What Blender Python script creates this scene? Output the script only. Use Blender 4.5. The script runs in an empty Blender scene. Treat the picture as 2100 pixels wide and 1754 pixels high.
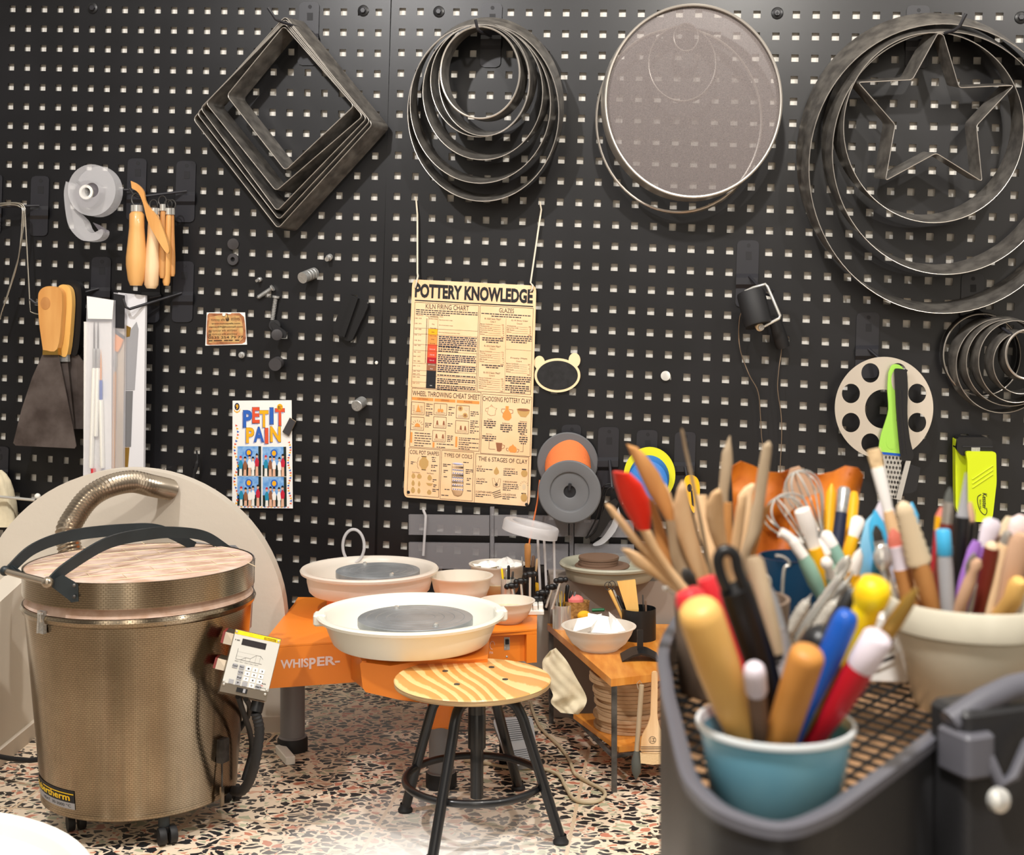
import bpy, math, random
from mathutils import Vector as V, Matrix
random.seed(7)
SC = bpy.context.scene
COL = SC.collection
PI = math.pi
# ------------------------------------------------------------------ camera
F, PX, PY = 2600.0, 1050.0, 680.0        # focal length and principal point in pixels of the 2100x1754 frame
HC = 1.025                               # eye height
cam_d = bpy.data.cameras.new('camera')
cam = bpy.data.objects.new('camera', cam_d); COL.objects.link(cam)
cam.location = (0, 0, HC); cam.rotation_euler = (PI/2, 0, 0)
cam_d.sensor_fit = 'HORIZONTAL'; cam_d.sensor_width = 36.0
cam_d.lens = 36.0*F/2100.0
cam_d.shift_x = 0.0
cam_d.shift_y = (PY-877.0)/2100.0
cam_d.clip_start = 0.05
cam_d.dof.use_dof = True
cam_d.dof.focus_distance = 3.1
cam_d.dof.aperture_fstop = 10.5
SC.camera = cam
# ------------------------------------------------------------------ view, world, lights
SC.view_settings.view_transform = 'Standard'
SC.view_settings.look = 'None'
SC.view_settings.gamma = 1.0
SC.view_settings.use_curve_mapping = False
SC.view_settings.exposure = 0.0
wd = bpy.data.worlds.new('studio_light'); SC.world = wd; wd.use_nodes = True
wn = wd.node_tree.nodes; wl = wd.node_tree.links
bg = wn['Background']
tc = wn.new('ShaderNodeTexCoord'); sx = wn.new('ShaderNodeSeparateXYZ')
wl.new(tc.outputs['Generated'], sx.inputs[0])
rmp = wn.new('ShaderNodeValToRGB'); wl.new(sx.outputs['Z'], rmp.inputs[0])
mp = wn.new('ShaderNodeMath'); mp.operation = 'MULTIPLY_ADD'; mp.inputs[1].default_value = .5; mp.inputs[2].default_value = .5
wl.new(sx.outputs['Z'], mp.inputs[0]); wl.new(mp.outputs[0], rmp.inputs[0])
e = rmp.color_ramp.elements
e[0].position = .30; e[0].color = (.20, .17, .14, 1)
e[1].position = .85; e[1].color = (1.0, .96, .90, 1)
az = wn.new('ShaderNodeTexGradient'); az.gradient_type = 'RADIAL'      # bright and dark bands added around the world for streaks on the kiln steel
wl.new(tc.outputs['Generated'], az.inputs[0])
r2 = wn.new('ShaderNodeValToRGB'); wl.new(az.outputs[0], r2.inputs[0])
el = r2.color_ramp.elements
el[0].position = 0; el[0].color = (.9, .86, .8, 1); el[1].position = 1; el[1].color = (.9, .86, .8, 1)
for p_, c_ in ((.07, .45), (.13, .22), (.17, .3), (.195, 3.0), (.213, .5), (.242, .5), (.262, 6.0), (.282, 2.0), (.31, .28), (.37, .18), (.42, .7), (.5, 1.0), (.75, .8)):
    q_ = el.new(p_); q_.color = (c_, c_*.95, c_*.88, 1)
mx = wn.new('ShaderNodeMix'); mx.data_type = 'RGBA'; mx.blend_type = 'MULTIPLY'; mx.inputs[0].default_value = 1
wl.new(rmp.outputs[0], mx.inputs[6]); wl.new(r2.outputs[0], mx.inputs[7]); wl.new(mx.outputs[2], bg.inputs[0])
bg.inputs[1].default_value = 1.0

def spot(name, loc, target, energy, col, radius, size=100, blend=.6):
    ld = bpy.data.lights.new(name, 'SPOT'); ld.energy = energy; ld.color = col; ld.shadow_soft_size = radius
    ld.spot_size = math.radians(size); ld.spot_blend = blend
    o = bpy.data.objects.new(name, ld); COL.objects.link(o); o.location = loc
    o.rotation_euler = (V(target)-V(loc)).to_track_quat('-Z', 'Y').to_euler()
spot('ceiling_spot_left', (-1.25, 1.55, 2.75), (-.7, 3.2, .7), 150, (1, .97, .95), .045)
spot('ceiling_spot_middle', (.30, 1.75, 2.52), (.2, 3.3, .9), 112, (1, .95, .88), .045, 135, .4)
spot('ceiling_spot_right', (1.6, 1.4, 2.7), (1.0, 3.2, .8), 105, (1, .95, .90), .045)
spot('added_tray_spot', (-.15, .1, 2.3), (.36, .86, .8), 150, (1, .96, .91), .09, 52)  # added spot, cone narrowed to brighten only the tray tools

# ------------------------------------------------------------------ pixel frame helpers
def P(px, py, d):
    return V((d*(px-PX)/F, d, HC-d*(py-PY)/F))
def Pz(px, py, z):
    """point seen at a pixel at a given height"""
    return P(px, py, (HC-z)*F/(py-PY))
K, Z0 = .1755, 3.6
NS = math.sqrt(1+K*K)
NW = V((-K, -1, 0))/NS                       # wall normal, towards the room
SW = V((1, -K, 0))/NS                        # along the wall, to the right
UP = V((0, 0, 1))
def W(px, py, off=0.0):
    d = (Z0-off*NS)/(1+K*(px-PX)/F)
    return P(px, py, d)
def Wst(s, z, off=0.0):
    return V((s/NS, Z0-K*s/NS, z))+NW*off

# ------------------------------------------------------------------ materials
def lin(c):
    return tuple(((x/255.0)/12.92 if x/255.0 <= .04045 else ((x/255.0+.055)/1.055)**2.4) for x in c)
MATS = {}
def mat(name, rgb, rough=.5, metal=0.0, var=0.0, vscale=20.0, bump=0.0, bscale=200.0, alpha=None, trans=0.0, ior=1.45, coat=0.0, rgb2=None, stretch=None, spec=.5, emit=None):
    m = bpy.data.materials.new(name); m.use_nodes = True
    nt = m.node_tree; b = nt.nodes['Principled BSDF']
    c = lin(rgb)+(1,)
    b.inputs['Base Color'].default_value = c
    b.inputs['Roughness'].default_value = rough
    b.inputs['Metallic'].default_value = metal
    b.inputs['IOR'].default_value = ior
    b.inputs['Specular IOR Level'].default_value = spec
    if coat: b.inputs['Coat Weight'].default_value = coat; b.inputs['Coat Roughness'].default_value = .08
    if trans: b.inputs['Transmission Weight'].default_value = trans
    if alpha is not None: b.inputs['Alpha'].default_value = alpha
    if emit: b.inputs['Emission Color'].default_value = c; b.inputs['Emission Strength'].default_value = emit
    if var or bump:
        t = nt.nodes.new('ShaderNodeTexCoord'); mpn = nt.nodes.new('ShaderNodeMapping')
        nt.links.new(t.outputs['Object'], mpn.inputs[0])
        if stretch: mpn.inputs['Scale'].default_value = stretch
        if var:
            n = nt.nodes.new('ShaderNodeTexNoise'); n.inputs['Scale'].default_value = vscale; n.inputs['Detail'].default_value = 5
            nt.links.new(mpn.outputs[0], n.inputs[0])
            r = nt.nodes.new('ShaderNodeValToRGB'); nt.links.new(n.outputs[0], r.inputs[0])
            c2 = lin(rgb2)+(1,) if rgb2 else tuple(x*(1-var) for x in c[:3])+(1,)
            r.color_ramp.elements[0].position = .35; r.color_ramp.elements[0].color = c2
            r.color_ramp.elements[1].position = .65; r.color_ramp.elements[1].color = c
            nt.links.new(r.outputs[0], b.inputs['Base Color'])
        if bump:
            n = nt.nodes.new('ShaderNodeTexNoise'); n.inputs['Scale'].default_value = bscale; n.inputs['Detail'].default_value = 3
            nt.links.new(mpn.outputs[0], n.inputs[0])
            bp = nt.nodes.new('ShaderNodeBump'); bp.inputs['Strength'].default_value = bump; bp.inputs['Distance'].default_value = .002
            nt.links.new(n.outputs[0], bp.inputs['Height']); nt.links.new(bp.outputs[0], b.inputs['Normal'])
    MATS[name] = m
    return m
def M(n): return MATS[n]
mat('board_black', (24, 24, 27), .36, var=.35, vscale=6, bump=.04, bscale=900)
mat('hook_black', (40, 40, 45), .4)
mat('plaster', (205, 196, 182), .85, bump=.25, bscale=60)
mat('white_wall', (232, 228, 220), .8)
mat('steel_band', (146, 141, 134), .34, .62, var=.4, vscale=30, rgb2=(106, 102, 98))
mat('steel_dark', (100, 98, 96), .42, .6, var=.5, vscale=22, rgb2=(48, 46, 45))
mat('tin', (186, 180, 172), .32, .75)
mat('chrome', (222, 220, 214), .16, .65)
mat('zinc', (196, 196, 194), .35, .6, var=.3, vscale=300)
mat('black_plastic', (22, 22, 24), .35)
mat('black_rubber', (28, 28, 30), .6)
mat('grey_magnet', (62, 60, 62), .5)
mat('beech', (226, 172, 104), .4, var=.25, vscale=18, stretch=(1, 1, .15), rgb2=(206, 146, 80), coat=.3)
mat('pale_wood', (240, 208, 166), .6, var=.25, vscale=30, stretch=(1, 1, .12), rgb2=(212, 168, 118))
mat('mid_wood', (205, 150, 90), .6, var=.3, vscale=30, stretch=(1, 1, .15), rgb2=(176, 118, 62))
mat('grey_wood', (188, 168, 140), .7, var=.3, vscale=40, stretch=(1, 1, .1), rgb2=(150, 128, 100))
mat('dowel_wood', (200, 138, 66), .5, var=.2, vscale=25, stretch=(1, 1, .15), rgb2=(182, 118, 50))
mat('handle_yellow_wood', (232, 186, 108), .45, var=.2, vscale=25, stretch=(1, 1, .2), rgb2=(222, 168, 88))
mat('blade_steel', (104, 94, 90), .45, .35, var=.4, vscale=14, rgb2=(72, 62, 58))
mat('white_plastic', (238, 236, 228), .35)
mat('cream_plastic', (240, 238, 226), .3)
mat('grey_plastic', (118, 118, 120), .4)
mat('spool_grey', (104, 105, 108), .42)
mat('orange_wire', (238, 128, 72), .5, bump=.5, bscale=300)
mat('yellow_plastic', (226, 224, 40), .4)
mat('blue_line', (44, 118, 196), .5, bump=.5, bscale=400)
mat('amber_yellow', (250, 190, 20), .4)
mat('lime', (206, 224, 20), .4)
mat('apple_green', (160, 214, 84), .4)
mat('paper_white', (244, 242, 238), .6)
mat('poster_paper', (252, 214, 172), .5, var=.2, vscale=9, rgb2=(246, 200, 152))
mat('card_paper', (206, 176, 112), .6, var=.4, vscale=40, rgb2=(190, 128, 80))
mat('card_border', (186, 126, 84), .6, var=.4, vscale=60, rgb2=(140, 84, 52))
mat('ink', (26, 26, 30), .6)
mat('ink_soft', (60, 56, 58), .6)
mat('ink_brown', (70, 50, 30), .6)
mat('print_orange', (232, 150, 72), .6)
mat('print_tan', (198, 158, 96), .6)
mat('print_brown', (150, 96, 66), .6)
mat('print_red', (226, 84, 48), .6)
mat('print_blue', (44, 98, 190), .6)
mat('print_yellow', (250, 178, 24), .6)
mat('print_lilac', (214, 216, 244), .6)
mat('photo_sky', (96, 156, 222), .5, var=.3, vscale=80, rgb2=(150, 192, 236))
mat('photo_dark', (28, 42, 38), .5)
mat('skin_print', (226, 178, 150), .6)
mat('teal_print', (30, 140, 176), .6)
mat('crimson_print', (200, 36, 60), .6)
mat('navy_print', (28, 34, 60), .6)
mat('clear_plastic', (236, 236, 240), .12, alpha=.32)
mat('film', (240, 240, 246), .15, alpha=.30)
mat('film_white', (240, 240, 244), .3, alpha=.88)
mat('smoke_panel', (150, 148, 152), .4, alpha=.46)
mat('ghost_white', (214, 212, 214), .4, alpha=.55)
mat('sieve_mesh', (136, 126, 124), .55, .2, alpha=.62, var=.35, vscale=500)
mat('string', (226, 216, 196), .7)
mat('wire', (198, 192, 180), .3, 1.0)
mat('copper_wire', (170, 150, 130), .4, .8)
mat('chalkboard', (24, 24, 25), .7, var=.3, vscale=60, rgb2=(36, 36, 38))
mat('bear_wood', (240, 218, 176), .6)
mat('disc_steel', (220, 210, 196), .25, .6)
mat('cloth_cream', (226, 216, 190), .9, bump=.5, bscale=40)
mat('canvas', (226, 214, 184), .95, var=.2, vscale=20, bump=.6, bscale=60)
mat('kiln_frame', (38, 46, 50), .4, var=.2, vscale=20)
mat('firebrick', (208, 184, 170), .9, var=.45, vscale=22, rgb2=(178, 146, 124), bump=.4, bscale=120)
mat('hose_steel', (168, 156, 140), .25, .9)
mat('signal_orange', (240, 136, 40), .38, bump=.05, bscale=600)
mat('wheelhead', (160, 165, 170), .35, .35, var=.3, vscale=14)
mat('leg_grey', (124, 124, 127), .4)
mat('stool_black', (20, 21, 24), .35, coat=.2)
mat('bench_wood', (220, 148, 62), .42, var=.3, vscale=10, stretch=(6, 1, 1), rgb2=(200, 122, 40), coat=.25)
mat('ply_edge', (206, 176, 130), .7, var=.4, vscale=60, stretch=(.2, .2, 6), rgb2=(150, 122, 88))
mat('bowl_plastic', (236, 224, 208), .25, trans=.0, spec=.5)
mat('slip', (222, 204, 160), .15)
mat('bat_wood', (204, 174, 140), .7, var=.3, vscale=20, rgb2=(176, 144, 108))
mat('bat_brown', (118, 92, 74), .7)
mat('basin_grey', (168, 166, 148), .4)
mat('cabinet_grey', (150, 138, 128), .6, var=.15, vscale=4)
mat('wicker', (186, 142, 82), .7, bump=.8, bscale=160, var=.4, vscale=90, rgb2=(130, 90, 44))
mat('sponge', (236, 180, 40), .9, bump=.6, bscale=150)
mat('dark_green', (20, 100, 60), .4)
mat('copper', (190, 116, 80), .18, 1.0)
mat('pedal_grey', (150, 152, 154), .45, .3)
mat('cable_beige', (196, 180, 150), .5)
mat('cup_blue', (140, 196, 214), .25, var=.2, vscale=20, rgb2=(118, 178, 202), coat=.3)
mat('cup_rim', (226, 232, 234), .25)
mat('pot_white', (224, 218, 198), .3, var=.12, vscale=25, coat=.3)
mat('pot_navy', (18, 56, 84), .35)
mat('pot_clay', (132, 112, 96), .7, var=.2, vscale=30)
mat('tray_black', (40, 40, 42), .42, bump=.2, bscale=500)
mat('tray_rim', (96, 96, 104), .4)
mat('mesh_black', (20, 22, 24), .4)
mat('kraft', (182, 142, 104), .8)
mat('red_handle', (216, 50, 58), .35)
mat('pink_handle', (236, 124, 120), .35)
mat('deep_red', (176, 22, 36), .35)
mat('crimson', (206, 30, 84), .4)
mat('red_silicone', (220, 44, 26), .35)
mat('royal_blue', (22, 84, 178), .35)
mat('bright_yellow', (250, 222, 20), .4, var=.2, vscale=60, rgb2=(246, 190, 20))
mat('golden', (238, 174, 20), .35)
mat('teal_handle', (150, 190, 172), .4)
mat('white_silicone', (240, 234, 228), .4)
mat('silver_glitter', (226, 220, 208), .35, .2, var=.4, vscale=900, bump=.6, bscale=900)
mat('sky_blue', (70, 176, 224), .35)
mat('pale_blue', (140, 200, 230), .35)
mat('bristle', (224, 194, 150), .9, bump=.6, bscale=300)
mat('bristle_grey', (84, 86, 82), .7)
mat('rubber_rose', (206, 112, 94), .5)
mat('bone_beige', (222, 200, 166), .6)
mat('oxblood', (110, 38, 28), .4)
mat('purple', (160, 112, 196), .4)
mat('lilac_white', (222, 212, 222), .4)
mat('brass', (176, 140, 70), .35, .8)
mat('orange_leather', (216, 124, 20), .6, var=.5, vscale=18, rgb2=(170, 84, 20))
mat('tan_leaf', (200, 160, 130), .6)
mat('rose_white', (238, 214, 210), .4)
mat('pattern_blue', (40, 110, 170), .4, var=.6, vscale=60, rgb2=(14, 30, 50))
mat('grey_rubber', (140, 134, 136), .5)
mat('dark_tape', (110, 106, 112), .3, alpha=.75)
mat('rivet', (226, 226, 222), .25, .5)
mat('key_grey', (158, 158, 162), .5)
mat('panel_face', (204, 202, 194), .5)
mat('lcd', (44, 40, 42), .3)
mat('rust_red', (120, 40, 34), .6)
mat('baseboard_cream', (206, 196, 182), .7)
# ---- special materials
def nodes_of(m):
    return m.node_tree.nodes, m.node_tree.links, m.node_tree.nodes['Principled BSDF']
def terrazzo():
    m = mat('terrazzo', (226, 208, 184), .35); n, l, b = nodes_of(m)
    t = n.new('ShaderNodeTexCoord'); mp = n.new('ShaderNodeMapping'); mp.inputs['Rotation'].default_value = (0, 0, .5); mp.inputs['Scale'].default_value = (1.0, 1.25, 1)
    l.new(t.outputs['Object'], mp.inputs[0])
    wz = n.new('ShaderNodeTexNoise'); wz.inputs['Scale'].default_value = 22; l.new(mp.outputs[0], wz.inputs[0])
    ad = n.new('ShaderNodeMix'); ad.data_type = 'RGBA'; ad.blend_type = 'LINEAR_LIGHT'; ad.inputs[0].default_value = .022
    l.new(mp.outputs[0], ad.inputs[6]); l.new(wz.outputs[1], ad.inputs[7])
    def layer(scale, thr):
        vo = n.new('ShaderNodeTexVoronoi'); vo.voronoi_dimensions = '2D'; vo.inputs['Scale'].default_value = scale; vo.inputs['Randomness'].default_value = 1
        ve = n.new('ShaderNodeTexVoronoi'); ve.voronoi_dimensions = '2D'; ve.feature = 'DISTANCE_TO_EDGE'; ve.inputs['Scale'].default_value = scale; ve.inputs['Randomness'].default_value = 1
        l.new(ad.outputs[2], vo.inputs['Vector']); l.new(ad.outputs[2], ve.inputs['Vector'])
        sp = n.new('ShaderNodeSeparateColor'); l.new(vo.outputs['Color'], sp.inputs[0])
        g = n.new('ShaderNodeMath'); g.operation = 'GREATER_THAN'; g.inputs[1].default_value = thr; l.new(ve.outputs['Distance'], g.inputs[0])
        return sp, g
    s1, g1 = layer(40, .15)
    cr = n.new('ShaderNodeValToRGB'); cr.color_ramp.interpolation = 'CONSTANT'; l.new(s1.outputs[0], cr.inputs[0])
    ce = cr.color_ramp.elements
    ce[0].position = 0; ce[0].color = lin((34, 36, 40))+(1,)
    ce[1].position = .50; ce[1].color = lin((232, 214, 190))+(1,)
    for p, c in ((.72, (196, 128, 104)), (.79, (176, 178, 150)), (.86, (214, 170, 144)), (.92, (48, 48, 52))):
        q = ce.new(p); q.color = lin(c)+(1,)
    s2, g2 = layer(95, .12)
    cr2 = n.new('ShaderNodeValToRGB'); cr2.color_ramp.interpolation = 'CONSTANT'; l.new(s2.outputs[1], cr2.inputs[0])
    c2 = cr2.color_ramp.elements; c2[0].position = 0; c2[0].color = lin((232, 214, 190))+(1,)
    c2[1].position = .62; c2[1].color = lin((40, 42, 46))+(1,)
    for p, c in ((.80, (204, 140, 112)), (.90, (186, 186, 160))):
        q = c2.new(p); q.color = lin(c)+(1,)
    base = n.new('ShaderNodeRGB'); base.outputs[0].default_value = lin((232, 214, 190))+(1,)
    m2 = n.new('ShaderNodeMix'); m2.data_type = 'RGBA'; l.new(g2.outputs[0], m2.inputs[0]); l.new(base.outputs[0], m2.inputs[6]); l.new(cr2.outputs[0], m2.inputs[7])
    # big chips go over the fine layer only where the chip is not matrix coloured
    isb = n.new('ShaderNodeMath'); isb.operation = 'LESS_THAN'; isb.inputs[1].default_value = .50; l.new(s1.outputs[0], isb.inputs[0])
    isc = n.new('ShaderNodeMath'); isc.operation = 'GREATER_THAN'; isc.inputs[1].default_value = .72; l.new(s1.outputs[0], isc.inputs[0])
    mxx = n.new('ShaderNodeMath'); mxx.operation = 'MAXIMUM'; l.new(isb.outputs[0], mxx.inputs[0]); l.new(isc.outputs[0], mxx.inputs[1])
    mul = n.new('ShaderNodeMath'); mul.operation = 'MULTIPLY'; l.new(mxx.outputs[0], mul.inputs[0]); l.new(g1.outputs[0], mul.inputs[1])
    m3 = n.new('ShaderNodeMix'); m3.data_type = 'RGBA'; l.new(mul.outputs[0], m3.inputs[0]); l.new(m2.outputs[2], m3.inputs[6]); l.new(cr.outputs[0], m3.inputs[7])
    # tile joints
    br = n.new('ShaderNodeTexBrick'); br.offset = 0; br.inputs['Scale'].default_value = 1; br.inputs['Mortar Size'].default_value = .004; br.inputs['Brick Width'].default_value = .4; br.inputs['Row Height'].default_value = .4
    mp2 = n.new('ShaderNodeMapping'); mp2.inputs['Location'].default_value = (-.03, .12, 0); mp2.inputs['Rotation'].default_value = (0, 0, .13); l.new(t.outputs['Object'], mp2.inputs[0]); l.new(mp2.outputs[0], br.inputs['Vector'])
    m4 = n.new('ShaderNodeMix'); m4.data_type = 'RGBA'; l.new(br.outputs['Fac'], m4.inputs[0]); l.new(m3.outputs[2], m4.inputs[6]); m4.inputs[7].default_value = lin((214, 190, 160))+(1,)
    # white haze painted into the floor colour, fading out from a soft oval
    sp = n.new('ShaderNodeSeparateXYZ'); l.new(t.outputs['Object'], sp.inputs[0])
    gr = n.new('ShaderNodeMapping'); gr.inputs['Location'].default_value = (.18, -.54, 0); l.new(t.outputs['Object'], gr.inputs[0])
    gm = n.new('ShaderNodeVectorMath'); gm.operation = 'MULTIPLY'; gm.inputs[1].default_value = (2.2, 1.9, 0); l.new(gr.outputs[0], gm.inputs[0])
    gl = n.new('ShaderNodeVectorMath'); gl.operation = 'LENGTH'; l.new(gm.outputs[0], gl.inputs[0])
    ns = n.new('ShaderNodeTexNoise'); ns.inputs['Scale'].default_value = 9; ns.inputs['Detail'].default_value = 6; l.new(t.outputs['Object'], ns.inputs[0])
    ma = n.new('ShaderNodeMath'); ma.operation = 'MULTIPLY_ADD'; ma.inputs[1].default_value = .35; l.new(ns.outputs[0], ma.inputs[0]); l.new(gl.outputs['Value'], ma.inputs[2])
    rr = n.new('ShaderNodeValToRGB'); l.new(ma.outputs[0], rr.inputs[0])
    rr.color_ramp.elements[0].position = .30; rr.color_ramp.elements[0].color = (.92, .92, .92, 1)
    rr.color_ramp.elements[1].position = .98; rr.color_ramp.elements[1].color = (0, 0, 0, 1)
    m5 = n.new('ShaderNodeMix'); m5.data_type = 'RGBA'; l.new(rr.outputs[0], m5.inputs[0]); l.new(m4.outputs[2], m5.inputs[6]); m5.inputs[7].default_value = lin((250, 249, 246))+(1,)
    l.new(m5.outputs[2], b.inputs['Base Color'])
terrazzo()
def kiln_steel():
    m = mat('kiln_steel', (170, 158, 138), .2, 1.0); n, l, b = nodes_of(m)
    t = n.new('ShaderNodeTexCoord')
    br = n.new('ShaderNodeTexBrick'); br.inputs['Scale'].default_value = 1; br.inputs['Brick Width'].default_value = .0085; br.inputs['Row Height'].default_value = .0042
    br.inputs['Mortar Size'].default_value = .0009; br.inputs['Mortar Smooth'].default_value = 1
    l.new(t.outputs['UV'], br.inputs['Vector'])
    bp = n.new('ShaderNodeBump'); bp.inputs['Strength'].default_value = .09; bp.inputs['Distance'].default_value = .001; l.new(br.outputs['Fac'], bp.inputs['Height']); l.new(bp.outputs[0], b.inputs['Normal'])
    nz = n.new('ShaderNodeTexNoise'); nz.inputs['Scale'].default_value = 7; nz.inputs['Detail'].default_value = 4; l.new(t.outputs['Object'], nz.inputs[0])
    r = n.new('ShaderNodeValToRGB'); l.new(nz.outputs[0], r.inputs[0]); r.color_ramp.elements[0].position = .3; r.color_ramp.elements[0].color = lin((146, 132, 112))+(1,); r.color_ramp.elements[1].position = .7; r.color_ramp.elements[1].color = lin((176, 162, 141))+(1,)
    mk = n.new('ShaderNodeMix'); mk.data_type = 'RGBA'; mk.blend_type = 'MULTIPLY'; l.new(br.outputs['Fac'], mk.inputs[0]); l.new(r.outputs[0], mk.inputs[6]); mk.inputs[7].default_value = (.55, .51, .47, 1); l.new(mk.outputs[2], b.inputs['Base Color'])
    b.inputs['Anisotropic'].default_value = .8; b.inputs['Anisotropic Rotation'].default_value = .25
kiln_steel()
def ply_seat():
    m = mat('ply_seat', (240, 200, 130), .35, coat=.4); n, l, b = nodes_of(m)
    t = n.new('ShaderNodeTexCoord'); mp = n.new('ShaderNodeMapping'); mp.inputs['Rotation'].default_value = (0, 0, .42); mp.inputs['Scale'].default_value = (3.2, 1.3, 1); l.new(t.outputs['Object'], mp.inputs[0])
    nz = n.new('ShaderNodeTexNoise'); nz.inputs['Scale'].default_value = 2.4; nz.inputs['Detail'].default_value = 0; nz.inputs['Distortion'].default_value = 0; l.new(mp.outputs[0], nz.inputs[0])
    mq = n.new('ShaderNodeMapping'); mq.inputs['Rotation'].default_value = (0, 0, -.4); l.new(t.outputs['Object'], mq.inputs[0])
    sq = n.new('ShaderNodeSeparateXYZ'); l.new(mq.outputs[0], sq.inputs[0])
    mw = n.new('ShaderNodeMath'); mw.operation = 'MULTIPLY'; mw.inputs[1].default_value = 30; l.new(sq.outputs[0], mw.inputs[0])
    ml = n.new('ShaderNodeMath'); ml.operation = 'MULTIPLY_ADD'; ml.inputs[1].default_value = 4.2; l.new(nz.outputs[0], ml.inputs[0]); l.new(mw.outputs[0], ml.inputs[2])
    fr = n.new('ShaderNodeMath'); fr.operation = 'FRACT'; l.new(ml.outputs[0], fr.inputs[0])
    fine = n.new('ShaderNodeTexNoise'); fine.inputs['Scale'].default_value = 90; fine.inputs['Detail'].default_value = 3; mp3 = n.new('ShaderNodeMapping'); mp3.inputs['Rotation'].default_value = (0, 0, .42); mp3.inputs['Scale'].default_value = (1, .12, 1); l.new(t.outputs['Object'], mp3.inputs[0]); l.new(mp3.outputs[0], fine.inputs[0])
    ad = n.new('ShaderNodeMath'); ad.operation = 'MULTIPLY_ADD'; ad.inputs[1].default_value = .35; l.new(fine.outputs[0], ad.inputs[0]); l.new(fr.outputs[0], ad.inputs[2])
    r = n.new('ShaderNodeValToRGB'); l.new(ad.outputs[0], r.inputs[0]); el = r.color_ramp.elements
    el[0].position = .15; el[0].color = lin((246, 212, 148))+(1,); el[1].position = .55; el[1].color = lin((244, 206, 140))+(1,)
    for p, c in ((.64, (222, 160, 84)), (1.0, (214, 156, 84)), (1.08, (246, 212, 148))):
        if p <= 1: q = el.new(p); q.color = lin(c)+(1,)
    l.new(r.outputs[0], b.inputs['Base Color'])
ply_seat()
def bowl_mat(name, rgb, a):
    m = mat(name, rgb, .3); n, l, b = nodes_of(m)
    b.inputs['Subsurface Weight'].default_value = 0
    out = [x for x in n if x.type == 'OUTPUT_MATERIAL'][0]
    tr = n.new('ShaderNodeBsdfTranslucent'); tr.inputs[0].default_value = lin(rgb)+(1,)
    tp = n.new('ShaderNodeBsdfTransparent')
    ms = n.new('ShaderNodeMixShader'); ms.inputs[0].default_value = .3; l.new(b.outputs[0], ms.inputs[1]); l.new(tr.outputs[0], ms.inputs[2])
    m2 = n.new('ShaderNodeMixShader'); m2.inputs[0].default_value = a; l.new(ms.outputs[0], m2.inputs[1]); l.new(tp.outputs[0], m2.inputs[2]); l.new(m2.outputs[0], out.inputs[0])
bowl_mat('bowl_clear', (248, 242, 232), .14)

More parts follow.
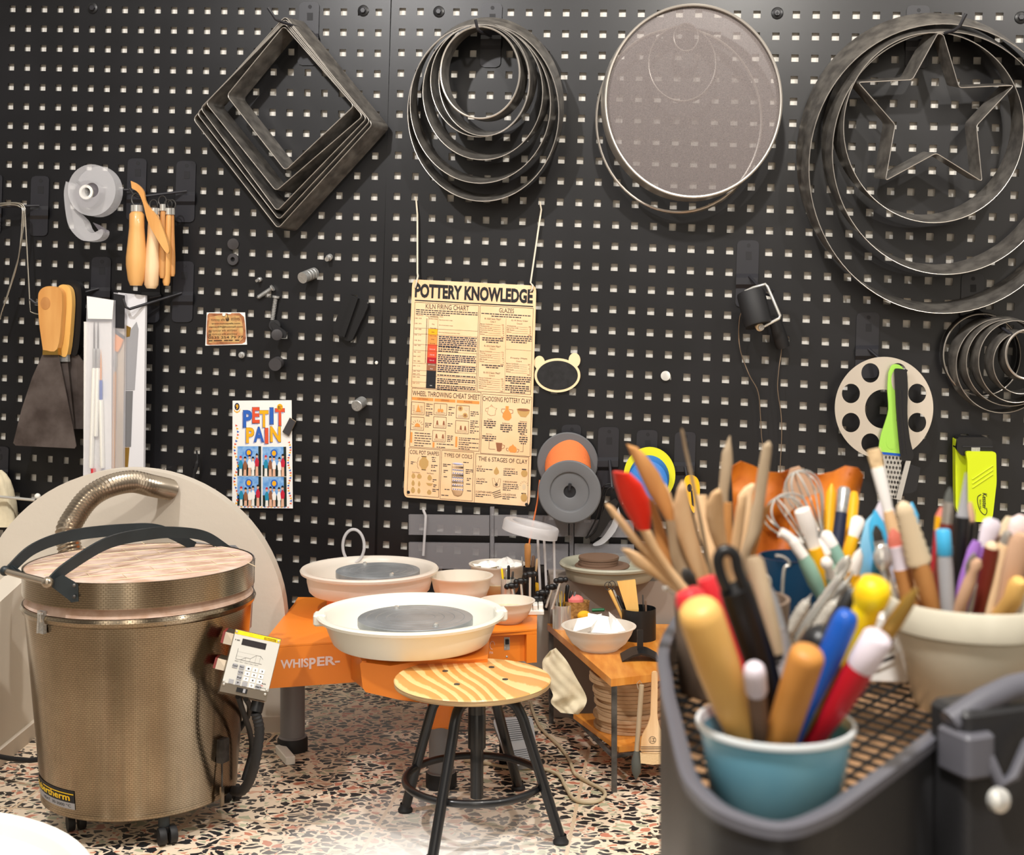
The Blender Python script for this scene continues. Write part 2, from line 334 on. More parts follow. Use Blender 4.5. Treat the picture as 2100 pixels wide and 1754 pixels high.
# ------------------------------------------------------------------ mesh builder
def frame_of(d):
    d = d.normalized(); a = V((0, 0, 1)) if abs(d.z) < .9 else V((1, 0, 0))
    x = d.cross(a).normalized(); y = d.cross(x).normalized()
    return x, y
class MB:
    def __init__(s): s.v = []; s.f = []; s.m = []; s.mats = []; s.uv = None
    def mi(s, m):
        if m not in s.mats: s.mats.append(m)
        return s.mats.index(m)
    def add(s, vs, fs, m):
        o = len(s.v); k = s.mi(m); s.v += [V(p) for p in vs]
        for f in fs: s.f.append(tuple(i+o for i in f)); s.m.append(k)
        return s
    def loft(s, rings, m, closed=True, cap0=True, cap1=True, loop=False):
        n = len(rings[0]); vs = [p for r in rings for p in r]; fs = []
        R = len(rings)
        for a in range(R if loop else R-1):
            b = (a+1) % R
            for i in range(n if closed else n-1):
                j = (i+1) % n
                fs.append((a*n+i, a*n+j, b*n+j, b*n+i))
        if closed and cap0 and not loop: fs.append(tuple(reversed(range(n))))
        if closed and cap1 and not loop: fs.append(tuple(range((R-1)*n, R*n)))
        return s.add(vs, fs, m)
    def tube(s, path, r, m, n=8, loop=False, cap=True, flat=None):
        """round tube; flat=(dir, k) squashes the section by k along dir"""
        path = [V(p) for p in path]; N = len(path)
        rs = r if isinstance(r, (list, tuple)) else [r]*N
        x = None; rings = []
        for i in range(N):
            if loop: t = path[(i+1) % N]-path[i-1]
            else: t = path[min(i+1, N-1)]-path[max(i-1, 0)]
            t.normalize()
            if x is None: x, y = frame_of(t)
            else:
                x = (x-t*x.dot(t))
                if x.length < 1e-6: x, y = frame_of(t)
                x.normalize()
            y = t.cross(x)
            ring = []
            for k in range(n):
                a = 2*PI*k/n; off = (x*math.cos(a)+y*math.sin(a))*rs[i]
                if flat:
                    fd = V(flat[0]).normalized(); off = off-fd*off.dot(fd)*(1-flat[1])
                ring.append(path[i]+off)
            rings.append(ring)
        return s.loft(rings, m, True, cap, cap, loop)
    def lathe(s, c, axis, prof, m, n=32, cap0=False, cap1=False, sx=1.0, sy=1.0, xdir=None, a0=0, a1=None):
        """prof: list of (radius, height along axis)"""
        c = V(c); axis = V(axis).normalized()
        if xdir is None: x, y = frame_of(axis)
        else: x = V(xdir).normalized(); y = axis.cross(x).normalized()
        full = a1 is None
        A = 2*PI if full else a1-a0
        cnt = n if full else n+1
        rings = []
        for r, h in prof:
            rings.append([c+axis*h+(x*math.cos(a0+A*k/n)*sx+y*math.sin(a0+A*k/n)*sy)*max(r, 1e-5) for k in range(cnt)])
        return s.loft(rings, m, full, cap0, cap1)
    def prism(s, pts, vec, m, bevel=0):
        pts = [V(p) for p in pts]; vec = V(vec); n = len(pts)
        vs = pts+[p+vec for p in pts]
        fs = [tuple(range(n)), tuple(reversed(range(n, 2*n)))]
        fs += [(i, i+n, (i+1) % n+n, (i+1) % n) for i in range(n)]
        return s.add(vs, fs, m)
    def box(s, c, hx, hy, hz, m, ax=None, bev=0):
        c = V(c)
        if ax is None: ax = (V((1, 0, 0)), V((0, 1, 0)), V((0, 0, 1)))
        X, Y, Z = (V(ax[0])*hx, V(ax[1])*hy, V(ax[2])*hz)
        if not bev:
            vs = [c+X*i+Y*j+Z*k for i in (-1, 1) for j in (-1, 1) for k in (-1, 1)]
            return s.add(vs, [(0, 1, 3, 2), (4, 6, 7, 5), (0, 4, 5, 1), (2, 3, 7, 6), (0, 2, 6, 4), (1, 5, 7, 3)], m)
        # rounded in the X-Y outline, chamfered along Z
        xu, yu, zu = V(ax[0]), V(ax[1]), V(ax[2])
        def ring(b, z):
            out = []
            for cx, cy, a in ((1, 1, 0), (-1, 1, 90), (-1, -1, 180), (1, -1, 270)):
                for q in range(5):
                    t = math.radians(a+q*22.5)
                    out.append(c+xu*(cx*(hx-bev)+math.cos(t)*b)+yu*(cy*(hy-bev)+math.sin(t)*b)+zu*z)
            return out
        e = min(bev*.5, hz*.5)
        return s.loft([ring(bev-e, -hz), ring(bev, -hz+e), ring(bev, hz-e), ring(bev-e, hz)], m)
    def ball(s, c, r, m, n=14, ax=None, k=(1, 1, 1)):
        c = V(c)
        if ax is None: ax = (V((1, 0, 0)), V((0, 1, 0)), V((0, 0, 1)))
        rings = []
        for i in range(1, n//2+1):
            th = PI*i/(n//2+1)
            rings.append([c+V(ax[0])*(r*k[0]*math.sin(th)*math.cos(2*PI*j/n))+V(ax[1])*(r*k[1]*math.sin(th)*math.sin(2*PI*j/n))+V(ax[2])*(r*k[2]*math.cos(th)) for j in range(n)])
        o = len(s.v); kk = s.mi(m)
        s.loft(rings, m, True, False, False)
        a = len(s.v); s.v += [c+V(ax[2])*r*k[2], c-V(ax[2])*r*k[2]]
        L = o+(len(rings)-1)*n
        for j in range(n):
            s.f.append((a, o+(j+1) % n, o+j)); s.m.append(kk)
            s.f.append((a+1, L+j, L+(j+1) % n)); s.m.append(kk)
        return s
    def text(s, f, string, u0, v0, u1, v1, m, bold=0.0, italic=0.0, keep=False):
        """flat lettering fitted to the rectangle u0..u1, v0 (top)..v1 (bottom) of surface f(u,v)"""
        cu = bpy.data.curves.new('lettering', 'FONT'); cu.body = string; cu.size = 1; cu.resolution_u = 3; cu.offset = bold; cu.shear = italic
        o = bpy.data.objects.new('lettering', cu); COL.objects.link(o)
        dg = bpy.context.evaluated_depsgraph_get()
        me = bpy.data.meshes.new_from_object(o.evaluated_get(dg))
        if len(me.vertices):
            xs = [v.co.x for v in me.vertices]; ys = [v.co.y for v in me.vertices]
            ax, bx, ay, by = min(xs), max(xs), min(ys), max(ys)
            vs = [f(u0+(v.co.x-ax)/(bx-ax)*(u1-u0), v1+(v.co.y-ay)/(by-ay)*(v0-v1)) for v in me.vertices]
            s.add(vs, [tuple(p.vertices) for p in me.polygons], m)
        bpy.data.objects.remove(o); bpy.data.meshes.remove(me); bpy.data.curves.remove(cu)
        return s
    def patch(s, f, pts, m):
        return s.add([f(u, v) for u, v in pts], [tuple(range(len(pts)))], m)
    def rect(s, f, u0, v0, u1, v1, m, n=1):
        for i in range(n):
            a = u0+(u1-u0)*i/n; b = u0+(u1-u0)*(i+1)/n
            s.patch(f, [(a, v0), (a, v1), (b, v1), (b, v0)], m)
        return s
    def line(s, f, pts, w, m, asp=1.0):
        for (a, b), (c, d) in zip(pts[:-1], pts[1:]):
            L = math.hypot(c-a, (d-b)*asp) or 1
            nx, ny = -(d-b)*asp/L*w/2, (c-a)/L*w/2/asp
            s.patch(f, [(a+nx, b+ny), (c+nx, d+ny), (c-nx, d-ny), (a-nx, b-ny)], m)
        return s
    def frame(s, f, u0, v0, u1, v1, w, m, asp=1.0):
        return s.line(f, [(u0, v0), (u1, v0), (u1, v1), (u0, v1), (u0, v0)], w, m, asp)
    def disc(s, f, u, v, ru, rv, m, n=20):
        return s.patch(f, [(u+ru*math.cos(2*PI*k/n), v-rv*math.sin(2*PI*k/n)) for k in range(n)], m)
    def build(s, name, parent=None, smooth=38):
        base = BASE.get(parent.name, V((0, 0, 0))) if parent else s.origin() 
        me = bpy.data.meshes.new(name)
        me.from_pydata([tuple(p-base) for p in s.v], [], s.f)
        for m in s.mats: me.materials.append(M(m))
        for p, k in zip(me.polygons, s.m): p.material_index = k; p.use_smooth = bool(smooth)
        me.validate(); me.update()
        if smooth: me.set_sharp_from_angle(angle=math.radians(smooth))
        o = bpy.data.objects.new(name, me); COL.objects.link(o)
        LAST[0] = o
        if parent: o.parent = parent; BASE[o.name] = base
        else: o.location = base; BASE[o.name] = base
        return o
    def origin(s):
        n = len(s.v); c = V((sum(p.x for p in s.v)/n, sum(p.y for p in s.v)/n, min(p.z for p in s.v)))
        return c
BASE = {}; LAST = [None]
def tag(o, label=None, cat=None, group=None, kind=None):
    if label: o['label'] = label
    if cat: o['category'] = cat
    if group: o['group'] = group
    if kind: o['kind'] = kind
    return o
def thing(name, base, label, cat, group=None):
    o = bpy.data.objects.new(name, None); COL.objects.link(o); o.location = V(base); o.empty_display_size = .02
    BASE[o.name] = V(base)
    return tag(o, label, cat, group)
def one(mb, name, label, cat, group=None, smooth=38):
    return tag(mb.build(name, None, smooth), label, cat, group)
def arc(c, rx, ry, a0, a1, n):
    return [(c[0]+rx*math.cos(math.radians(a0+(a1-a0)*k/n)), c[1]-ry*math.sin(math.radians(a0+(a1-a0)*k/n))) for k in range(n+1)]
def curve(pts, n=8):
    """Catmull-Rom through points (any dimension)"""
    pts = [V(p) if len(p) == 3 else V((p[0], p[1], 0)) for p in pts]; two = False
    Q = [pts[0]*2-pts[1]]+pts+[pts[-1]*2-pts[-2]]; out = []
    for i in range(1, len(Q)-2):
        for k in range(n):
            t = k/n; a, b, c, d = Q[i-1], Q[i], Q[i+1], Q[i+2]
            out.append(((b*2)+(c-a)*t+(a*2-b*5+c*4-d)*t*t+(b*3-a-c*3+d)*t*t*t)*.5)
    out.append(pts[-1]); return out
def rounded(pts, r, n=4):
    """polygon in pixels with its corners rounded"""
    out = []; N = len(pts)
    for i in range(N):
        p = V((pts[i][0], pts[i][1], 0)); a = V((pts[i-1][0], pts[i-1][1], 0)); b = V((pts[(i+1) % N][0], pts[(i+1) % N][1], 0))
        da = (a-p); db = (b-p); k = min(r, da.length*.45, db.length*.45)
        p0 = p+da.normalized()*k; p1 = p+db.normalized()*k
        for q in range(n+1):
            t = q/n; c = p0*(1-t)*(1-t)+p*2*t*(1-t)+p1*t*t
            out.append((c.x, c.y))
    return out
def wp(pts, off): return [W(x, y, off) for x, y in pts]
# ================================================================== the setting
def floor_():
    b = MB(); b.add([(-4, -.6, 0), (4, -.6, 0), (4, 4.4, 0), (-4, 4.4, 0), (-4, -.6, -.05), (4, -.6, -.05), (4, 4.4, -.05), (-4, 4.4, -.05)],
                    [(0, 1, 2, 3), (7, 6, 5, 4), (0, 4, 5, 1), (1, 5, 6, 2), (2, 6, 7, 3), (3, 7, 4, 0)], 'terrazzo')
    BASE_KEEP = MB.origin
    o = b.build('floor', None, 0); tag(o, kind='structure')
floor_()
def wall_back():
    b = MB(); off = -.0135
    fr = [Wst(s, z, off) for s, z in ((-3.2, 0), (3.2, 0), (3.2, 2.35), (-3.2, 2.35))]
    b.prism(fr, -NW*.08, 'white_wall'); tag(b.build('wall_back', None, 0), kind='structure')
    b = MB(); fr = [Wst(s, z, -.0135) for s, z in ((-3.2, 0), (3.2, 0), (3.2, .055), (-3.2, .055))]
    b.prism(fr, NW*.012, 'baseboard_cream'); tag(b.build('baseboard_back', None, 0), kind='structure')
wall_back()
def partition():
    """arched cream wall that stands behind the kiln"""
    d = 3.25; f = lambda px, py: P(px, py, d)
    pts = [(-55, 1500.0), ] + [(265-320*math.cos(t), 1282-320*math.sin(t)) for t in [PI*k/40 for k in range(41)]] + [(585, 1500.0)]
    v = [f(*p) for p in pts]; v[0].z = 0; v[-1].z = 0
    b = MB(); b.prism(v, (0, .05, 0), 'plaster'); tag(b.build('wall_arch', None, 30), kind='structure')
    b = MB()
    x = P(78, 1500, 3.25).x
    prof = [(3.25, 0), (2.72, 0), (2.72, .2), (2.86, .36), (3.25, .42)]
    b.prism([V((x, y, z)) for y, z in prof], (-.06, 0, 0), 'plaster'); tag(b.build('wall_left', None, 0), kind='structure')
    b = MB(); b.box((x+.006, 2.985, .02), .006, .265, .02, 'baseboard_cream'); tag(b.build('baseboard_left', None, 0), kind='structure')
    b = MB(); b.box((P(331, 1500, 3.25).x, 3.244, .02), .315, .006, .02, 'baseboard_cream'); tag(b.build('baseboard_arch', None, 0), kind='structure')
partition()

# ---- pegboards: sheet steel with real square holes, standing off the wall
LA = ((-1.546925, 2.009852), (.0525254, -.0027764), (-.0015190, -.0593158))
LB = ((-.3200858, 1.9479704), (.0527989, -.0027287), (-.0019060, -.0592013))
def lat(L, i, j, off=0.0):
    s = L[0][0]+L[1][0]*i+L[2][0]*j; z = L[0][1]+L[1][1]*i+L[2][1]*j
    return Wst(s, z, off)
def pegboard(L, i0, i1, j0, j1, eL, eR, label):
    b = MB(); hu, hv = .185, .170; th = .0035
    for i in range(i0, i1+1):
        for j in range(j0, j1+1):
            a = (i-.5 if i > i0 else i-eL); c = (i+.5 if i < i1 else i+eR)
            o = [(a, j-.5), (c, j-.5), (c, j+.5), (a, j+.5)]
            h = [(i-hu, j-hv), (i+hu, j-hv), (i+hu, j+hv), (i-hu, j+hv)]
            vs = [lat(L, *p) for p in o]+[lat(L, *p) for p in h]+[lat(L, p[0], p[1], -th) for p in h]
            b.add(vs, [(k, 4+k, 4+(k+1) % 4, (k+1) % 4) for k in range(4)]+[(4+k, 8+k, 8+(k+1) % 4, 4+(k+1) % 4) for k in range(4)], 'board_black')
    # folded edges back to the wall
    cs = [(i0-eL, j0-.5), (i1+eR, j0-.5), (i1+eR, j1+.5), (i0-eL, j1+.5)]
    for k in range(4):
        p, q = cs[k], cs[(k+1) % 4]
        b.add([lat(L, *p), lat(L, *q), lat(L, q[0], q[1], -.0125), lat(L, p[0], p[1], -.0125)], [(0, 1, 2, 3)], 'board_black')
    return one(b, 'pegboard', label, 'pegboard', 'black pegboard panels on the wall', 0)
pegboard(LA, -7, 22, -1, 29, .5, .66, 'black steel pegboard panel with square holes behind the diamond cutters, left of the vertical seam')
pegboard(LB, 0, 41, -1, 28, .64, .5, 'wider black steel pegboard panel behind the ring cutters and pottery poster')
def bolt(px, py, label, cross=False):
    t = thing('wall_bolt', W(px, py, 0), label, 'bolt', 'bolts along the top of the pegboard')
    b = MB(); b.lathe(W(px, py, .0005), NW, [(.0165, 0), (.0165, .002), (.014, .0035), (0, .0035)], 'black_plastic', 20); b.build('washer', t)
    b = MB(); b.lathe(W(px, py, .004), NW, [(.0085, 0), (.0085, .006), (.007, .0075), (0, .0075)], 'hook_black', 20 if cross else 6)
    if cross:
        for a in ((1, 0), (0, 1)): b.box(W(px, py, .0118), .005*(a[0] or .25), .005*(a[1] or .25), .0004, 'ink', (SW, UP, NW))
    b.build('bolt_head', t, 25)
bolt(190, 17, 'black hex bolt near the top left corner of the left pegboard')
bolt(745, 22, 'black hex bolt right of the diamond cutters near the pegboard seam')
bolt(900, 24, 'black hex bolt on the right pegboard, left above the nested ring cutters')
bolt(1594, 27, 'black cross-head screw right of the round sieve', True)
bolt(2094, 36, 'black bolt at the top right corner, cut by the picture edge')

# ---- hooks
def hook(rect, rod, label, lower=None, r=.0042, tip=True):
    x0, y0, x1, y1 = rect
    t = thing('pegboard_hook', W((x0+x1)/2, y1, 0), label, 'hook', 'black steel hooks on the pegboard')
    b = MB(); w = x1-x0; hgt = y1-y0; rr = min(w*.22, 9)
    prof = [(0, .004, rr), (.02, .004, rr*.3), (.06, .004, 0), (.50, .004, 0), (.56, .014, 0), (.66, .014, 0), (.72, .004, 0), (.94, .004, 0), (.98, .004, rr*.3), (1, .004, rr)]
    fr = []; bk = []
    for v, off, ins in prof:
        y = y0+hgt*v
        lean = -.03*hgt*v
        fr.append([W(x0+ins+lean, y, off), W(x1-ins+lean, y, off)]); bk.append([W(x0+ins+lean, y, off-.0028), W(x1-ins+lean, y, off-.0028)])
    rings = [[a[0], a[1], c[1], c[0]] for a, c in zip(fr, bk)]
    b.loft(rings, 'hook_black'); b.build('plate', t, 30)
    b = MB(); cx = (x0+x1)/2
    b.prism(wp([(cx-5, y0+hgt*.17), (cx+7, y0+hgt*.17), (cx+7, y0+hgt*.29), (cx-5, y0+hgt*.29)], .0046), -NW*.001, 'ink')
    b.prism(wp(arc((cx+1, y0+hgt*.075), 4, 4, 0, 330, 10), .0046), -NW*.001, 'ink'); b.build('slot', t, 0)
    if rod:
        b = MB(); b.tube([W(*p) for p in rod], r, 'hook_black', 10); b.build('rod', t, 50)
    return t
hook((614, 4, 655, 134), [(640, 66, .012), (578, 45, .16), (566, 40, .175), (550, 16, .18)], 'black hook holding the diamond-shaped cutters')
hook((988, 6, 1030, 138), [(1006, 74, .012), (983, 64, .15), (979, 58, .16), (975, 40, .165)], 'black hook holding the nested ring cutters')
hook((1860, 11, 1907, 140), [(1884, 84, .012), (1958, 62, .16), (1968, 54, .17), (1981, 28, .175)], 'black hook holding the star cutter and big rings')
hook((-22, 358, 5, 480), None, 'sliver of a black hook plate at the left edge')
hook((64, 361, 101, 484), [(80, 422, .012), (20, 423, .07), (-40, 426, .11)], 'black hook holding the bent wire loops at the far left')
hook((262, 325, 301, 452), [(282, 390, .012), (180, 388, .09), (172, 385, .10), (158, 372, .105)], 'black hook holding the clear tape dispenser')
hook((362, 330, 402, 456), [(382, 392, .012), (284, 404, .105), (274, 399, .11), (266, 387, .112)], 'black hook holding the wooden handled needle tools')
hook((188, 527, 228, 652), [(202, 592, .012), (82, 624, .115), (72, 622, .12), (62, 614, .122)], 'black hook holding the paint scrapers')
hook((292, 536, 330, 662), [(330, 606, .012), (204, 634, .105), (196, 632, .11), (184, 621, .112)], 'black hook holding the front brush packet')
hook((356, 536, 398, 661), [(372, 601, .012), (266, 634, .115), (258, 630, .12), (252, 613, .122)], 'black hook with a long bare rod in front of the silver brush packet')
hook((-24, 916, 18, 1010), None, 'black hook plate cut by the left edge above the cloth bag')
hook((1512, 493, 1557, 630), [(1537, 567, .012), (1570, 603, .075), (1578, 606, .08), (1586, 594, .085)], 'black hook holding the small rubber roller')
hook((1757, 641, 1804, 776), [(1781, 716, .012), (1842, 768, .085), (1852, 770, .09), (1859, 758, .094)], 'black hook holding the metal disc, grater and brush')
hook((1152, 871, 1192, 1000), [(1170, 945, .012), (1168, 998, .115), (1168, 1004, .12), (1169, 992, .122)], 'black hook behind the orange spool')
hook((1227, 876, 1270, 1000), [(1250, 945, .012), (1255, 998, .075), (1255, 1006, .08), (1257, 1000, .083)], 'black hook holding the black scissors')
hook((1306, 882, 1349, 1006), [(1326, 952, .012), (1332, 985, .05)], 'black hook behind the blue and yellow spool')
hook((1384, 886, 1427, 1010), [(1405, 958, .012), (1412, 995, .05)], 'black hook holding the yellow knife')
hook((1972, 562, 2018, 690), [(1995, 630, .012), (2080, 690, .15)], 'black hook showing between the big rings, holding the small rings')

# ---- cutters hanging on the wall
def band(pts, off, depth, dx, dy, m, th=1.1, rim=.0008, cl=True):
    """sheet metal band: pts is its front edge, (dx, dy) where its back edge shows"""
    N = len(pts); b = MB(); rings = []
    for i in range(N):
        a = V((*pts[i-1], 0)); c = V((*pts[(i+1) % N], 0)); t = (c-a); t.normalize(); nx, ny = t.y, -t.x
        x, y = pts[i]
        rings.append([W(x+nx*th, y+ny*th, off), W(x-nx*th, y-ny*th, off), W(x+dx-nx*th, y+dy-ny*th, off-depth), W(x+dx+nx*th, y+dy+ny*th, off-depth)])
    b.loft(rings, m, True, False, False, True)
    if rim: b.tube([W(x, y, off) for x, y in pts], rim, 'tin', 6, True)  # pale tube put in for the lit front edge; thicker ones are rolled rims
    return b
def ell(cx, cy, rx, ry, n=72): return [(cx+rx*math.cos(2*PI*k/n), cy-ry*math.sin(2*PI*k/n)) for k in range(n)]
DG = 'nested diamond cutters on one hook'
for pts, off, lab in (
    ([(396, 244), (585, 33), (764, 255), (570, 469)], .112, 'largest square steel cutter hung as a diamond, outermost of its nest'),
    ([(404, 233), (585, 38), (759, 248), (572, 451)], .116, 'second largest square steel cutter, just inside the outermost diamond'),
    ([(411, 222), (584, 43), (752, 243), (568, 433)], .120, 'middle square steel cutter of the diamond nest'),
    ([(422, 211), (583, 47), (744, 238), (566, 392)], .124, 'second smallest square steel cutter of the diamond nest'),
    ([(465, 196), (582, 53), (726, 217), (585, 350)], .128, 'smallest square steel cutter, innermost of the diamond nest')):
    one(band(rounded(pts, 9, 4), off, .085, 34, 7, 'steel_band', .9), 'square_cutter', lab, 'cutter', DG, 30)
RG = 'nested ring cutters on the middle hook'
for cx, cy, rx, ry, off, dx, dy, rim, lab in (
    (991, 231, 155, 182, .110, 10, -13, .0008, 'largest steel ring cutter above the pottery poster, outermost of its nest'),
    (985, 213, 144, 163, .114, 14, -11, .0008, 'second largest steel ring cutter above the pottery poster'),
    (990, 189, 123, 139, .118, 17, -11, .0008, 'third largest steel ring cutter above the pottery poster'),
    (984, 166, 101, 115, .122, 15, -9, .0008, 'fourth largest steel ring cutter above the pottery poster'),
    (993, 165, 93, 114, .126, 15, -9, .0008, 'narrow oval steel ring cutter just behind the smallest ring'),
    (984.5, 149, 81, 94, .132, 16, 6, .0028, 'smallest steel ring cutter with thick rolled rim, front of the middle nest')):
    one(band(ell(cx, cy, rx, ry), off, .08, dx, dy, 'steel_band', .9, rim), 'ring_cutter', lab, 'cutter', RG, 30)
SG = 'large ring cutters around the star'
for cx, cy, rx, ry, off, dp, dx, dy, lab in (
    (1935, 346, 276, 297, .115, .10, -25, -22, 'largest steel ring at the right, outermost around the star'),
    (1939, 314, 232, 249, .119, .08, -22, -20, 'middle steel ring around the star with a taped joint'),
    (1915, 262, 185, 195, .123, .08, -26, -16, 'smallest steel ring around the star cutter')):
    one(band(ell(cx, cy, rx, ry, 96), off, dp, dx, dy, 'steel_band', .9), 'ring_cutter', lab, 'cutter', SG, 30)
star = [(1923.6, 68), (1871, 163.6), (1760, 169), (1836, 256), (1816, 370.6), (1920, 314), (2014, 372.5), (2002.6, 257.7), (2079.7, 175), (1967, 180), (1935, 71.5)]
one(band(rounded(star, 7, 4), .128, .06, -24, -4, 'steel_band', .9), 'star_cutter', 'five-pointed steel star cutter hanging inside the big rings', 'cutter', None, 30)
MG = 'small ring cutters at the right edge'
for cx, cy, rx, ry, off, dp, dx, dy, rim, m, lab in (
    (2014, 728, 79, 84, .055, .045, -6, -4, .002, 'steel_dark', 'dark round tin rim at the back of the small rings, right edge'),
    (2056, 750, 95, 97, .085, .05, -18, -6, .0008, 'steel_band', 'largest of the small steel rings at the right edge'),
    (2072, 744, 90, 89, .105, .05, -18, -6, .0008, 'steel_band', 'second largest of the small steel rings at the right edge'),
    (2084, 742, 77, 84, .125, .05, -18, -6, .0008, 'steel_band', 'third largest of the small steel rings at the right edge'),
    (2094, 745, 57, 63, .145, .05, -18, -6, .0008, 'steel_band', 'second smallest of the small steel rings at the right edge'),
    (2106, 727, 43, 50, .165, .06, -16, 2, .003, 'steel_band', 'smallest of the small rings, thick rolled rim at the right edge')):
    one(band(ell(cx, cy, rx, ry), off, dp, dx, dy, m, .9, rim), 'ring_cutter', lab, 'cutter', MG, 30)
# sieve and the rings behind it
t = thing('sieve', W(1422, 407, .06), 'large round sieve with pale metal rim and fine grey mesh', 'sieve')
b = band(ell(1422, 207, 180, 197, 96), .15, .06, -8, 8, 'tin', 2.0); b.tube([W(x, y, .15) for x, y in ell(1422, 207, 180, 197, 96)], .0042, 'tin', 8, True); b.build('rim', t, 40)
b = MB(); b.lathe(W(1421, 208, .142), NW, [(.0, .0005), (.1, .0005)], 'sieve_mesh', 8)
b = MB(); pp = [W(x, y, .142) for x, y in ell(1421, 208, 178, 195, 72)]; b.add(pp, [tuple(range(len(pp)))], 'sieve_mesh'); b.build('mesh', t, 0)
HG = 'round metal hoops behind the sieve'
for cx, cy, rx, ry, off, rim, lab in ((1392, 247, 169, 188, .08, .0035, 'large metal hoop hanging behind the sieve, showing below it'), (1399, 130, 69, 77, .10, .0022, 'middle metal ring seen through the sieve mesh'), (1407, 76, 25.5, 28, .115, .0018, 'smallest metal ring seen through the top of the sieve mesh')):
    one(band(ell(cx, cy, rx, ry), off, .045, 3, 4, 'tin', .9, rim), 'metal_hoop', lab, 'ring', HG, 30)
# ================================================================== small things on the pegboard
def wdisc(b, cx, cy, rx, ry, off, th, m, n=32, inner=None):
    if inner:
        o1 = ell(cx, cy, rx, ry, n); i1 = ell(cx, cy, inner, inner*ry/rx, n)
        rings = [[W(*o1[k], off), W(*i1[k], off), W(*i1[k], off)-NW*th, W(*o1[k], off)-NW*th] for k in range(n)]
        return b.loft(rings, m, True, False, False, True)
    return b.prism(wp(ell(cx, cy, rx, ry, n), off), -NW*th, m)
def wcyl(b, p0, p1, r, m, n=20, prof=None):
    """lathe from wall point p0=(px,py,off) to p1; prof is [(radius factor, t)]"""
    a, c = W(*p0), W(*p1); d = c-a
    b.lathe(a, d, [(r*k, d.length*t) for k, t in (prof or [(0, 0), (.9, 0), (1, .04), (1, .96), (.9, 1), (0, 1)])], m, n); return b
# bent wire loops, far left
LG = 'bent wire loops on the far left hook'
for k, (pts, off, lab) in enumerate((
    ([(-20, 424), (20, 420), (40, 424), (46, 440), (36, 540), (4, 640), (0, 655), (-12, 648)], .085, 'bent wire loop at the left edge, leftmost of three'),
    ([(-20, 420), (28, 417), (46, 424), (49, 445), (40, 520), (8, 628), (2, 648)], .08, 'bent wire loop at the left edge, between its two neighbours'),
    ([(-10, 418), (34, 416), (50, 424), (52, 450), (58, 560), (62, 630), (66, 641), (84, 644), (88, 632)], .075, 'long bent wire reaching down to the scraper hook'))):
    b = MB(); b.tube([W(p.x, p.y, off) for p in curve(pts, 6)], .0021, 'wire', 6); one(b, 'wire_loop', lab, 'wire', LG, 60)
# tape dispenser
t = thing('tape_dispenser', W(185, 495, .09), 'clear plastic tape dispenser hanging on a hook', 'tape dispenser')
b = MB(); wdisc(b, 188, 390, 49, 53, .112, .045, 'clear_plastic', 40, 14); b.build('case', t, 30)
out = [(135, 372), (131, 400), (138, 455), (152, 480), (172, 494), (200, 492), (211, 480), (208, 470), (190, 478), (178, 470), (170, 452), (150, 430), (143, 405), (146, 378)]
b = MB(); b.prism(wp([(p.x, p.y) for p in curve(out, 4)], .110), -NW*.038, 'clear_plastic'); b.build('cutter_arm', t, 30)
b = MB(); wdisc(b, 178, 398, 26, 28, .105, .028, 'dark_tape', 36, 15)
b.add(wp([(190, 456), (205, 462), (226, 476), (206, 478)], .10), [(0, 1, 2, 3)], 'dark_tape'); b.build('tape_roll', t, 30)
b = MB(); wdisc(b, 176, 394, 14, 15, .108, .034, 'white_plastic', 30, 9); b.build('core', t, 30)
# wooden handled tools
TG = 'wooden handled tools on one hook'
def eyelet(t, px, py, off, m='steel_dark', r=8):
    b = MB(); b.tube([W(x, y, off) for x, y in ell(px, py, r, r+2, 18)], .0021, m, 6, True); b.build('ring', t, 60)
t = thing('needle_tool', W(279, 585, .11), 'fat varnished wooden handle with chrome ferrule hanging from a ring', 'tool', TG)
b = MB(); wcyl(b, (281, 434, .116), (279, 586, .116), .030, 'beech', 24, [(0, 0), (.5, 0), (.72, .04), (.72, .22), (.80, .35), (.98, .62), (.98, .72), (.78, .92), (.60, .985), (.56, 1), (0, 1)]); b.build('handle', t, 50)
b = MB(); wcyl(b, (281, 421, .116), (281, 435, .116), .0175, 'chrome'); b.build('ferrule', t); eyelet(t, 281, 409, .116, 'steel_dark', 11)
t = thing('clay_knife', W(330, 520, .115), 'curved pale wooden clay knife slanting across the hanging handles', 'tool', TG)
kn = [(268, 371), (282, 378), (294, 392), (300, 416), (322, 444), (336, 476), (346, 508), (344, 520), (334, 510), (316, 480), (302, 452), (294, 420), (284, 396), (270, 386)]
b = MB(); b.prism(wp([(p.x, p.y) for p in curve(kn, 4)], .128), -NW*.008, 'beech'); b.build('blade', t, 30)
for pts, r, m, off, lab, fer in (
    (((316, 440), (310, 592)), .0225, 'pale_wood', .098, 'pale unvarnished wooden handle hanging behind the fat varnished one', 1),
    (((334, 432), (333, 571)), .0100, 'mid_wood', .092, 'thin turned wooden handle with dark grooves, third in the hanging bunch', 1),
    (((346, 440), (341, 586)), .0120, 'beech', .080, 'slim yellow wooden handle, fourth in the hanging bunch', 1),
    (((353, 440), (354, 567)), .0085, 'mid_wood', .070, 'thinnest turned wooden handle, rightmost of the hanging bunch', 0)):
    (a, c), (d, e_) = pts
    t = thing('needle_tool', W(d, e_, off), lab, 'tool', TG)
    b = MB(); wcyl(b, (a, c, off), (d, e_, off), r, m, 18, [(0, 0), (.6, 0), (.72, .04), (.76, .3), (1, .7), (.9, .95), (.6, 1), (0, 1)])
    b.build('handle', t, 50)
    b = MB(); wcyl(b, (a, c-13, off), (a, c+1, off), r*.6+.003, 'chrome'); b.build('ferrule', t); eyelet(t, a-1, c-20, off)
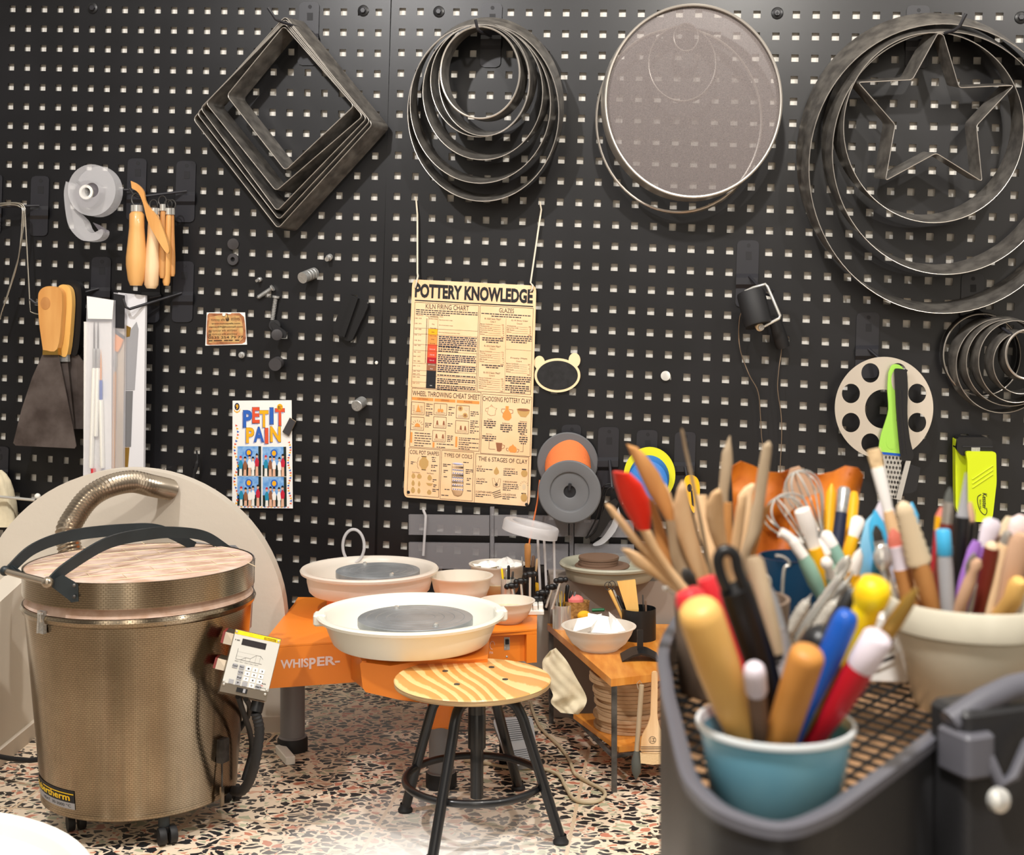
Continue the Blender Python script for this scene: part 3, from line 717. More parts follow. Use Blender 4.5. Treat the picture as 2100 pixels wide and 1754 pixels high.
# scrapers
PG = 'paint scrapers on one hook'
t = thing('paint_scraper', W(90, 919, .10), 'large wooden handled paint scraper with a wide rusty blade, front of three', 'scraper', PG)
hp = [(88, 718), (80, 660), (78, 612), (82, 596), (94, 588), (112, 588), (124, 596), (127, 612), (126, 650), (117, 716)]
b = MB(); b.prism(wp([(p.x, p.y) for p in curve(hp+[hp[0]], 4)][:-1], .128), -NW*.022, 'beech'); b.build('handle', t, 30)
b = MB(); wdisc(b, 93, 622, 10, 13, .1290, .002, 'mid_wood', 24); b.build('hang_hole', t)
b = MB(); b.prism(wp([(88, 712), (118, 713), (119, 728), (87, 728)], .127), -NW*.018, 'brass'); b.build('ferrule', t)
b = MB(); b.prism(wp([(87, 727), (119, 727), (126, 760), (150, 880), (156, 915), (153, 920), (32, 914), (27, 909), (44, 840), (66, 774)], .118), -NW*.003, 'blade_steel'); b.build('blade', t, 0)
t = thing('paint_scraper', W(135, 880, .08), 'wooden handled scraper in the middle of the three scrapers', 'scraper', PG)
hp = [(120, 728), (124, 660), (122, 610), (118, 592), (126, 584), (138, 586), (146, 600), (147, 640), (138, 726)]
b = MB(); b.prism(wp([(p.x, p.y) for p in curve(hp+[hp[0]], 4)][:-1], .103), -NW*.02, 'handle_yellow_wood'); b.build('handle', t, 30)
b = MB(); b.prism(wp([(120, 726), (138, 726), (139, 742), (121, 742)], .10), -NW*.014, 'zinc'); b.build('ferrule', t)
b = MB(); b.prism(wp([(121, 740), (138, 740), (150, 860), (150, 900), (90, 900)], .094), -NW*.003, 'blade_steel'); b.build('blade', t, 0)
t = thing('paint_scraper', W(150, 882, .05), 'black plastic handled scraper at the back of the three scrapers', 'scraper', PG)
hp = [(137, 722), (148, 640), (146, 600), (132, 580), (146, 574), (160, 580), (167, 600), (166, 660), (158, 726)]
b = MB(); b.prism(wp([(p.x, p.y) for p in curve(hp+[hp[0]], 4)][:-1], .08), -NW*.024, 'black_plastic'); b.build('handle', t, 30)
b = MB(); b.prism(wp([(140, 722), (158, 724), (178, 752), (178, 880), (128, 880)], .07), -NW*.003, 'blade_steel'); b.build('blade', t, 0)
# brush packets
BG = 'brush packets on the hooks'
def packet(pts, off, label, m='film'):
    t = thing('brush_packet', W(pts[2][0], pts[2][1], off-.03), label, 'brush pack', BG)
    b = MB(); b.prism(wp(pts, off), -NW*.012, m); b.build('sleeve', t, 0)
    return t
t = packet([(178, 607), (233, 616), (229, 985), (170, 985)], .118, 'clear packet of thin white-handled brushes, leftmost packet on the hooks')
b = MB(); b.prism(wp([(178, 608), (233, 616), (230, 655), (180, 654)], .1195), -NW*.001, 'paper_white'); b.build('header_card', t, 0)
b = MB(); b.prism(wp([(172, 660), (229, 660), (228, 985), (171, 985)], .105), -NW*.001, 'paper_white'); b.build('backing_card', t, 0)
for x0, x1, y0, y1, m in ((193, 187, 700, 960, 'white_plastic'), (201, 197, 700, 895, 'white_plastic'), (207, 210, 765, 960, 'white_plastic')):
    b = MB(); wcyl(b, (x0, y0+55, .112), (x1, y1, .112), .0072, m, 10); b.build('brush_handle', t)
    b = MB(); wcyl(b, (x0, y0+15, .112), (x0, y0+57, .112), .0045, 'royal_blue' if x0 == 207 else 'zinc', 10)
    wcyl(b, (x0, y0-50 if x0 != 207 else y0-50, .112), (x0, y0+16, .112), .0022, 'print_orange' if x0 == 207 else 'steel_dark', 6, [(.1, 0), (1, .5), (1, 1)]); b.build('brush_tip', t)
b = MB(); wcyl(b, (191, 961, .112), (191, 975, .112), .007, 'red_handle', 10); wcyl(b, (209, 966, .112), (209, 978, .112), .007, 'royal_blue', 10); wcyl(b, (200, 968, .112), (200, 980, .112), .006, 'bright_yellow', 10); b.build('end_cap', t)
t = packet([(233, 600), (256, 604), (252, 985), (228, 985)], .100, 'packet with a fan-shaped orange bristle brush, between two clear packets')
b = MB(); b.prism(wp([(233, 602), (256, 606), (255, 674), (232, 672)], .1015), -NW*.001, 'ink'); b.build('header_card', t, 0)
b = MB(); b.prism(wp([(231, 672), (255, 674), (251, 985), (228, 985)], .088), -NW*.001, 'bone_beige'); b.build('backing_card', t, 0)
b = MB(); b.prism(wp([(233, 718), (236, 680), (254, 692), (247, 712), (241, 722), (235, 720)], .097), -NW*.006, 'print_orange'); b.prism(wp([(235, 676), (254, 690), (253, 696), (236, 684)], .098), -NW*.006, 'ink'); b.build('bristles', t, 0)
b = MB(); wcyl(b, (237, 720, .095), (235, 764, .095), .006, 'zinc', 10, [(.6, 0), (1, .5), (.8, 1)]); b.build('ferrule', t)
b = MB(); wcyl(b, (235, 762, .095), (231, 985, .095), .0055, 'beech', 10); b.build('brush_handle', t)
t = packet([(242, 600), (298, 606), (294, 985), (250, 985)], .082, 'shiny silver packet holding a wide gold-tipped brush, rightmost packet', 'film_white')
b = MB(); b.prism(wp([(258, 690), (280, 660), (284, 675), (276, 800), (254, 800)], .0835), -NW*.001, 'key_grey'); b.build('brush_shadow_card', t, 0)
b = MB(); b.prism(wp([(256, 666), (268, 672), (266, 690), (256, 692)], .0845), -NW*.002, 'brass'); b.prism(wp([(252, 690), (258, 690), (256, 800), (252, 800)], .0845), -NW*.002, 'brass'); b.prism(wp([(253, 918), (265, 918), (262, 958), (252, 958)], .0845), -NW*.002, 'brass'); b.build('gold_trim', t, 0)
b = MB(); b.prism(wp([(252, 802), (272, 802), (268, 916), (251, 916)], .0845), -NW*.002, 'grey_plastic'); b.build('insert', t, 0)
# cloth bag and rod
b = MB(); rg = []
for py, x0, x1 in ((964, -20, 4), (972, -24, 14), (985, -28, 22), (1005, -32, 27), (1030, -34, 32), (1060, -36, 36), (1082, -34, 36)):
    ring = []
    for k in range(28):
        a = 2*PI*k/28; w = 1+.09*math.sin(a*6+py*.05)
        ring.append(W((x0+x1)/2+(x1-x0)/2*math.cos(a)*w, py, .06+.05*math.sin(a)*w))
    rg.append(ring)
b.loft(rg, 'canvas'); one(b, 'cloth_bag', 'cream cloth bag with drawn folds hanging at the left edge', 'bag', None, 60)
b = MB(); b.tube([W(-60, 1013, .14), W(72, 1026, .12)], .0045, 'chrome', 10); one(b, 'steel_rod', 'thin steel rod sticking out in front of the cloth bag', 'rod')
b = MB(); b.ball(W(77, 1018, .11), .009, 'white_plastic', 12); one(b, 'white_bead', 'tiny white bead at the end of the steel rod', 'bead')
b = MB(); b.tube([W(p.x, p.y, .03) for p in curve([(403, 924), (405, 940), (403, 955), (398, 975), (395, 1000)], 5)], [.003]*8+[.006]*6+[.005]*7, 'black_rubber', 8); one(b, 'black_strap', 'narrow black strap hanging on the pegboard above the kiln hose', 'strap')
b = MB(); b.tube([W(p.x, p.y, .03) for p in curve([(322, 975), (328, 965), (338, 962)], 5)], .0022, 'wire', 6); b.tube([W(338, 962, .03), W(338, 962, 0)], .0022, 'wire', 6); one(b, 'small_hook', 'little wire hook above the kiln hose', 'hook')
# business card
def quad(c, off):
    """surface over four pixel corners tl, tr, br, bl"""
    def f(u, v):
        x = (c[0][0]*(1-u)+c[1][0]*u)*(1-v)+(c[3][0]*(1-u)+c[2][0]*u)*v
        y = (c[0][1]*(1-u)+c[1][1]*u)*(1-v)+(c[3][1]*(1-u)+c[2][1]*u)*v
        return W(x, y, off)
    return f
C = [(424, 641), (502.5, 641), (506.5, 707), (421, 709)]
t = thing('business_card', W(464, 709, .002), 'small burnt-parchment business card pinned on the left pegboard', 'card')
b = MB(); b.prism([quad(C, .004)(u, v) for u, v in ((0, 0), (1, 0), (1, 1), (0, 1))], -NW*.0012, 'paper_white')
f = quad(C, .0044)
b.patch(f, [(.02, .08), (.06, .02), (.3, .03), (.5, .02), (.56, .05), (.62, .05), (.65, .02), (.86, .02), (.97, .14), (.99, .5), (.985, .8), (.96, .92), (.88, .97), (.5, .98), (.1, .985), (.03, .96), (.012, .5)], 'card_border')
f = quad(C, .0047)
b.patch(f, [(.07, .14), (.3, .09), (.5, .08), (.85, .1), (.91, .25), (.93, .6), (.9, .82), (.8, .92), (.4, .9), (.09, .92), (.055, .5)], 'card_paper')
b.build('card', t, 0)
f = quad(C, .0051); b = MB()
b.text(f, 'tuncay efe', .12, .18, .47, .28, 'ink_brown'); b.text(f, 'atölyesi', .63, .13, .86, .28, 'ink_brown')
b.text(f, 'www.tuncayefe.com', .13, .31, .86, .375, 'ink_brown', .02); b.text(f, 'gemici59@hotmail.com', .07, .41, .92, .48, 'ink_brown', .02)
b.text(f, 'tuncay efe atölyesi', .16, .51, .78, .60, 'ink_brown', 0, .3); b.text(f, 'tuncay.efe.atolyesi', .16, .62, .78, .71, 'ink_brown', 0, .3)
b.text(f, '0535 254 79 77', .07, .725, .92, .80, 'ink_brown', .02)
for u in (.07, .2, .3, .45, .56, .72): b.rect(f, u, .84, u+.1, .875, 'ink_brown')
b.rect(f, .07, .53, .135, .61, 'ink_brown'); b.rect(f, .07, .64, .135, .72, 'ink_brown')
f2 = quad(C, .0053); b.text(f2, 'f', .09, .535, .118, .605, 'card_paper', .02); b.frame(f2, .083, .655, .122, .705, .008, 'card_paper')
b.rect(f, .535, .03, .55, .2, 'ink_brown'); b.patch(f, [(.49, .22), (.505, .13), (.525, .2), (.545, .2), (.565, .13), (.585, .22), (.56, .27), (.515, .27)], 'ink_brown')
b.build('lettering', t, 0)
b = MB(); wdisc(b, 459, 645, 3.2, 3.6, .008, .004, 'white_plastic', 16); one(b, 'push_magnet', 'tiny white round magnet holding the business card', 'magnet')
# magnets, screws and clips
SM = 'bits stuck to the left pegboard'
def stub(p0, p1, r, m, name, label, cat, prof=None):
    b = MB(); wcyl(b, p0, p1, r, m, 20, prof); return one(b, name, label, cat, SM, 30)
stub((478, 500, .001), (478, 501, .010), .0165, 'grey_magnet', 'disc_magnet', 'plain grey disc magnet above the grey ring washer', 'magnet')
b = MB(); wdisc(b, 477, 532, 11, 12, .009, .008, 'grey_magnet', 28, 4.5); one(b, 'ring_magnet', 'grey ring magnet with a hole below the plain grey disc', 'magnet', SM, 30)
stub((645, 560, .001), (620, 570, .055), .0165, 'zinc', 'magnet_stack', 'stack of shiny silver disc magnets beside the diamond tip', 'magnet', [(0, 0), (1, 0), (1, .2), (.93, .22), (1, .24), (1, .42), (.93, .44), (1, .46), (1, .64), (.93, .66), (1, .68), (1, 1), (0, 1)])
stub((677, 527, .001), (670, 532, .025), .0085, 'zinc', 'small_screw', 'small silver screw with a brass nut right of the magnet stack', 'screw', [(0, 0), (1.1, 0), (1.1, .45), (.75, .5), (.75, 1), (0, 1)])
stub((534, 573, .001), (526, 576, .022), .0062, 'zinc', 'small_screw', 'tiny silver screw above the slanting screws', 'screw', [(0, 0), (1.1, 0), (1.1, .4), (.7, .5), (.7, 1), (0, 1)])
def screw(p0, p1, r, label):
    a, c = W(*p0), W(*p1); d = c-a; n = 14
    pr = [(0, 0), (r*1.7, 0), (r*1.7, d.length*.08), (r, d.length*.1)]
    for k in range(n): q = .12+.86*k/n; pr += [(r*1.15, d.length*q), (r*.8, d.length*(q+.4/n))]
    pr += [(r*.6, d.length), (0, d.length)]
    b = MB(); b.lathe(a, d, pr, 'zinc', 12); one(b, 'long_screw', label, 'screw', SM, 30)
screw((560, 590, .01), (528, 611, .01), .0058, 'silver screw lying slanted on the pegboard')
screw((566, 607, .012), (558, 660, .012), .0062, 'long silver screw standing upright above the black knobs')
stub((562, 668, .001), (563, 668, .03), .0175, 'black_rubber', 'ribbed_stud', 'black ribbed knob with a flat plate under the long screw', 'knob')
b = MB(); b.prism(wp(rounded([(553, 664), (560, 660), (588, 682), (586, 694), (570, 694)], 4), .036), -NW*.005, 'black_rubber'); wcyl(b, (567, 686, .036), (568, 687, .052), .016, 'grey_magnet'); one(b, 'magnet_clip', 'dark round magnet on a small black plate, below the ribbed knob', 'magnet', SM, 30)
stub((570, 744, .001), (564, 748, .04), .0185, 'grey_magnet', 'magnet_stack', 'stack of dark grey disc magnets below the black knobs', 'magnet', [(0, 0), (1, 0), (1, .3), (.94, .32), (1, .34), (1, .6), (.94, .62), (1, .64), (1, 1), (0, 1)])
stub((497, 728, .001), (493, 729, .018), .0085, 'zinc', 'small_screw', 'silver screw with a square nut below the business card', 'screw', [(0, 0), (1.1, 0), (1.1, .5), (.7, .55), (.7, 1), (0, 1)])
stub((772, 744, .001), (772, 744, .004), .0048, 'rivet', 'pin_magnet', 'tiny pale pin near the pegboard seam', 'pin')
stub((743, 824, .001), (731, 833, .045), .0165, 'zinc', 'cylinder_magnet', 'silver cylinder magnet right of the party photo strip', 'magnet')
t = thing('black_clip', W(720, 700, .0), 'large black plastic clip with a raised grip, tilted on the pegboard', 'clip')
b = MB(); b.prism(wp(rounded([(716, 604), (752, 618), (755, 628), (722, 699), (710, 700), (684, 682), (683, 672), (706, 610)], 6), .022), -NW*.02, 'black_plastic'); b.build('body', t, 30)
b = MB(); b.prism(wp([(725, 608), (734, 612), (706, 692), (697, 688)], .036), -NW*.014, 'black_plastic'); b.build('grip', t, 30)
# photo strip
C = [(477, 822), (598, 821), (600.5, 1043), (476, 1042)]
t = thing('photo_strip', W(538, 1043, .002), 'white party photo strip with four group pictures and colourful lettering', 'photo print')
b = MB(); b.prism([quad(C, .006)(u, v) for u, v in ((0, 0), (1, 0), (1, 1), (0, 1))], -NW*.001, 'paper_white'); b.build('paper', t, 0)
b = MB(); f1 = quad(C, .0064); f2 = quad(C, .0068); f3 = quad(C, .0072)
# block letters with lilac sides
def block(s, u0, v0, u1, v1, m):
    du, dv = -.022, .016
    for k in (1.0, .66, .33): b.text(lambda u, v: f1(u+du*k, v+dv*k), s, u0, v0, u1, v1, 'print_lilac', .035)
    b.text(lambda u, v: f2(u+du*1.1, v+dv*1.1) if 0 else f1(u-.002, v+.002), s, u0-.006, v0-.004, u1+.006, v1+.004, 'navy_print', .05)
    b.text(f2, s, u0, v0, u1, v1, m, .035)
for s, u0, v0, u1, v1, m in (('P', .18, .09, .33, .25, 'print_blue'), ('E', .335, .063, .455, .21, 'print_red'), ('T', .455, .092, .605, .25, 'print_yellow'), ('I', .63, .066, .69, .22, 'print_blue'), ('T', .72, .075, .88, .235, 'print_red'),
                             ('P', .23, .252, .365, .395, 'print_yellow'), ('A', .36, .245, .53, .385, 'print_blue'), ('I', .545, .256, .60, .40, 'print_red'), ('N', .635, .242, .81, .385, 'print_yellow')): block(s, u0, v0, u1, v1, m)
b.disc(f2, .80, .064, .05, .031, 'print_yellow'); b.text(f3, '81¹', .77, .05, .83, .078, 'ink', .02)
b.disc(f2, .075, .055, .042, .034, 'navy_print'); b.text(f3, '9', .055, .034, .097, .08, 'print_yellow', .03); b.patch(f2, [(.02, .075), (.05, .1), (.1, .1), (.135, .07), (.12, .1), (.075, .115), (.03, .1)], 'print_yellow')
b.build('lettering', t, 0)
for i, (u0, v0) in enumerate(((.085, .425), (.505, .43), (.085, .705), (.505, .71))):
    u1, v1 = u0+.395, v0+.275
    b = MB(); b.rect(f1, u0, v0, u1, v1, 'photo_dark'); b.rect(f2, u0+.0, v0, u1-.045, v0+.17, 'photo_sky')
    g = quad(C, .0070)
    b.disc(g, u0+.19, v0+.062, .06, .038, 'print_blue'); b.disc(f3, u0+.19, v0+.06, .035, .024, 'print_yellow')
    rr = random.Random(i+3)
    for k, (uu, top, body, leg, hat) in enumerate(((.06, .10, 'teal_print', 'white_plastic', 'crimson_print'), (.13, .105, 'print_brown', 'skin_print', 'ink'), (.20, .10, 'paper_white', 'skin_print', 'navy_print'), (.27, .10, 'paper_white', 'white_plastic', 'ink'), (.33, .085, 'crimson_print', 'skin_print', 'ink'))):
        uu += u0+rr.uniform(-.012, .012); vv = v0+top+rr.uniform(-.012, .012)
        h = quad(C, .0073+.0002*k); h2 = quad(C, .0074+.0002*k)
        b.patch(h, [(uu-.018, vv+.085), (uu+.02, vv+.085), (uu+.024, v1), (uu-.026, v1)], leg)
        b.patch(h2, [(uu-.012, vv+.03), (uu+.014, vv+.03), (uu+.036, vv+.06), (uu+.028, vv+.11), (uu-.026, vv+.11), (uu-.034, vv+.06)], body)
        b.disc(h2, uu, vv+.012, .02, .017, 'skin_print', 12)
        b.patch(quad(C, .0076+.0002*k), [(uu-.024, vv+.006), (uu-.012, vv-.012), (uu+.012, vv-.012), (uu+.026, vv+.006)], hat)
    b.build('photo', t, 0)
b = MB(); cc = ('print_red', 'print_yellow', 'print_blue')
for k in range(26):
    v = .22+k*.029; u = .07+.028*math.sin(k*.62)
    if v < .96: b.patch(f2, [(u-.022, v), (u+.018, v+.012), (u-.018, v+.022)], cc[k % 3])
    v2 = .38+k*.0235; u2 = .945+.022*math.sin(k*.62)
    if v2 < .96: b.patch(f2, [(u2+.02, v2), (u2-.02, v2+.01), (u2+.018, v2+.019)], cc[k % 3])
for k in range(16): b.patch(f2, [(.08+k*.055, .985), (.115+k*.055, .985), (.098+k*.055, .997)], cc[k % 3])
b.build('pennant_border', t, 0)
b = MB(); b.prism(wp([(594, 857), (606, 865), (592, 895), (579, 886)], .014), -NW*.006, 'grey_wood'); b.prism(wp([(594, 857), (606, 865), (592, 895), (579, 886)], .0145), -NW*.0004, 'grey_magnet'); one(b, 'bar_magnet', 'small dark bar magnet holding the photo strip', 'magnet', None, 0)
# ================================================================== pottery poster
C = [(845.6, 573), (1100, 586), (1086.5, 1039), (827.5, 1020)]
t = thing('pottery_poster', W(957, 1039, .01), 'tan pottery knowledge poster with charts, hanging by two strings', 'poster')
b = MB(); rp = rounded([(0, 0), (1, 0), (1, 1), (0, 1)], .035, 5); b.prism([quad(C, .016)(u, v) for u, v in rp], -NW*.0015, 'poster_paper'); b.build('sheet', t, 0)
f1 = quad(C, .0163); f2 = quad(C, .0166); f3 = quad(C, .0169); AS = 1.76
def cu(x, y):
    """crop coordinates of the poster (855 wide, 1500 high, skewed) to its own u, v"""
    x -= 120; y -= 115
    det = 855*1500-(-60)*40
    return ((x*1500+60*y)/det, (855*y-40*x)/det)
b = MB()
def T(s, x0, y0, x1, h, m='ink', bold=0.0, f=None):
    u0, v0 = cu(x0, y0); u1, _ = cu(x1, y0+(x1-x0)*.047)
    b.text(f or f2, s, u0, v0, u1, v0+h/1500.0, m, bold)
def R(x0, y0, x1, h, m, f=None):
    u0, v0 = cu(x0, y0); u1, _ = cu(x1, y0+(x1-x0)*.047); b.rect(f or f1, u0, v0, u1, v0+h/1500.0, m)
def DASH(x0, y0, x1, n, dy=13, m='ink_soft', h=6, seed=0, center=False):
    """rows of unreadable small print"""
    rr = random.Random(seed+int(x0*7+y0))
    for k in range(n):
        x = x0; xe = x1 if not center else x1
        if k == n-1 and n > 1: xe = x0+(x1-x0)*(.55 if not center else .8)
        if center and k == n-1 and n > 1: x = x0+(x1-x0)*.2
        while x < xe-4:
            w = min(rr.uniform(8, 30), xe-x); yy = y0+k*dy+(x-x0)*.047-k*0
            R(x-k*dy*.04, yy, x-k*dy*.04+w, h, m); x += w+4
def L(pts, w=2.2, m='ink'):
    b.line(f2, [cu(*p) for p in pts], w/855.0, m, AS)
def BOX(x0, y0, x1, y1, w=2.2):
    """frame whose sides follow the poster's own axes; y taken at the left edge"""
    u0, v0 = cu(x0, y0); u1 = cu(x1, y0+(x1-x0)*.047)[0]; v1 = v0+(y1-y0)/1500.0
    b.frame(f2, u0, v0, u1, v1, w/855.0, 'ink', AS)
T('POTTERY KNOWLEDGE', 140, 142, 952, 98, 'ink', .045)
R(138, 255, 952, 8, 'ink'); BOX(138, 272, 578, 856); BOX(588, 292, 952, 878)
T('KILN FIRING CHART', 213, 282, 510, 34); T('GLAZES', 718, 308, 820, 30)
DASH(146, 320, 570, 3, 14, 'ink_soft', 7); DASH(595, 342, 940, 2, 15, 'ink_soft', 7, 0, True)
for x, s, x1 in ((147, 'Temperature', 195), (213, 'Cone', 232), (243, 'Incandescence', 298), (310, 'Event', 332)): T(s, x, 358+(x-147)*.05, x1, 8, 'ink')
# temperature scale
cols = ((372, 'poster_paper'), (452, 'print_yellow'), (495, 'print_orange'), (560, 'print_red'), (650, 'deep_red'), (690, 'print_brown'), (740, 'ink'))
for k, (y, m) in enumerate(cols):
    if m != 'poster_paper': R(232-(y-372)*.037, y, 296-(y-372)*.037, (cols[k+1][0]-y if k < 6 else 120), m)
BOX(233, 372, 297, 862, 1.6)
for s, y, m in (('Brilliant white', 380, 'ink'), ('White', 418, 'ink'), ('Yellow white', 444, 'ink'), ('Yellow', 472, 'ink'), ('Yellow orange', 497, 'ink'), ('Orange', 522, 'ink'), ('Red orange', 550, 'ink'), ('Cherry red', 590, 'paper_white'), ('Dull red', 628, 'paper_white'), ('Dark red', 666, 'paper_white'), ('Dull red glow', 697, 'paper_white'), ('Black', 724, 'paper_white'), ('dark', 838, 'paper_white')):
    w = len(s)*3.7; xc = 265-(y-372)*.037; T(s, xc-w/2, y, xc+w/2, 8, m, 0, f3)
for k, (y, s) in enumerate(((378, '1400  2552'), (414, '1300  2372'), (452, '1250  2282'), (492, '1200  2192'), (530, '1100  2012'), (564, '1000  1832'), (610, '900  1652'), (640, '800  1472'), (672, '700  1292'), (705, '600  1112'), (742, '400  752'), (760, '300  572'), (782, '200  392'), (824, '100  212'))): T(s, 138-(y-378)*.037, y, 185-(y-378)*.037, 7, 'ink')
for y in range(385, 690, 9): R(217-(y-385)*.037, y, 224-(y-385)*.037, 5, 'ink_soft')
for y in (448, 488, 560, 602, 690, 738, 772, 818): L([(136-(y-372)*.037, y), (570-(y-372)*.03, y+20)], 1.4)
T('End of porcelain range.', 306, 388, 398, 9); T('End of stoneware range.', 304, 424, 400, 9); T('End of earthenware (red clay) range.', 302, 474, 448, 9)
for y, n, dy in ((502, 6, 13), (574, 3, 14), (628, 5, 13), (702, 4, 13), (766, 1, 13), (792, 3, 13), (838, 3, 12)): DASH(302-(y-500)*.04, y, 562-(y-500)*.04, n, dy, 'navy_print' if n > 3 else 'ink_soft', 8)
def recipe(x, y, x1, title, cone, items):
    T(title, x+30, y, x1-20, 13); T(cone, x+68, y+22, x+105, 10)
    for k, (s, q) in enumerate(items):
        yy = y+38+k*14; xx = x-k*.6
        if s: T(s, xx, yy, xx+5.2*len(s), 9)
        T(q, x1-len(q)*5.5, yy+(x1-x)*.047, x1, 9)
        if s: L([(xx+5.2*len(s)+4, yy+12), (x1-22, yy+8+(x1-x)*.047)], 1.1, 'ink_soft')
recipe(588, 374, 750, 'R-1030 Satin Matt*', 'Cone 5', (('Barium Carbonate', '12%'), ('Wollastonite', '15'), ('Ferro Frit 3134', '19'), ('Nepheline Syenite', '42'), ('EPK Kaolin', '10'), ('Silica', '4'), ('', '100%')))
recipe(584, 560, 746, 'R-1012 Satin Matt*', 'Cone 5', (('Barium Carbonate', '11%'), ('Whiting', '12'), ('Ferro Frit 3134', '17'), ('Nepheline Syenite', '44'), ('EPK Kaolin', '7'), ('Silica', '4'), ('', '100%')))
recipe(578, 742, 742, 'R-1015 Satin Matt*', 'Cone 6', (('Barium Carbonate', '16%'), ('Wollastonite', '15'), ('Ferro Frit 3134', '13'), ('Nepheline Syenite', '37'), ('EPK Kaolin', '14'), ('Silica', '6'), ('', '100%')))
recipe(770, 386, 936, 'G-19 Shiny Clear', 'Cone 6', (('Wollastonite', '30%'), ('Ferro Frit 3195', '32'), ('EPK Kaolin', '20'), ('Silica', '20'), ('', '100%')))
recipe(764, 642, 928, 'Frosty Matt', 'Cone 6', (('Barium Carbonate', '22%'), ('Lithium Carbonate', '6'), ('Nepheline Syenite', '60'), ('EPK Kaolin', '8'), ('Silica', '5'), ('', '100%')))
for x, y, x1, n in ((600, 508, 744, 3), (596, 694, 740, 2), (766, 492, 940, 4), (758, 770, 930, 4), (756, 832, 926, 4)): DASH(x, y, x1, n, 14, 'ink_soft', 8, 0, True)
L([(765, 378), (750, 880)], 1.2); L([(762, 588), (934, 598)], 1.2)
# wheel throwing and clay
BOX(118, 864, 590, 1266); BOX(600, 896, 936, 1300)
T('WHEEL THROWING CHEAT SHEET', 122, 880, 582, 34); T('CHOOSING POTTERY CLAY', 602, 910, 928, 33)
for x, x1, s in ((118, 264, 'CENTERING'), (272, 414, 'OPENING'), (424, 578, 'PULLING')):
    y = 924+(x-118)*.05; R(x, y, x1, 20, 'print_orange'); T(s, (x+x1)/2-len(s)*4, y+5, (x+x1)/2+len(s)*4, 12, 'print_brown', 0, f3)
for x, y, w, h in ((116, 958, 88, 84), (112, 1060, 88, 88), (270, 965, 86, 78), (266, 1056, 86, 76), (260, 1150, 86, 76), (422, 976, 88, 88), (416, 1080, 88, 86)):
    BOX(x, y, x+w, y+h, 2.4); R(x+12, y+h*.78, x+w-14, 9, 'poster_paper'); BOX(x+12, y+h*.78, x+w-14, y+h*.78+9, 1.4)
def PATCH(pts, m): b.patch(f2, [cu(*p) for p in pts], m)
def DISC(x, y, rx, ry, m, f=None): u, v = cu(x, y); b.disc(f or f2, u, v, rx/855.0, ry/1500.0, m)
PATCH([(160, 973), (145, 1026), (178, 1028)], 'print_orange'); PATCH([(135, 1128), (140, 1110), (154, 1102), (170, 1112), (174, 1130)], 'print_orange')
for k in range(7):
    a = PI*(.12+.76*k/6); L([(155-28*math.cos(a), 1124-28*math.sin(a)), (155-44*math.cos(a), 1124-44*math.sin(a))], 2)
for k in range(4):
    L([(122, 985+k*10), (138, 986+k*10)], 1.6); L([(174, 987+k*10), (192, 988+k*10)], 1.6)
DISC(302, 1014, 10, 12, 'print_orange'); DISC(322, 1015, 10, 12, 'print_orange'); L([(313, 975), (312, 1008)], 2)
for x, y in ((286, 1098), (330, 1100), (280, 1190), (324, 1192), (446, 1130), (476, 1132)): PATCH([(x, y-14), (x+8, y-16), (x+12, y+14), (x-4, y+12)], 'print_brown')
DISC(448, 998, 16, 17, 'print_tan'); DISC(448, 998, 7, 8, 'print_brown', f3); DISC(480, 1044, 16, 17, 'print_tan'); DISC(480, 1044, 7, 8, 'print_brown', f3); PATCH([(474, 992), (490, 986), (504, 996), (496, 1014), (480, 1010)], 'bone_beige'); PATCH([(430, 1036), (446, 1040), (452, 1054), (436, 1060), (428, 1050)], 'bone_beige')
for x, y, x1, n, dy in ((216, 968, 260, 2, 14), (214, 1000, 258, 1, 14), (212, 1024, 258, 3, 12), (208, 1100, 252, 3, 12), (368, 988, 408, 2, 14), (366, 1026, 410, 2, 14), (362, 1100, 400, 2, 14), (358, 1184, 398, 4, 12), (518, 1016, 574, 3, 13), (516, 1078, 570, 3, 13), (514, 1116, 572, 2, 13), (512, 1146, 572, 2, 13), (136, 1168, 250, 6, 17), (286, 1240, 400, 2, 22), (438, 1196, 574, 2, 13), (436, 1226, 574, 2, 13), (434, 1256, 572, 2, 13)): DASH(x, y, x1, n, dy)
for x, y in ((108, 1166), (258, 1232), (414, 1190)): R(x, y, x+13, 72 if x != 258 else 36, 'print_orange')
# clay pots
PATCH([(632, 1030), (640, 988), (650, 980), (672, 982), (684, 992), (696, 990), (690, 1004), (684, 1038), (656, 1044)], 'poster_paper'); L([(632, 1030), (640, 988), (650, 980), (672, 982), (684, 992), (698, 992), (688, 1006), (684, 1038), (656, 1044), (632, 1030)], 2, 'print_brown'); L([(640, 990), (622, 994), (618, 1010), (632, 1018)], 2, 'print_brown'); L([(654, 978), (660, 968), (668, 980)], 2, 'print_brown')
PATCH([(757, 976), (778, 976), (776, 1000), (794, 1030), (796, 1056), (778, 1074), (752, 1072), (734, 1050), (738, 1026), (756, 1000)], 'print_orange'); L([(755, 996), (730, 996), (728, 1016), (740, 1026)], 3, 'print_brown'); L([(778, 998), (806, 1002), (806, 1022), (792, 1028)], 3, 'print_brown')
PATCH([(832, 994), (850, 990), (905, 992), (923, 1000), (916, 1024), (894, 1050), (858, 1046), (840, 1022)], 'print_tan'); DISC(878, 1000, 42, 9, 'print_brown', f3)
PATCH([(688, 1226), (732, 1228), (726, 1280), (712, 1288), (696, 1284)], 'print_brown'); L([(732, 1240), (748, 1244), (744, 1262), (728, 1268)], 3, 'print_brown')
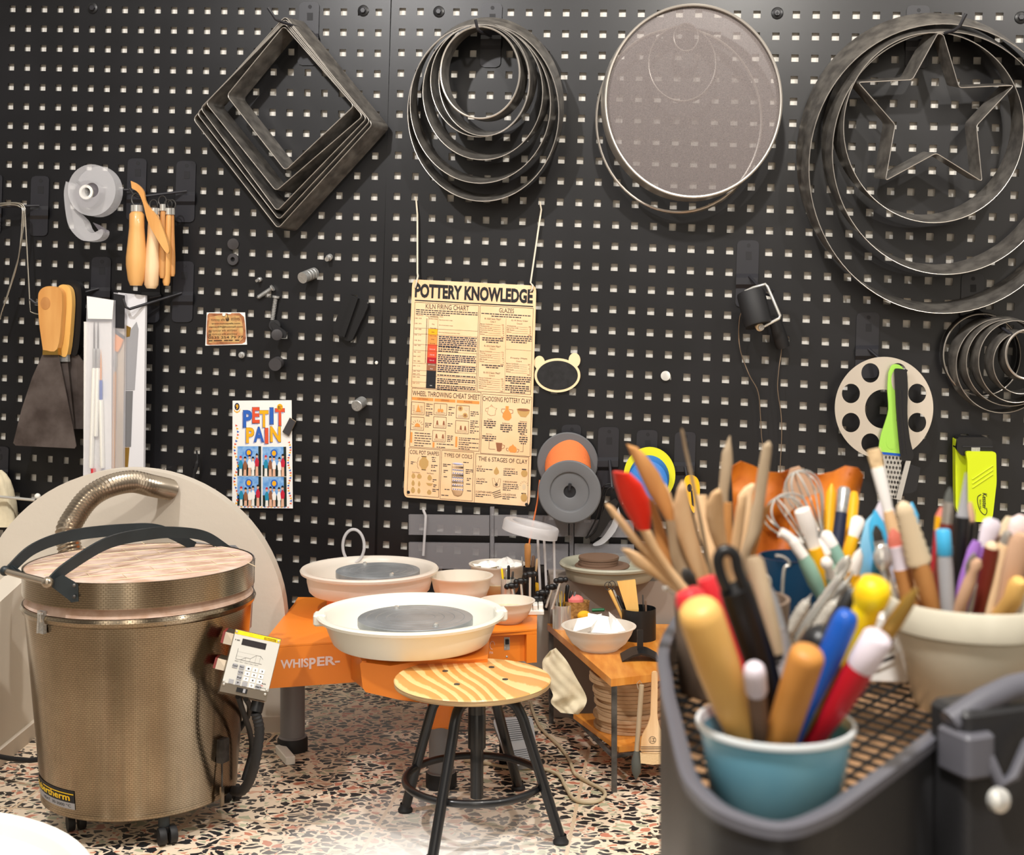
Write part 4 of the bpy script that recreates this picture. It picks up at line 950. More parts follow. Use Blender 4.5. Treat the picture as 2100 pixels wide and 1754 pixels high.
PATCH([(772, 1272), (780, 1252), (796, 1244), (804, 1234), (812, 1246), (826, 1256), (832, 1276), (822, 1292), (786, 1290)], 'print_orange'); L([(772, 1262), (758, 1264), (762, 1280), (774, 1282)], 3, 'print_brown'); L([(832, 1266), (846, 1272), (840, 1288), (828, 1288)], 3, 'print_brown')
for x, y, x1, s in ((634, 1062, 664, 'Kaolin'), (734, 1088, 784, 'Earthenware'), (852, 1074, 902, 'Stoneware'), (624, 1164, 664, 'Ball Clay'), (860, 1168, 900, 'Fire Clay')): T(s, x, y, x1, 9)
for x, y, x1, n in ((608, 1076, 690, 4), (720, 1102, 802, 4), (842, 1088, 904, 6), (596, 1178, 690, 3), (848, 1182, 906, 4)): DASH(x, y, x1, n, 14, 'ink_soft', 8, 0, True)
L([(643, 1220), (641, 1270), (684, 1272)], 2); L([(875, 1232), (873, 1284), (852, 1284)], 2)
# bottom row
BOX(97, 1274, 310, 1600); BOX(320, 1286, 538, 1618); BOX(552, 1304, 912, 1648)
T('COIL POT SHAPES', 104, 1288, 302, 27); T('TYPES OF COILS', 336, 1304, 526, 27); T('THE 6 STAGES OF CLAY', 570, 1322, 902, 30)
PATCH([(184, 1330), (216, 1332), (214, 1342), (230, 1364), (228, 1392), (212, 1416), (212, 1424), (182, 1422), (182, 1414), (166, 1390), (168, 1362), (186, 1340)], 'print_tan'); L([(182, 1331), (216, 1333)], 6, 'ink_soft'); L([(182, 1422), (212, 1424)], 5, 'ink_soft')
L([(168, 1334), (158, 1350), (158, 1366), (150, 1374), (156, 1384), (154, 1400), (162, 1418)], 1.6)
for x, y, x1, n in ((252, 1334, 280, 1), (254, 1348, 274, 1), (254, 1360, 286, 1), (248, 1388, 296, 2), (246, 1424, 284, 1), (110, 1368, 140, 2), (258, 1486, 286, 2), (262, 1522, 290, 2), (256, 1552, 298, 2)): DASH(x, y, x1, n, 12)
T('Good Shapes', 118, 1437, 172, 9); T('Bad Shapes', 220, 1442, 264, 9)
for x, y, w, h in ((127, 1468, 13, 16), (167, 1470, 16, 15), (237, 1478, 15, 17), (125, 1518, 11, 17), (166, 1522, 8, 16), (124, 1566, 14, 19), (164, 1570, 10, 17), (234, 1578, 15, 15)): DISC(x, y, w, h, 'print_tan'); R(x-w*.5, y-h-4, x+w*.5, 7, 'print_tan')
PATCH([(212, 1512), (260, 1516), (248, 1532), (226, 1530)], 'print_tan')
PATCH([(390, 1376), (467, 1380), (464, 1560), (452, 1592), (428, 1600), (402, 1592), (386, 1556)], 'poster_paper'); L([(390, 1376), (467, 1380), (464, 1560), (452, 1592), (428, 1600), (402, 1592), (386, 1556), (390, 1376)], 2)
DISC(428, 1378, 38, 9, 'print_lilac'); PATCH([(386, 1556), (464, 1560), (452, 1592), (428, 1600), (402, 1592)], 'print_tan')
for k, y in enumerate((1392, 1414, 1446, 1464, 1494, 1524)):
    R(389, y, 465, 9 if k % 2 else 16, 'navy_print' if k % 2 else 'ink_soft', f2)
    for q in range(5): DISC(398+q*15, y+26+q*.8, 5.5, 6, 'print_lilac', f3); DISC(398+q*15, y+26+q*.8, 3, 3.4, 'navy_print', quad(C, .0171))
for x, y, x1, n in ((328, 1378, 380, 2), (332, 1420, 364, 2), (332, 1464, 360, 1), (338, 1550, 372, 1), (316, 1590, 372, 1), (466, 1362, 502, 1), (482, 1412, 532, 3), (490, 1472, 518, 2), (484, 1510, 520, 1), (490, 1556, 518, 1)): DASH(x, y, x1, n, 12)
for s, x, y, x1, in (('1 SLIP', 556, 1384, 592), ('2 PLASTIC', 554, 1470, 614), ('3 LEATHER HARD', 549, 1556, 658), ('4 BONE DRY', 740, 1396, 816), ('5 BISQUEWARE', 736, 1484, 830), ('6 GLAZEWARE', 732, 1570, 822)): T(s, x, y, x1, 13)
for x, y, x1, n in ((556, 1404, 664, 2), (554, 1490, 628, 2), (548, 1578, 652, 2), (738, 1416, 842, 3), (734, 1504, 840, 4), (730, 1590, 824, 2)): DASH(x, y, x1, n, 13)
PATCH([(692, 1390), (708, 1420), (708, 1434), (690, 1446), (674, 1436), (674, 1418)], 'print_tan'); DISC(880, 1432, 22, 24, 'print_tan'); R(864, 1400, 894, 8, 'ink_soft'); DISC(876, 1596, 22, 28, 'print_tan'); R(858, 1564, 890, 7, 'ink_soft')
PATCH([(662, 1470), (676, 1470), (682, 1498), (700, 1500), (706, 1472), (720, 1474), (712, 1524), (690, 1530), (668, 1520)], 'poster_paper'); L([(662, 1470), (676, 1470), (682, 1498), (700, 1500), (706, 1472), (720, 1474), (712, 1524), (690, 1530), (668, 1520), (662, 1470)], 1.8); DISC(689, 1512, 10, 12, 'ink_soft')
DISC(877, 1522, 13, 20, 'bone_beige')
for k in range(7): a = PI*(.05+.9*k/6); L([(877-22*math.cos(a), 1516-24*math.sin(a)), (877-30*math.cos(a), 1516-34*math.sin(a))], 1.6)
for k in range(4): L([(660+k*5, 1570+k*11), (716+k*3, 1548+k*14)], 5, 'ink'); L([(662+k*5, 1571+k*11), (714+k*3, 1550+k*14)], 3, 'bone_beige')
b.build('print', t, 0)
b = MB()
for x, y in ((152, 146), (944, 186), (93, 1580), (893, 1642)): DISC(x, y, 11, 11, 'ink', f3)
b.build('grommet_hole', t, 0)
b = MB()
b.tube([W(853, 404, .002), W(856, 440, .012), W(856, 560, .018)]+[W(857, 566, .022), W(853, 584, .022), W(851, 590, .017)], .0026, 'string', 8)
b.build('string', t, 60); b = MB()
b.tube([W(1107, 414, .002), W(1110, 430, .012), W(1088, 580, .018)]+[W(1093, 586, .022), W(1091, 594, .022), W(1088, 598, .017)], .0026, 'string', 8)
b.build('string', t, 60)
# bear-shaped chalkboard
t = thing('bear_chalkboard', W(1143, 805, .002), 'small bear-head shaped chalkboard with pale wooden rim, right of the poster', 'sign')
b = MB(); pts = [(1143+47*math.cos(2*PI*k/48), 770-35*math.sin(2*PI*k/48)) for k in range(48)]
b.prism(wp(pts, .010), -NW*.006, 'bear_wood')
for cx, cy, r in ((1106, 744, 11), (1178, 739, 12)): b.prism(wp(ell(cx, cy, r, r+3, 24), .0098), -NW*.006, 'bear_wood')
b.build('rim', t, 0)
b = MB(); b.prism(wp([(1143+42*math.cos(2*PI*k/48), 770-30*math.sin(2*PI*k/48)) for k in range(48)], .0108), -NW*.002, 'chalkboard'); b.build('board', t, 0)
stub((1365, 771, .001), (1365, 771, .008), .0135, 'rivet', 'disc_magnet', 'pale round magnet alone on the right pegboard', 'magnet')
# ================================================================== right side of the wall
# orange wire spool
t = thing('wire_spool', W(1167, 1076, .07), 'grey spool of orange wire hanging beside the poster', 'spool')
b = MB(); wcyl(b, (1164, 948, .018), (1164, 949, .026), .085, 'spool_grey', 48, [(0, 0), (.97, 0), (1, .3), (1, .7), (.97, 1), (0, 1)]); b.build('back_flange', t)
b = MB(); b.loft([wp(ell(1164+4*k/24, 951+54*k/24, 46+1.2*(k % 2), 50+1.2*(k % 2), 48), .026+.086*k/24) for k in range(25)], 'orange_wire'); b.build('wound_wire', t, 60)
b = MB(); cc = W(1168, 1009, .122)
b.lathe(cc, NW, [(.017, -.008), (.083, -.008), (.086, -.005), (.086, .001), (.083, .0035), (.058, .0035), (.0545, .002), (.052, -.003), (.019, -.003), (.017, -.004), (.017, -.03)], 'spool_grey', 56)
b.lathe(cc, NW, [(.017, -.008), (.0165, -.009), (0, -.0095)], 'ink', 24); b.build('front_flange', t)
b = MB(); b.tube([W(1107, 985, .09), W(1102, 1030, .085), W(1086, 1110, .08), W(1080, 1160, .09)], .0024, 'orange_wire', 6); b.build('loose_end', t, 60)
# scissors hanging behind the wooden tools
t = thing('scissors', W(1230, 1120, .05), 'black scissors hanging beside the orange spool, partly behind the wooden spoons', 'scissors')
b = MB(); b.tube([W(p.x, p.y, .07) for p in curve([(1258, 992), (1240, 996), (1232, 1020), (1224, 1060), (1206, 1096), (1202, 1104), (1214, 1096), (1222, 1086)], 5)], .0022, 'black_plastic', 8)
b.tube([W(p.x, p.y, .065) for p in curve([(1256, 998), (1243, 1008), (1236, 1040), (1226, 1080), (1216, 1094)], 5)], .0022, 'black_plastic', 8); b.build('spring_handle', t, 60)
b = MB(); b.prism(wp([(1244, 1032), (1262, 1022), (1268, 1030), (1256, 1060), (1232, 1098), (1214, 1112), (1208, 1104), (1224, 1076)], .066), -NW*.012, 'black_plastic'); b.build('body', t, 30)
b = MB(); b.prism(wp([(p.x, p.y) for p in curve([(1268, 1040), (1272, 1060), (1262, 1090), (1240, 1114), (1222, 1120), (1216, 1116), (1236, 1102), (1254, 1076)], 3)], .06), -NW*.006, 'clear_plastic'); b.build('guard', t, 30)
# blue line spool
t = thing('line_spool', W(1332, 1010, .02), 'yellow spool of blue line behind the wooden spoons', 'spool')
b = MB(); wdisc(b, 1332, 975, 53, 58, .04, .004, 'yellow_plastic', 44); b.build('back_flange', t)
b = MB(); b.loft([wp(ell(1331-3*k/14, 980+12*k/14, 41+.9*(k % 2), 46+.9*(k % 2), 44), .04+.035*k/14) for k in range(15)], 'blue_line'); b.build('wound_line', t, 60)
# yellow knife
t = thing('craft_knife', W(1420, 1060, .04), 'yellow utility knife hanging behind the wooden spoons', 'knife')
b = MB(); kp = [(1402, 990), (1406, 978), (1418, 975), (1430, 982), (1435, 998), (1434, 1020), (1428, 1044), (1422, 1052), (1414, 1036), (1406, 1010)]
b.prism(wp([(p.x, p.y) for p in curve(kp+[kp[0]], 4)][:-1], .056), -NW*.012, 'amber_yellow'); b.build('handle', t, 30)
b = MB(); wdisc(b, 1414, 1001, 5, 8, .0568, .001, 'ink', 20); b.prism(wp([(1416, 1005), (1420, 1006), (1424, 1040), (1419, 1036)], .057), -NW*.001, 'ink'); b.build('slider', t, 0)
# roller
t = thing('hand_roller', W(1590, 718, .03), 'small black rubber roller with metal bracket hanging on a hook', 'roller')
b = MB(); wcyl(b, (1539, 600, .085), (1556, 668, .105), .0375, 'black_rubber', 28, [(0, 0), (.96, 0), (1, .05), (1, .95), (.96, 1), (0, 1)]); b.build('drum', t)
b = MB(); b.tube([W(1528, 598, .085), W(1545, 590, .09), W(1570, 583, .10), W(1574, 588, .102), W(1600, 648, .115), W(1598, 653, .116), W(1562, 672, .112)], .0042, 'chrome', 8, False, True); b.build('bracket', t, 50)
b = MB(); wcyl(b, (1556, 668, .105), (1559, 672, .118), .011, 'bone_beige', 16); wcyl(b, (1560, 671, .116), (1562, 672, .122), .008, 'zinc', 16); b.build('axle_cap', t)
b = MB(); wcyl(b, (1587, 650, .06), (1606, 712, .04), .020, 'black_rubber', 20, [(0, 0), (.7, 0), (.85, .2), (.95, .6), (1, .85), (.9, 1), (0, 1)]); b.build('handle', t, 50)
# string pair hanging down behind the roller
for pts, lab in (([(1524, 634), (1517, 652), (1515, 690), (1520, 725), (1537, 770), (1555, 805), (1560, 860), (1563, 905), (1575, 960), (1581, 1000)], 'thin grey cord hanging left below the rubber roller'), ([(1596, 655), (1600, 690), (1603, 715), (1597, 760), (1595, 800), (1602, 850), (1603, 900), (1600, 960), (1601, 1010)], 'thin grey cord hanging right below the rubber roller')):
    b = MB(); b.tube([W(p.x, p.y, .03+.05*max(0, (700-p.y)/80 if p.y < 700 else 0)) for p in curve(pts, 5)], .0014, 'copper_wire', 6); one(b, 'hanging_string', lab, 'cord', 'cords below the roller', 60)
# disc with holes
b = MB()
def holed_disc():
    cx, cy, rx, ry, off = 1813, 837, 101, 105, .075
    N = 96; outer = ell(cx, cy, rx, ry, N)
    holes = [ell(cx+75*math.cos(math.radians(22.5+90+45*k))*.98, cy-78*math.sin(math.radians(22.5+90+45*k)), 18.5, 20, 24) for k in range(8)]+[ell(cx-2, cy+2, 37, 40, 48)]
    import bmesh
    bm = bmesh.new()
    ed = []
    for loop in [outer]+holes:
        vs = [bm.verts.new(W(x, y, off)) for x, y in loop]
        for i in range(len(vs)): ed.append(bm.edges.new((vs[i], vs[(i+1) % len(vs)])))
    bmesh.ops.triangle_fill(bm, use_beauty=True, use_dissolve=False, edges=ed)
    ret = bmesh.ops.extrude_face_region(bm, geom=bm.faces[:])
    bmesh.ops.translate(bm, vec=-NW*.003, verts=[g for g in ret['geom'] if isinstance(g, bmesh.types.BMVert)])
    bm.verts.index_update()
    b.add([v.co.copy() for v in bm.verts], [tuple(v.index for v in f.verts) for f in bm.faces], 'disc_steel'); bm.free()
holed_disc(); one(b, 'perforated_disc', 'round pale metal disc with eight holes around a big centre hole', 'disc', None, 20)
# grater with green handle
t = thing('grater', W(1838, 1035, .05), 'small grater with apple green handle hanging in front of the holed disc', 'grater')
gp = [(1822, 765), (1828, 751), (1838, 747), (1849, 752), (1856, 766), (1853, 792), (1846, 800), (1842, 830), (1838, 862), (1846, 892), (1852, 930), (1806, 926), (1806, 896), (1814, 870), (1822, 840), (1820, 800)]
b = MB(); b.prism(wp([(p.x, p.y) for p in curve(gp+[gp[0]], 3)][:-1], .096), -NW*.012, 'apple_green'); b.build('handle', t, 30)
b = MB(); wdisc(b, 1838, 780, 10, 22, .0966, .0006, 'disc_steel', 24); b.build('hang_hole', t, 0); b = MB(); wdisc(b, 1829, 905, 12, 17, .0966, .0004, 'apple_green', 24); b.build('thumb_rest', t, 0)
b = MB(); b.prism(wp([(1808, 927), (1850, 931), (1846, 936), (1810, 932)], .0962), -NW*.01, 'royal_blue'); b.build('seam', t, 0)
b = MB(); b.prism(wp([(1810, 930), (1850, 934), (1844, 1026), (1820, 1020)], .093), -NW*.004, 'chrome')
for i in range(5):
    for j in range(9): wdisc(b, 1817+i*7.4-j*.2+(j % 2)*3+ j*.8*(1-i/3), 938+j*10+i*.6, 2.2, 3.2, .0945, .0014, 'steel_dark', 8)
b.build('grating_plate', t, 0)
# black handled wire brush
t = thing('wire_brush', W(1870, 1030, .06), 'black handled brush with a metal back hanging over the grater', 'brush')
bp = [(1834, 760), (1838, 756), (1855, 758), (1860, 764), (1862, 800), (1861, 850), (1866, 900), (1874, 938), (1858, 946), (1848, 940), (1842, 890), (1838, 840), (1836, 800)]
b = MB(); b.prism(wp([(p.x, p.y) for p in curve(bp+[bp[0]], 3)][:-1], .112), -NW*.012, 'black_plastic')
for x in (1842, 1850): b.tube([W(x, 800, .1125), W(x+3, 860, .1125), W(x+10, 930, .1125)], .0012, 'hook_black', 6)
b.build('handle', t, 30)
b = MB(); b.prism(wp([(1858, 944), (1868, 946), (1848, 1026), (1838, 1024)], .112), -NW*.012, 'chrome'); b.build('ferrule', t, 0)
b = MB(); b.prism(wp([(1866, 952), (1888, 960), (1880, 1006), (1868, 1012), (1852, 1012)], .110), -NW*.02, 'black_rubber'); b.build('bristles', t, 0)
# bag sealer
t = thing('bag_sealer', W(2010, 1072, .02), 'lime green hand bag sealer with black head', 'bag sealer')
b = MB(); b.prism(wp(rounded([(1959, 900), (1975, 905), (1998, 930), (2000, 1052), (1966, 1056), (1960, 1040)], 3), .05), -NW*.045, 'lime'); b.build('base', t, 30)
b = MB(); b.prism(wp(rounded([(1964, 900), (1966, 897), (2024, 897), (2036, 904), (2032, 934), (1972, 935), (1962, 922)], 4), .075), -NW*.06, 'black_plastic')
b.prism(wp([(1974, 915), (2036, 915), (2036, 918), (1974, 917)], .078), -NW*.01, 'hook_black'); b.build('head', t, 30)
b = MB(); b.prism(wp([(1992, 918), (2010, 918), (2010, 926), (1992, 926)], .08), -NW*.01, 'zinc'); b.build('latch', t, 0)
lp = rounded([(1980, 926), (2043, 927), (2044, 990), (2036, 1060), (2030, 1072), (1990, 1070), (1984, 1030), (1984, 945)], 7)
b = MB(); b.prism(wp(lp, .092), -NW*.022, 'lime')
for k in range(3): b.tube([W(1994, 983+k*9, .0925), W(2036, 955+k*9, .0925)], .0022, 'lime', 8)
b.build('lever', t, 30)
b = MB(); f = lambda u, v: W(2003+24*(1-v), 1010+48*u, .0935)   # lettering runs downwards
b.text(f, 'Kesster', .02, .12, .72, .50, 'ink', .01, .3); b.text(f, 'SEALER', .30, .62, .72, .76, 'ink')
b.tube([W(p.x, p.y, .0932) for p in curve([(2012, 1014), (2005, 1020), (2006, 1036), (2012, 1050), (2020, 1056), (2024, 1050), (2023, 1042)], 5)], .0009, 'ink', 5); b.line(f, [(.72, 1.1), (.95, 1.12)], .012, 'ink'); b.build('lettering', t, 0)
# ================================================================== kiln
KX, KY = P(289, 1160, 2.70).x, 2.70
KZ0, KZ1 = .054, .458           # body
RT, RB = .2335, .199
t = thing('kiln', (KX, KY, 0), 'round steel top-loading kiln on castors with lid, arched black lid arms and flue hose', 'kiln')
c = V((KX, KY, 0)); Z = V((0, 0, 1))
def krad(z): return RB+(RT-RB)*(z-KZ0)/(KZ1-KZ0)
b = MB(); b.lathe(c, Z, [(0, KZ0), (RB*.97, KZ0), (RB+.002, KZ0+.004), (RB+.002, KZ0+.014)]+[(krad(KZ0+.016+(KZ1-KZ0-.03)*k/6), KZ0+.016+(KZ1-KZ0-.03)*k/6) for k in range(7)]+[(RT+.004, KZ1-.010), (RT+.007, KZ1-.002), (RT+.004, KZ1+.005), (RT-.02, KZ1+.005)], 'kiln_steel', 96, False, False, xdir=(1, 0, 0))
o = b.build('body', t, 30)
me = o.data; uvl = me.uv_layers.new(name='UVMap')
for lp in me.loops:
    p = me.vertices[lp.vertex_index].co; uvl.data[lp.index].uv = (math.atan2(p.y, p.x)*.22, p.z)
b = MB(); b.lathe(c, Z, [(RT-.012, KZ1+.004), (RT+.001, KZ1+.006), (RT-.004, KZ1+.014), (RT-.008, KZ1+.022), (RT-.004, KZ1+.026), (RT-.02, KZ1+.028)], 'firebrick', 72); b.build('brick_rim', t, 60)
LZ0, LZ1 = .484, .535
b = MB(); RL = .2375; b.lathe(c, Z, [(RL-.01, LZ0), (RL, LZ0), (RL, LZ1), (RL-.002, LZ1+.0006), (RL-.004, LZ1)], 'kiln_steel', 96); o = b.build('lid_band', t, 30)
me = o.data; uvl = me.uv_layers.new(name='UVMap')
for lp in me.loops:
    p = me.vertices[lp.vertex_index].co; uvl.data[lp.index].uv = (math.atan2(p.y, p.x)*.22, p.z)
b = MB(); b.lathe(c, Z, [(RL-.03, LZ0), (RL-.004, LZ0+.002), (RL-.004, LZ1-.001), (RL-.012, LZ1+.001), (0, LZ1+.0015)], 'firebrick', 96)
for k in range(-3, 4): # joints between the bricks
    h = math.sqrt(max(0, (RL-.02)**2-(k*.062)**2)); a = V((.86, .5, 0)); n2 = V((-.5, .86, 0))
    q = c+n2*(k*.062)+Z*(LZ1+.0018); b.tube([q-a*h, q+a*h], .0012, 'bone_beige', 5)
    for j in (-1, 0, 1):
        q2 = q+a*(j*.13+(k % 2)*.06); 
        if (q2-c).length < .7: b.tube([q2, q2+n2*.05], .001, 'bone_beige', 4)
b.build('lid_slab', t, 30)
# lid arms: two arched straps
def strap(pts, w, lean, name):
    b = MB(); top = []; bot = []
    ps = curve(pts, 8); rings = []
    for i, p in enumerate(ps):
        tt = ps[min(i+1, len(ps)-1)]-ps[max(i-1, 0)]; tt.normalize()
        nrm = V((0, 0, 1))-tt*tt.z; nrm.normalize(); side = tt.cross(nrm)
        ww = w*(.75+.25*math.sin(PI*i/(len(ps)-1)))
        rings.append([p+nrm*ww+side*.003, p+nrm*ww-side*.003, p-nrm*ww-side*.003, p-nrm*ww+side*.003])
    b.loft(rings, 'kiln_frame'); return b.build(name, t, 40)
strap([P(18, 1170, 2.62), P(70, 1125, 2.66), P(150, 1098, 2.74), P(260, 1086, 2.80), P(330, 1088, 2.83), P(398, 1120, 2.88)], .0125, 0, 'lid_arm')
strap([P(105, 1192, 2.47), P(140, 1162, 2.50), P(220, 1114, 2.60), P(300, 1096, 2.70), P(360, 1092, 2.78), P(420, 1100, 2.86), P(470, 1130, 2.90)], .0125, 0, 'lid_arm')
b = MB(); b.prism([P(96, 1196, 2.462), P(126, 1180, 2.466), P(160, 1200, 2.468), P(161, 1234, 2.468), P(146, 1236, 2.468), P(140, 1230, 2.466)], (0, .006, 0), 'kiln_frame'); b.build('arm_bracket', t, 30); b = MB()
b.prism([P(8, 1168, 2.62), P(22, 1158, 2.62), P(64, 1190, 2.61), P(66, 1208, 2.61), P(58, 1208, 2.61), P(48, 1190, 2.61)], (0, .006, 0), 'kiln_frame'); b.build('arm_bracket', t, 30)
b = MB(); b.tube([P(12, 1172, 2.61), P(96, 1194, 2.455)], .0065, 'hose_steel', 14); b.ball(P(98, 1195, 2.452), .0115, 'hose_steel', 14); b.ball(P(10, 1171, 2.61), .0105, 'kiln_frame', 12); b.build('handle_bar', t, 50)
b = MB()
for y in (1201, 1224): b.ball(P(152, y, 2.462), .004, 'steel_dark', 8)
b.build('rivet', t)
b = MB(); b.prism([P(390, 1112, 2.93), P(462, 1126, 2.93), P(462, 1132, 2.93), P(388, 1120, 2.93)], (0, .02, 0), 'grey_plastic'); b.prism([P(468, 1120, 2.90), P(480, 1120, 2.90), P(508, 1144, 2.90), P(508, 1152, 2.90), P(466, 1134, 2.90)], (0, .012, 0), 'leg_grey')
b.prism([P(508, 1142, 2.86), P(520, 1148, 2.86), P(512, 1290, 2.86), P(508, 1290, 2.86)], (0, .02, 0), 'leg_grey'); b.build('hinge_frame', t, 0)
# label
def drum(z0, z1, a0, a1, e):
    def f(u, v):
        z = z1+(z0-z1)*v; a = math.radians(a0+(a1-a0)*u); r = krad(z)+e
        return V((KX+r*math.cos(a), KY+r*math.sin(a), z))
    return f
f = drum(.076, .114, 201, 248, .0012); b = MB(); b.rect(f, 0, 0, 1, .66, 'ink', 12); b.rect(f, 0, .66, 1, 1, 'key_grey', 12); lp_ = b.build('label_plate', t, 0)
f = drum(.076, .114, 201, 248, .0016); b = MB(); b.text(f, 'Nabertherm', .07, .20, .93, .56, 'bright_yellow', .02); b.rect(f, .36, .165, .99, .215, 'bright_yellow', 10)
b.text(f, 'HEAT  30-3000 °C', .36, .74, .94, .90, 'ink'); b.build('label_lettering', lp_, 0)
# latch, spy bracket
def kq(px, py, e=0.0):
    """point on the kiln body seen at a pixel"""
    d = 2.3
    for _ in range(60):
        p = P(px, py, d); r = math.hypot(p.x-KX, p.y-KY)-krad(p.z)-e
        d += max(r, 0)*.6+.0005
        if r < .0005: break
    return p
b = MB(); q = kq(86, 1276, .004); ax = (V((.8, -.6, 0)), V((.6, .8, 0)), Z)
b.box(q, .010, .004, .022, 'zinc', ax); b.box(q+V((0, -.006, .012)), .006, .004, .010, 'chrome', ax); b.tube([q+V((-.006, -.008, -.02)), q+V((-.003, -.01, .018)), q+V((.006, -.01, .018))], .002, 'zinc', 6); b.build('latch', t, 30)
b = MB(); q = kq(452, 1548, .002); n_ = (V((q.x-KX, q.y-KY, 0))).normalized(); s_ = V((-n_.y, n_.x, 0))
b.box(q+n_*.006+Z*.01, .011, .008, .024, 'steel_dark', (s_, n_, Z)); b.tube([q+n_*.004-Z*.012, q+n_*.004-Z*.07], .002, 'steel_dark', 6); b.box(q+n_*.004-Z*.085, .005, .002, .02, 'hose_steel', (s_, n_, Z)); b.build('air_slider', t, 30)
b = MB(); b.box(kq(335, 1282, .001), .006, .001, .002, 'ink'); b.build('peephole', t, 0)
# castors
for px, py in ((346, 1742), (150, 1700), (476, 1640), (250, 1560)):
    q = Pz(px, py, 0.0); q.z = 0
    dq = (q-c); 
    if dq.length > .185: q = c+dq.normalized()*.185
    b = MB(); b.tube([q+Z*.060, q+Z*.034], .0115, 'kiln_frame', 14); s_ = V((.85, .5, 0))
    for e in (-1, 1): b.lathe(q+V((.008, -.006, .0175))+s_*(.011*e)-s_*.007, s_, [(0, 0), (.0165, 0), (.0175, .003), (.0175, .011), (.0165, .014), (0, .014)], 'black_rubber', 22)
    b.box(q+V((.004, -.003, .030)), .008, .008, .006, 'black_plastic'); b.build('castor', t, 40)
# control box
o_ = P(483, 1290, 2.55); X_ = (P(577, 1311, 2.57)-o_).normalized(); w_ = (P(577, 1311, 2.57)-o_).length; hv = P(450, 1418, 2.50)-o_; h_ = hv.length; Y_ = hv.normalized()
N_ = X_.cross(Y_).normalized()
if N_.y > 0: N_ = -N_
f = lambda u, v, e=0.0: o_+X_*(u*w_)+Y_*(v*h_)+N_*e
ct = thing('kiln_controller', f(.5, 1), 'grey kiln controller box with keypad and yellow stripe at the right of the kiln', 'controller')
b = MB(); b.prism([f(0, 0), f(1, 0), f(1, 1), f(0, 1)], -N_*.045, 'hose_steel'); b.build('case', ct, 0)
g = lambda u, v: f(u, v, .0006); g2 = lambda u, v: f(u, v, .0010); g3 = lambda u, v: f(u, v, .0014)
b = MB(); b.rect(g, .01, .01, .99, .855, 'panel_face'); b.rect(g2, .01, .01, .99, .075, 'bright_yellow'); fp_ = b.build('face_panel', ct, 0)
b = MB(); b.rect(g2, .20, .125, .72, .225, 'lcd'); b.build('display', fp_, 0)
b = MB(); b.rect(g2, .64, .03, .90, .07, 'ink'); b.text(g3, 'NABERTHERM', .66, .04, .88, .062, 'bright_yellow'); b.text(g2, 'P 300', .05, .155, .15, .178, 'ink', .02)
b.line(g2, [(.16, .29), (.16, .46), (.72, .46)], .006, 'ink_soft', 1.35); b.line(g2, [(.26, .46), (.36, .41), (.46, .41), (.57, .34), (.66, .34), (.72, .38)], .005, 'ink_soft', 1.35)
for u, v in ((.36, .41), (.46, .41), (.57, .34), (.66, .34)): b.line(g2, [(u, v), (u, .46)], .003, 'ink_soft', 1.35)
b.line(g2, [(.16, .34), (.57, .34)], .002, 'ink_soft', 1.35); b.line(g2, [(.16, .41), (.36, .41)], .002, 'ink_soft', 1.35)
for k, s in enumerate(('start', 'time 1', 'time 2', 'time 3', 'time 4')): b.text(g2, s, .15+k*.105, .48, .23+k*.105, .497, 'ink_soft')
for k, s in enumerate(('Made', 'in', 'Germany')): b.text(g2, s, .80, .735+k*.035, .80+.035*len(s)*.75, .757+k*.035, 'red_handle' if s == 'in' else 'ink', .01)
b.build('lettering', fp_, 0)
b = MB()
keys = []
for i in range(3):
    for j in range(4):
        if j < 3 or i == 1: keys.append((.42+i*.145, .535+j*.083, str(1+i+3*j) if j < 3 else '0', 'paper_white'))
keys += [(.13, .535, 'Conf', 'key_grey'), (.275, .535, 'Seg', 'key_grey'), (.275, .618, '°C/h', 'key_grey'), (.275, .70, 'Rel', 'key_grey'), (.13, .783, '', 'key_grey'), (.275, .783, 'P', 'key_grey'), (.42, .783, '', 'key_grey'), (.71, .783, 'start', 'key_grey')]
for u, v, s, m in keys:
    b.prism([f(u, v, .0018), f(u+.105, v, .0018), f(u+.105, v+.066, .0018), f(u, v+.066, .0018)], -N_*.0012, m)
    if s: k = .018*len(s)+.012; b.text(lambda a, c_: f(a, c_, .0022), s, u+.052-k/2*1.3, v+.02, u+.052+k/2*1.3, v+.046, 'ink', .02)
b.build('keypad', fp_, 0)
b = MB(); b.prism([f(.33, .885, .003), f(.56, .885, .003), f(.56, .955, .003), f(.33, .955, .003)], -N_*.003, 'black_plastic'); b.rect(lambda u, v: f(u, v, .0034), .47, .89, .52, .95, 'key_grey'); b.build('power_switch', ct, 0)
b = MB()
for u, v in ((.04, .04), (.95, .045), (.03, .83), (.95, .83), (.05, .88), (.94, .90)): b.ball(f(u, v, .001), .0028, 'chrome', 8)
b.build('screw_head', ct)
b = MB()
for y0, y1, x0, x1 in ((1295, 1322, 458, 482), (1349, 1374, 442, 466)):
    b = MB(); b.prism([P(x0, y0, 2.56), P(x1, y0+8, 2.56), P(x1-5, y1+4, 2.55), P(x0-6, y1-4, 2.55)], (0, .03, 0), 'rust_red'); b.prism([P(x0+5, y0+1, 2.558), P(x1+8, y0+8, 2.558), P(x1+2, y1+4, 2.548), P(x0-1, y1-2, 2.548)], (0, .03, 0), 'hose_steel'); b.build('mounting_arm', ct, 0)
b = MB(); q0 = f(.86, 1.02)-N_*.022
b.tube([q0, q0+Y_*.02], .013, 'black_plastic', 16)
pth = curve([q0+Y_*.02, P(532, 1500, 2.53), P(524, 1560, 2.54), P(512, 1600, 2.58), P(496, 1622, 2.62), P(478, 1622, 2.68)], 10)
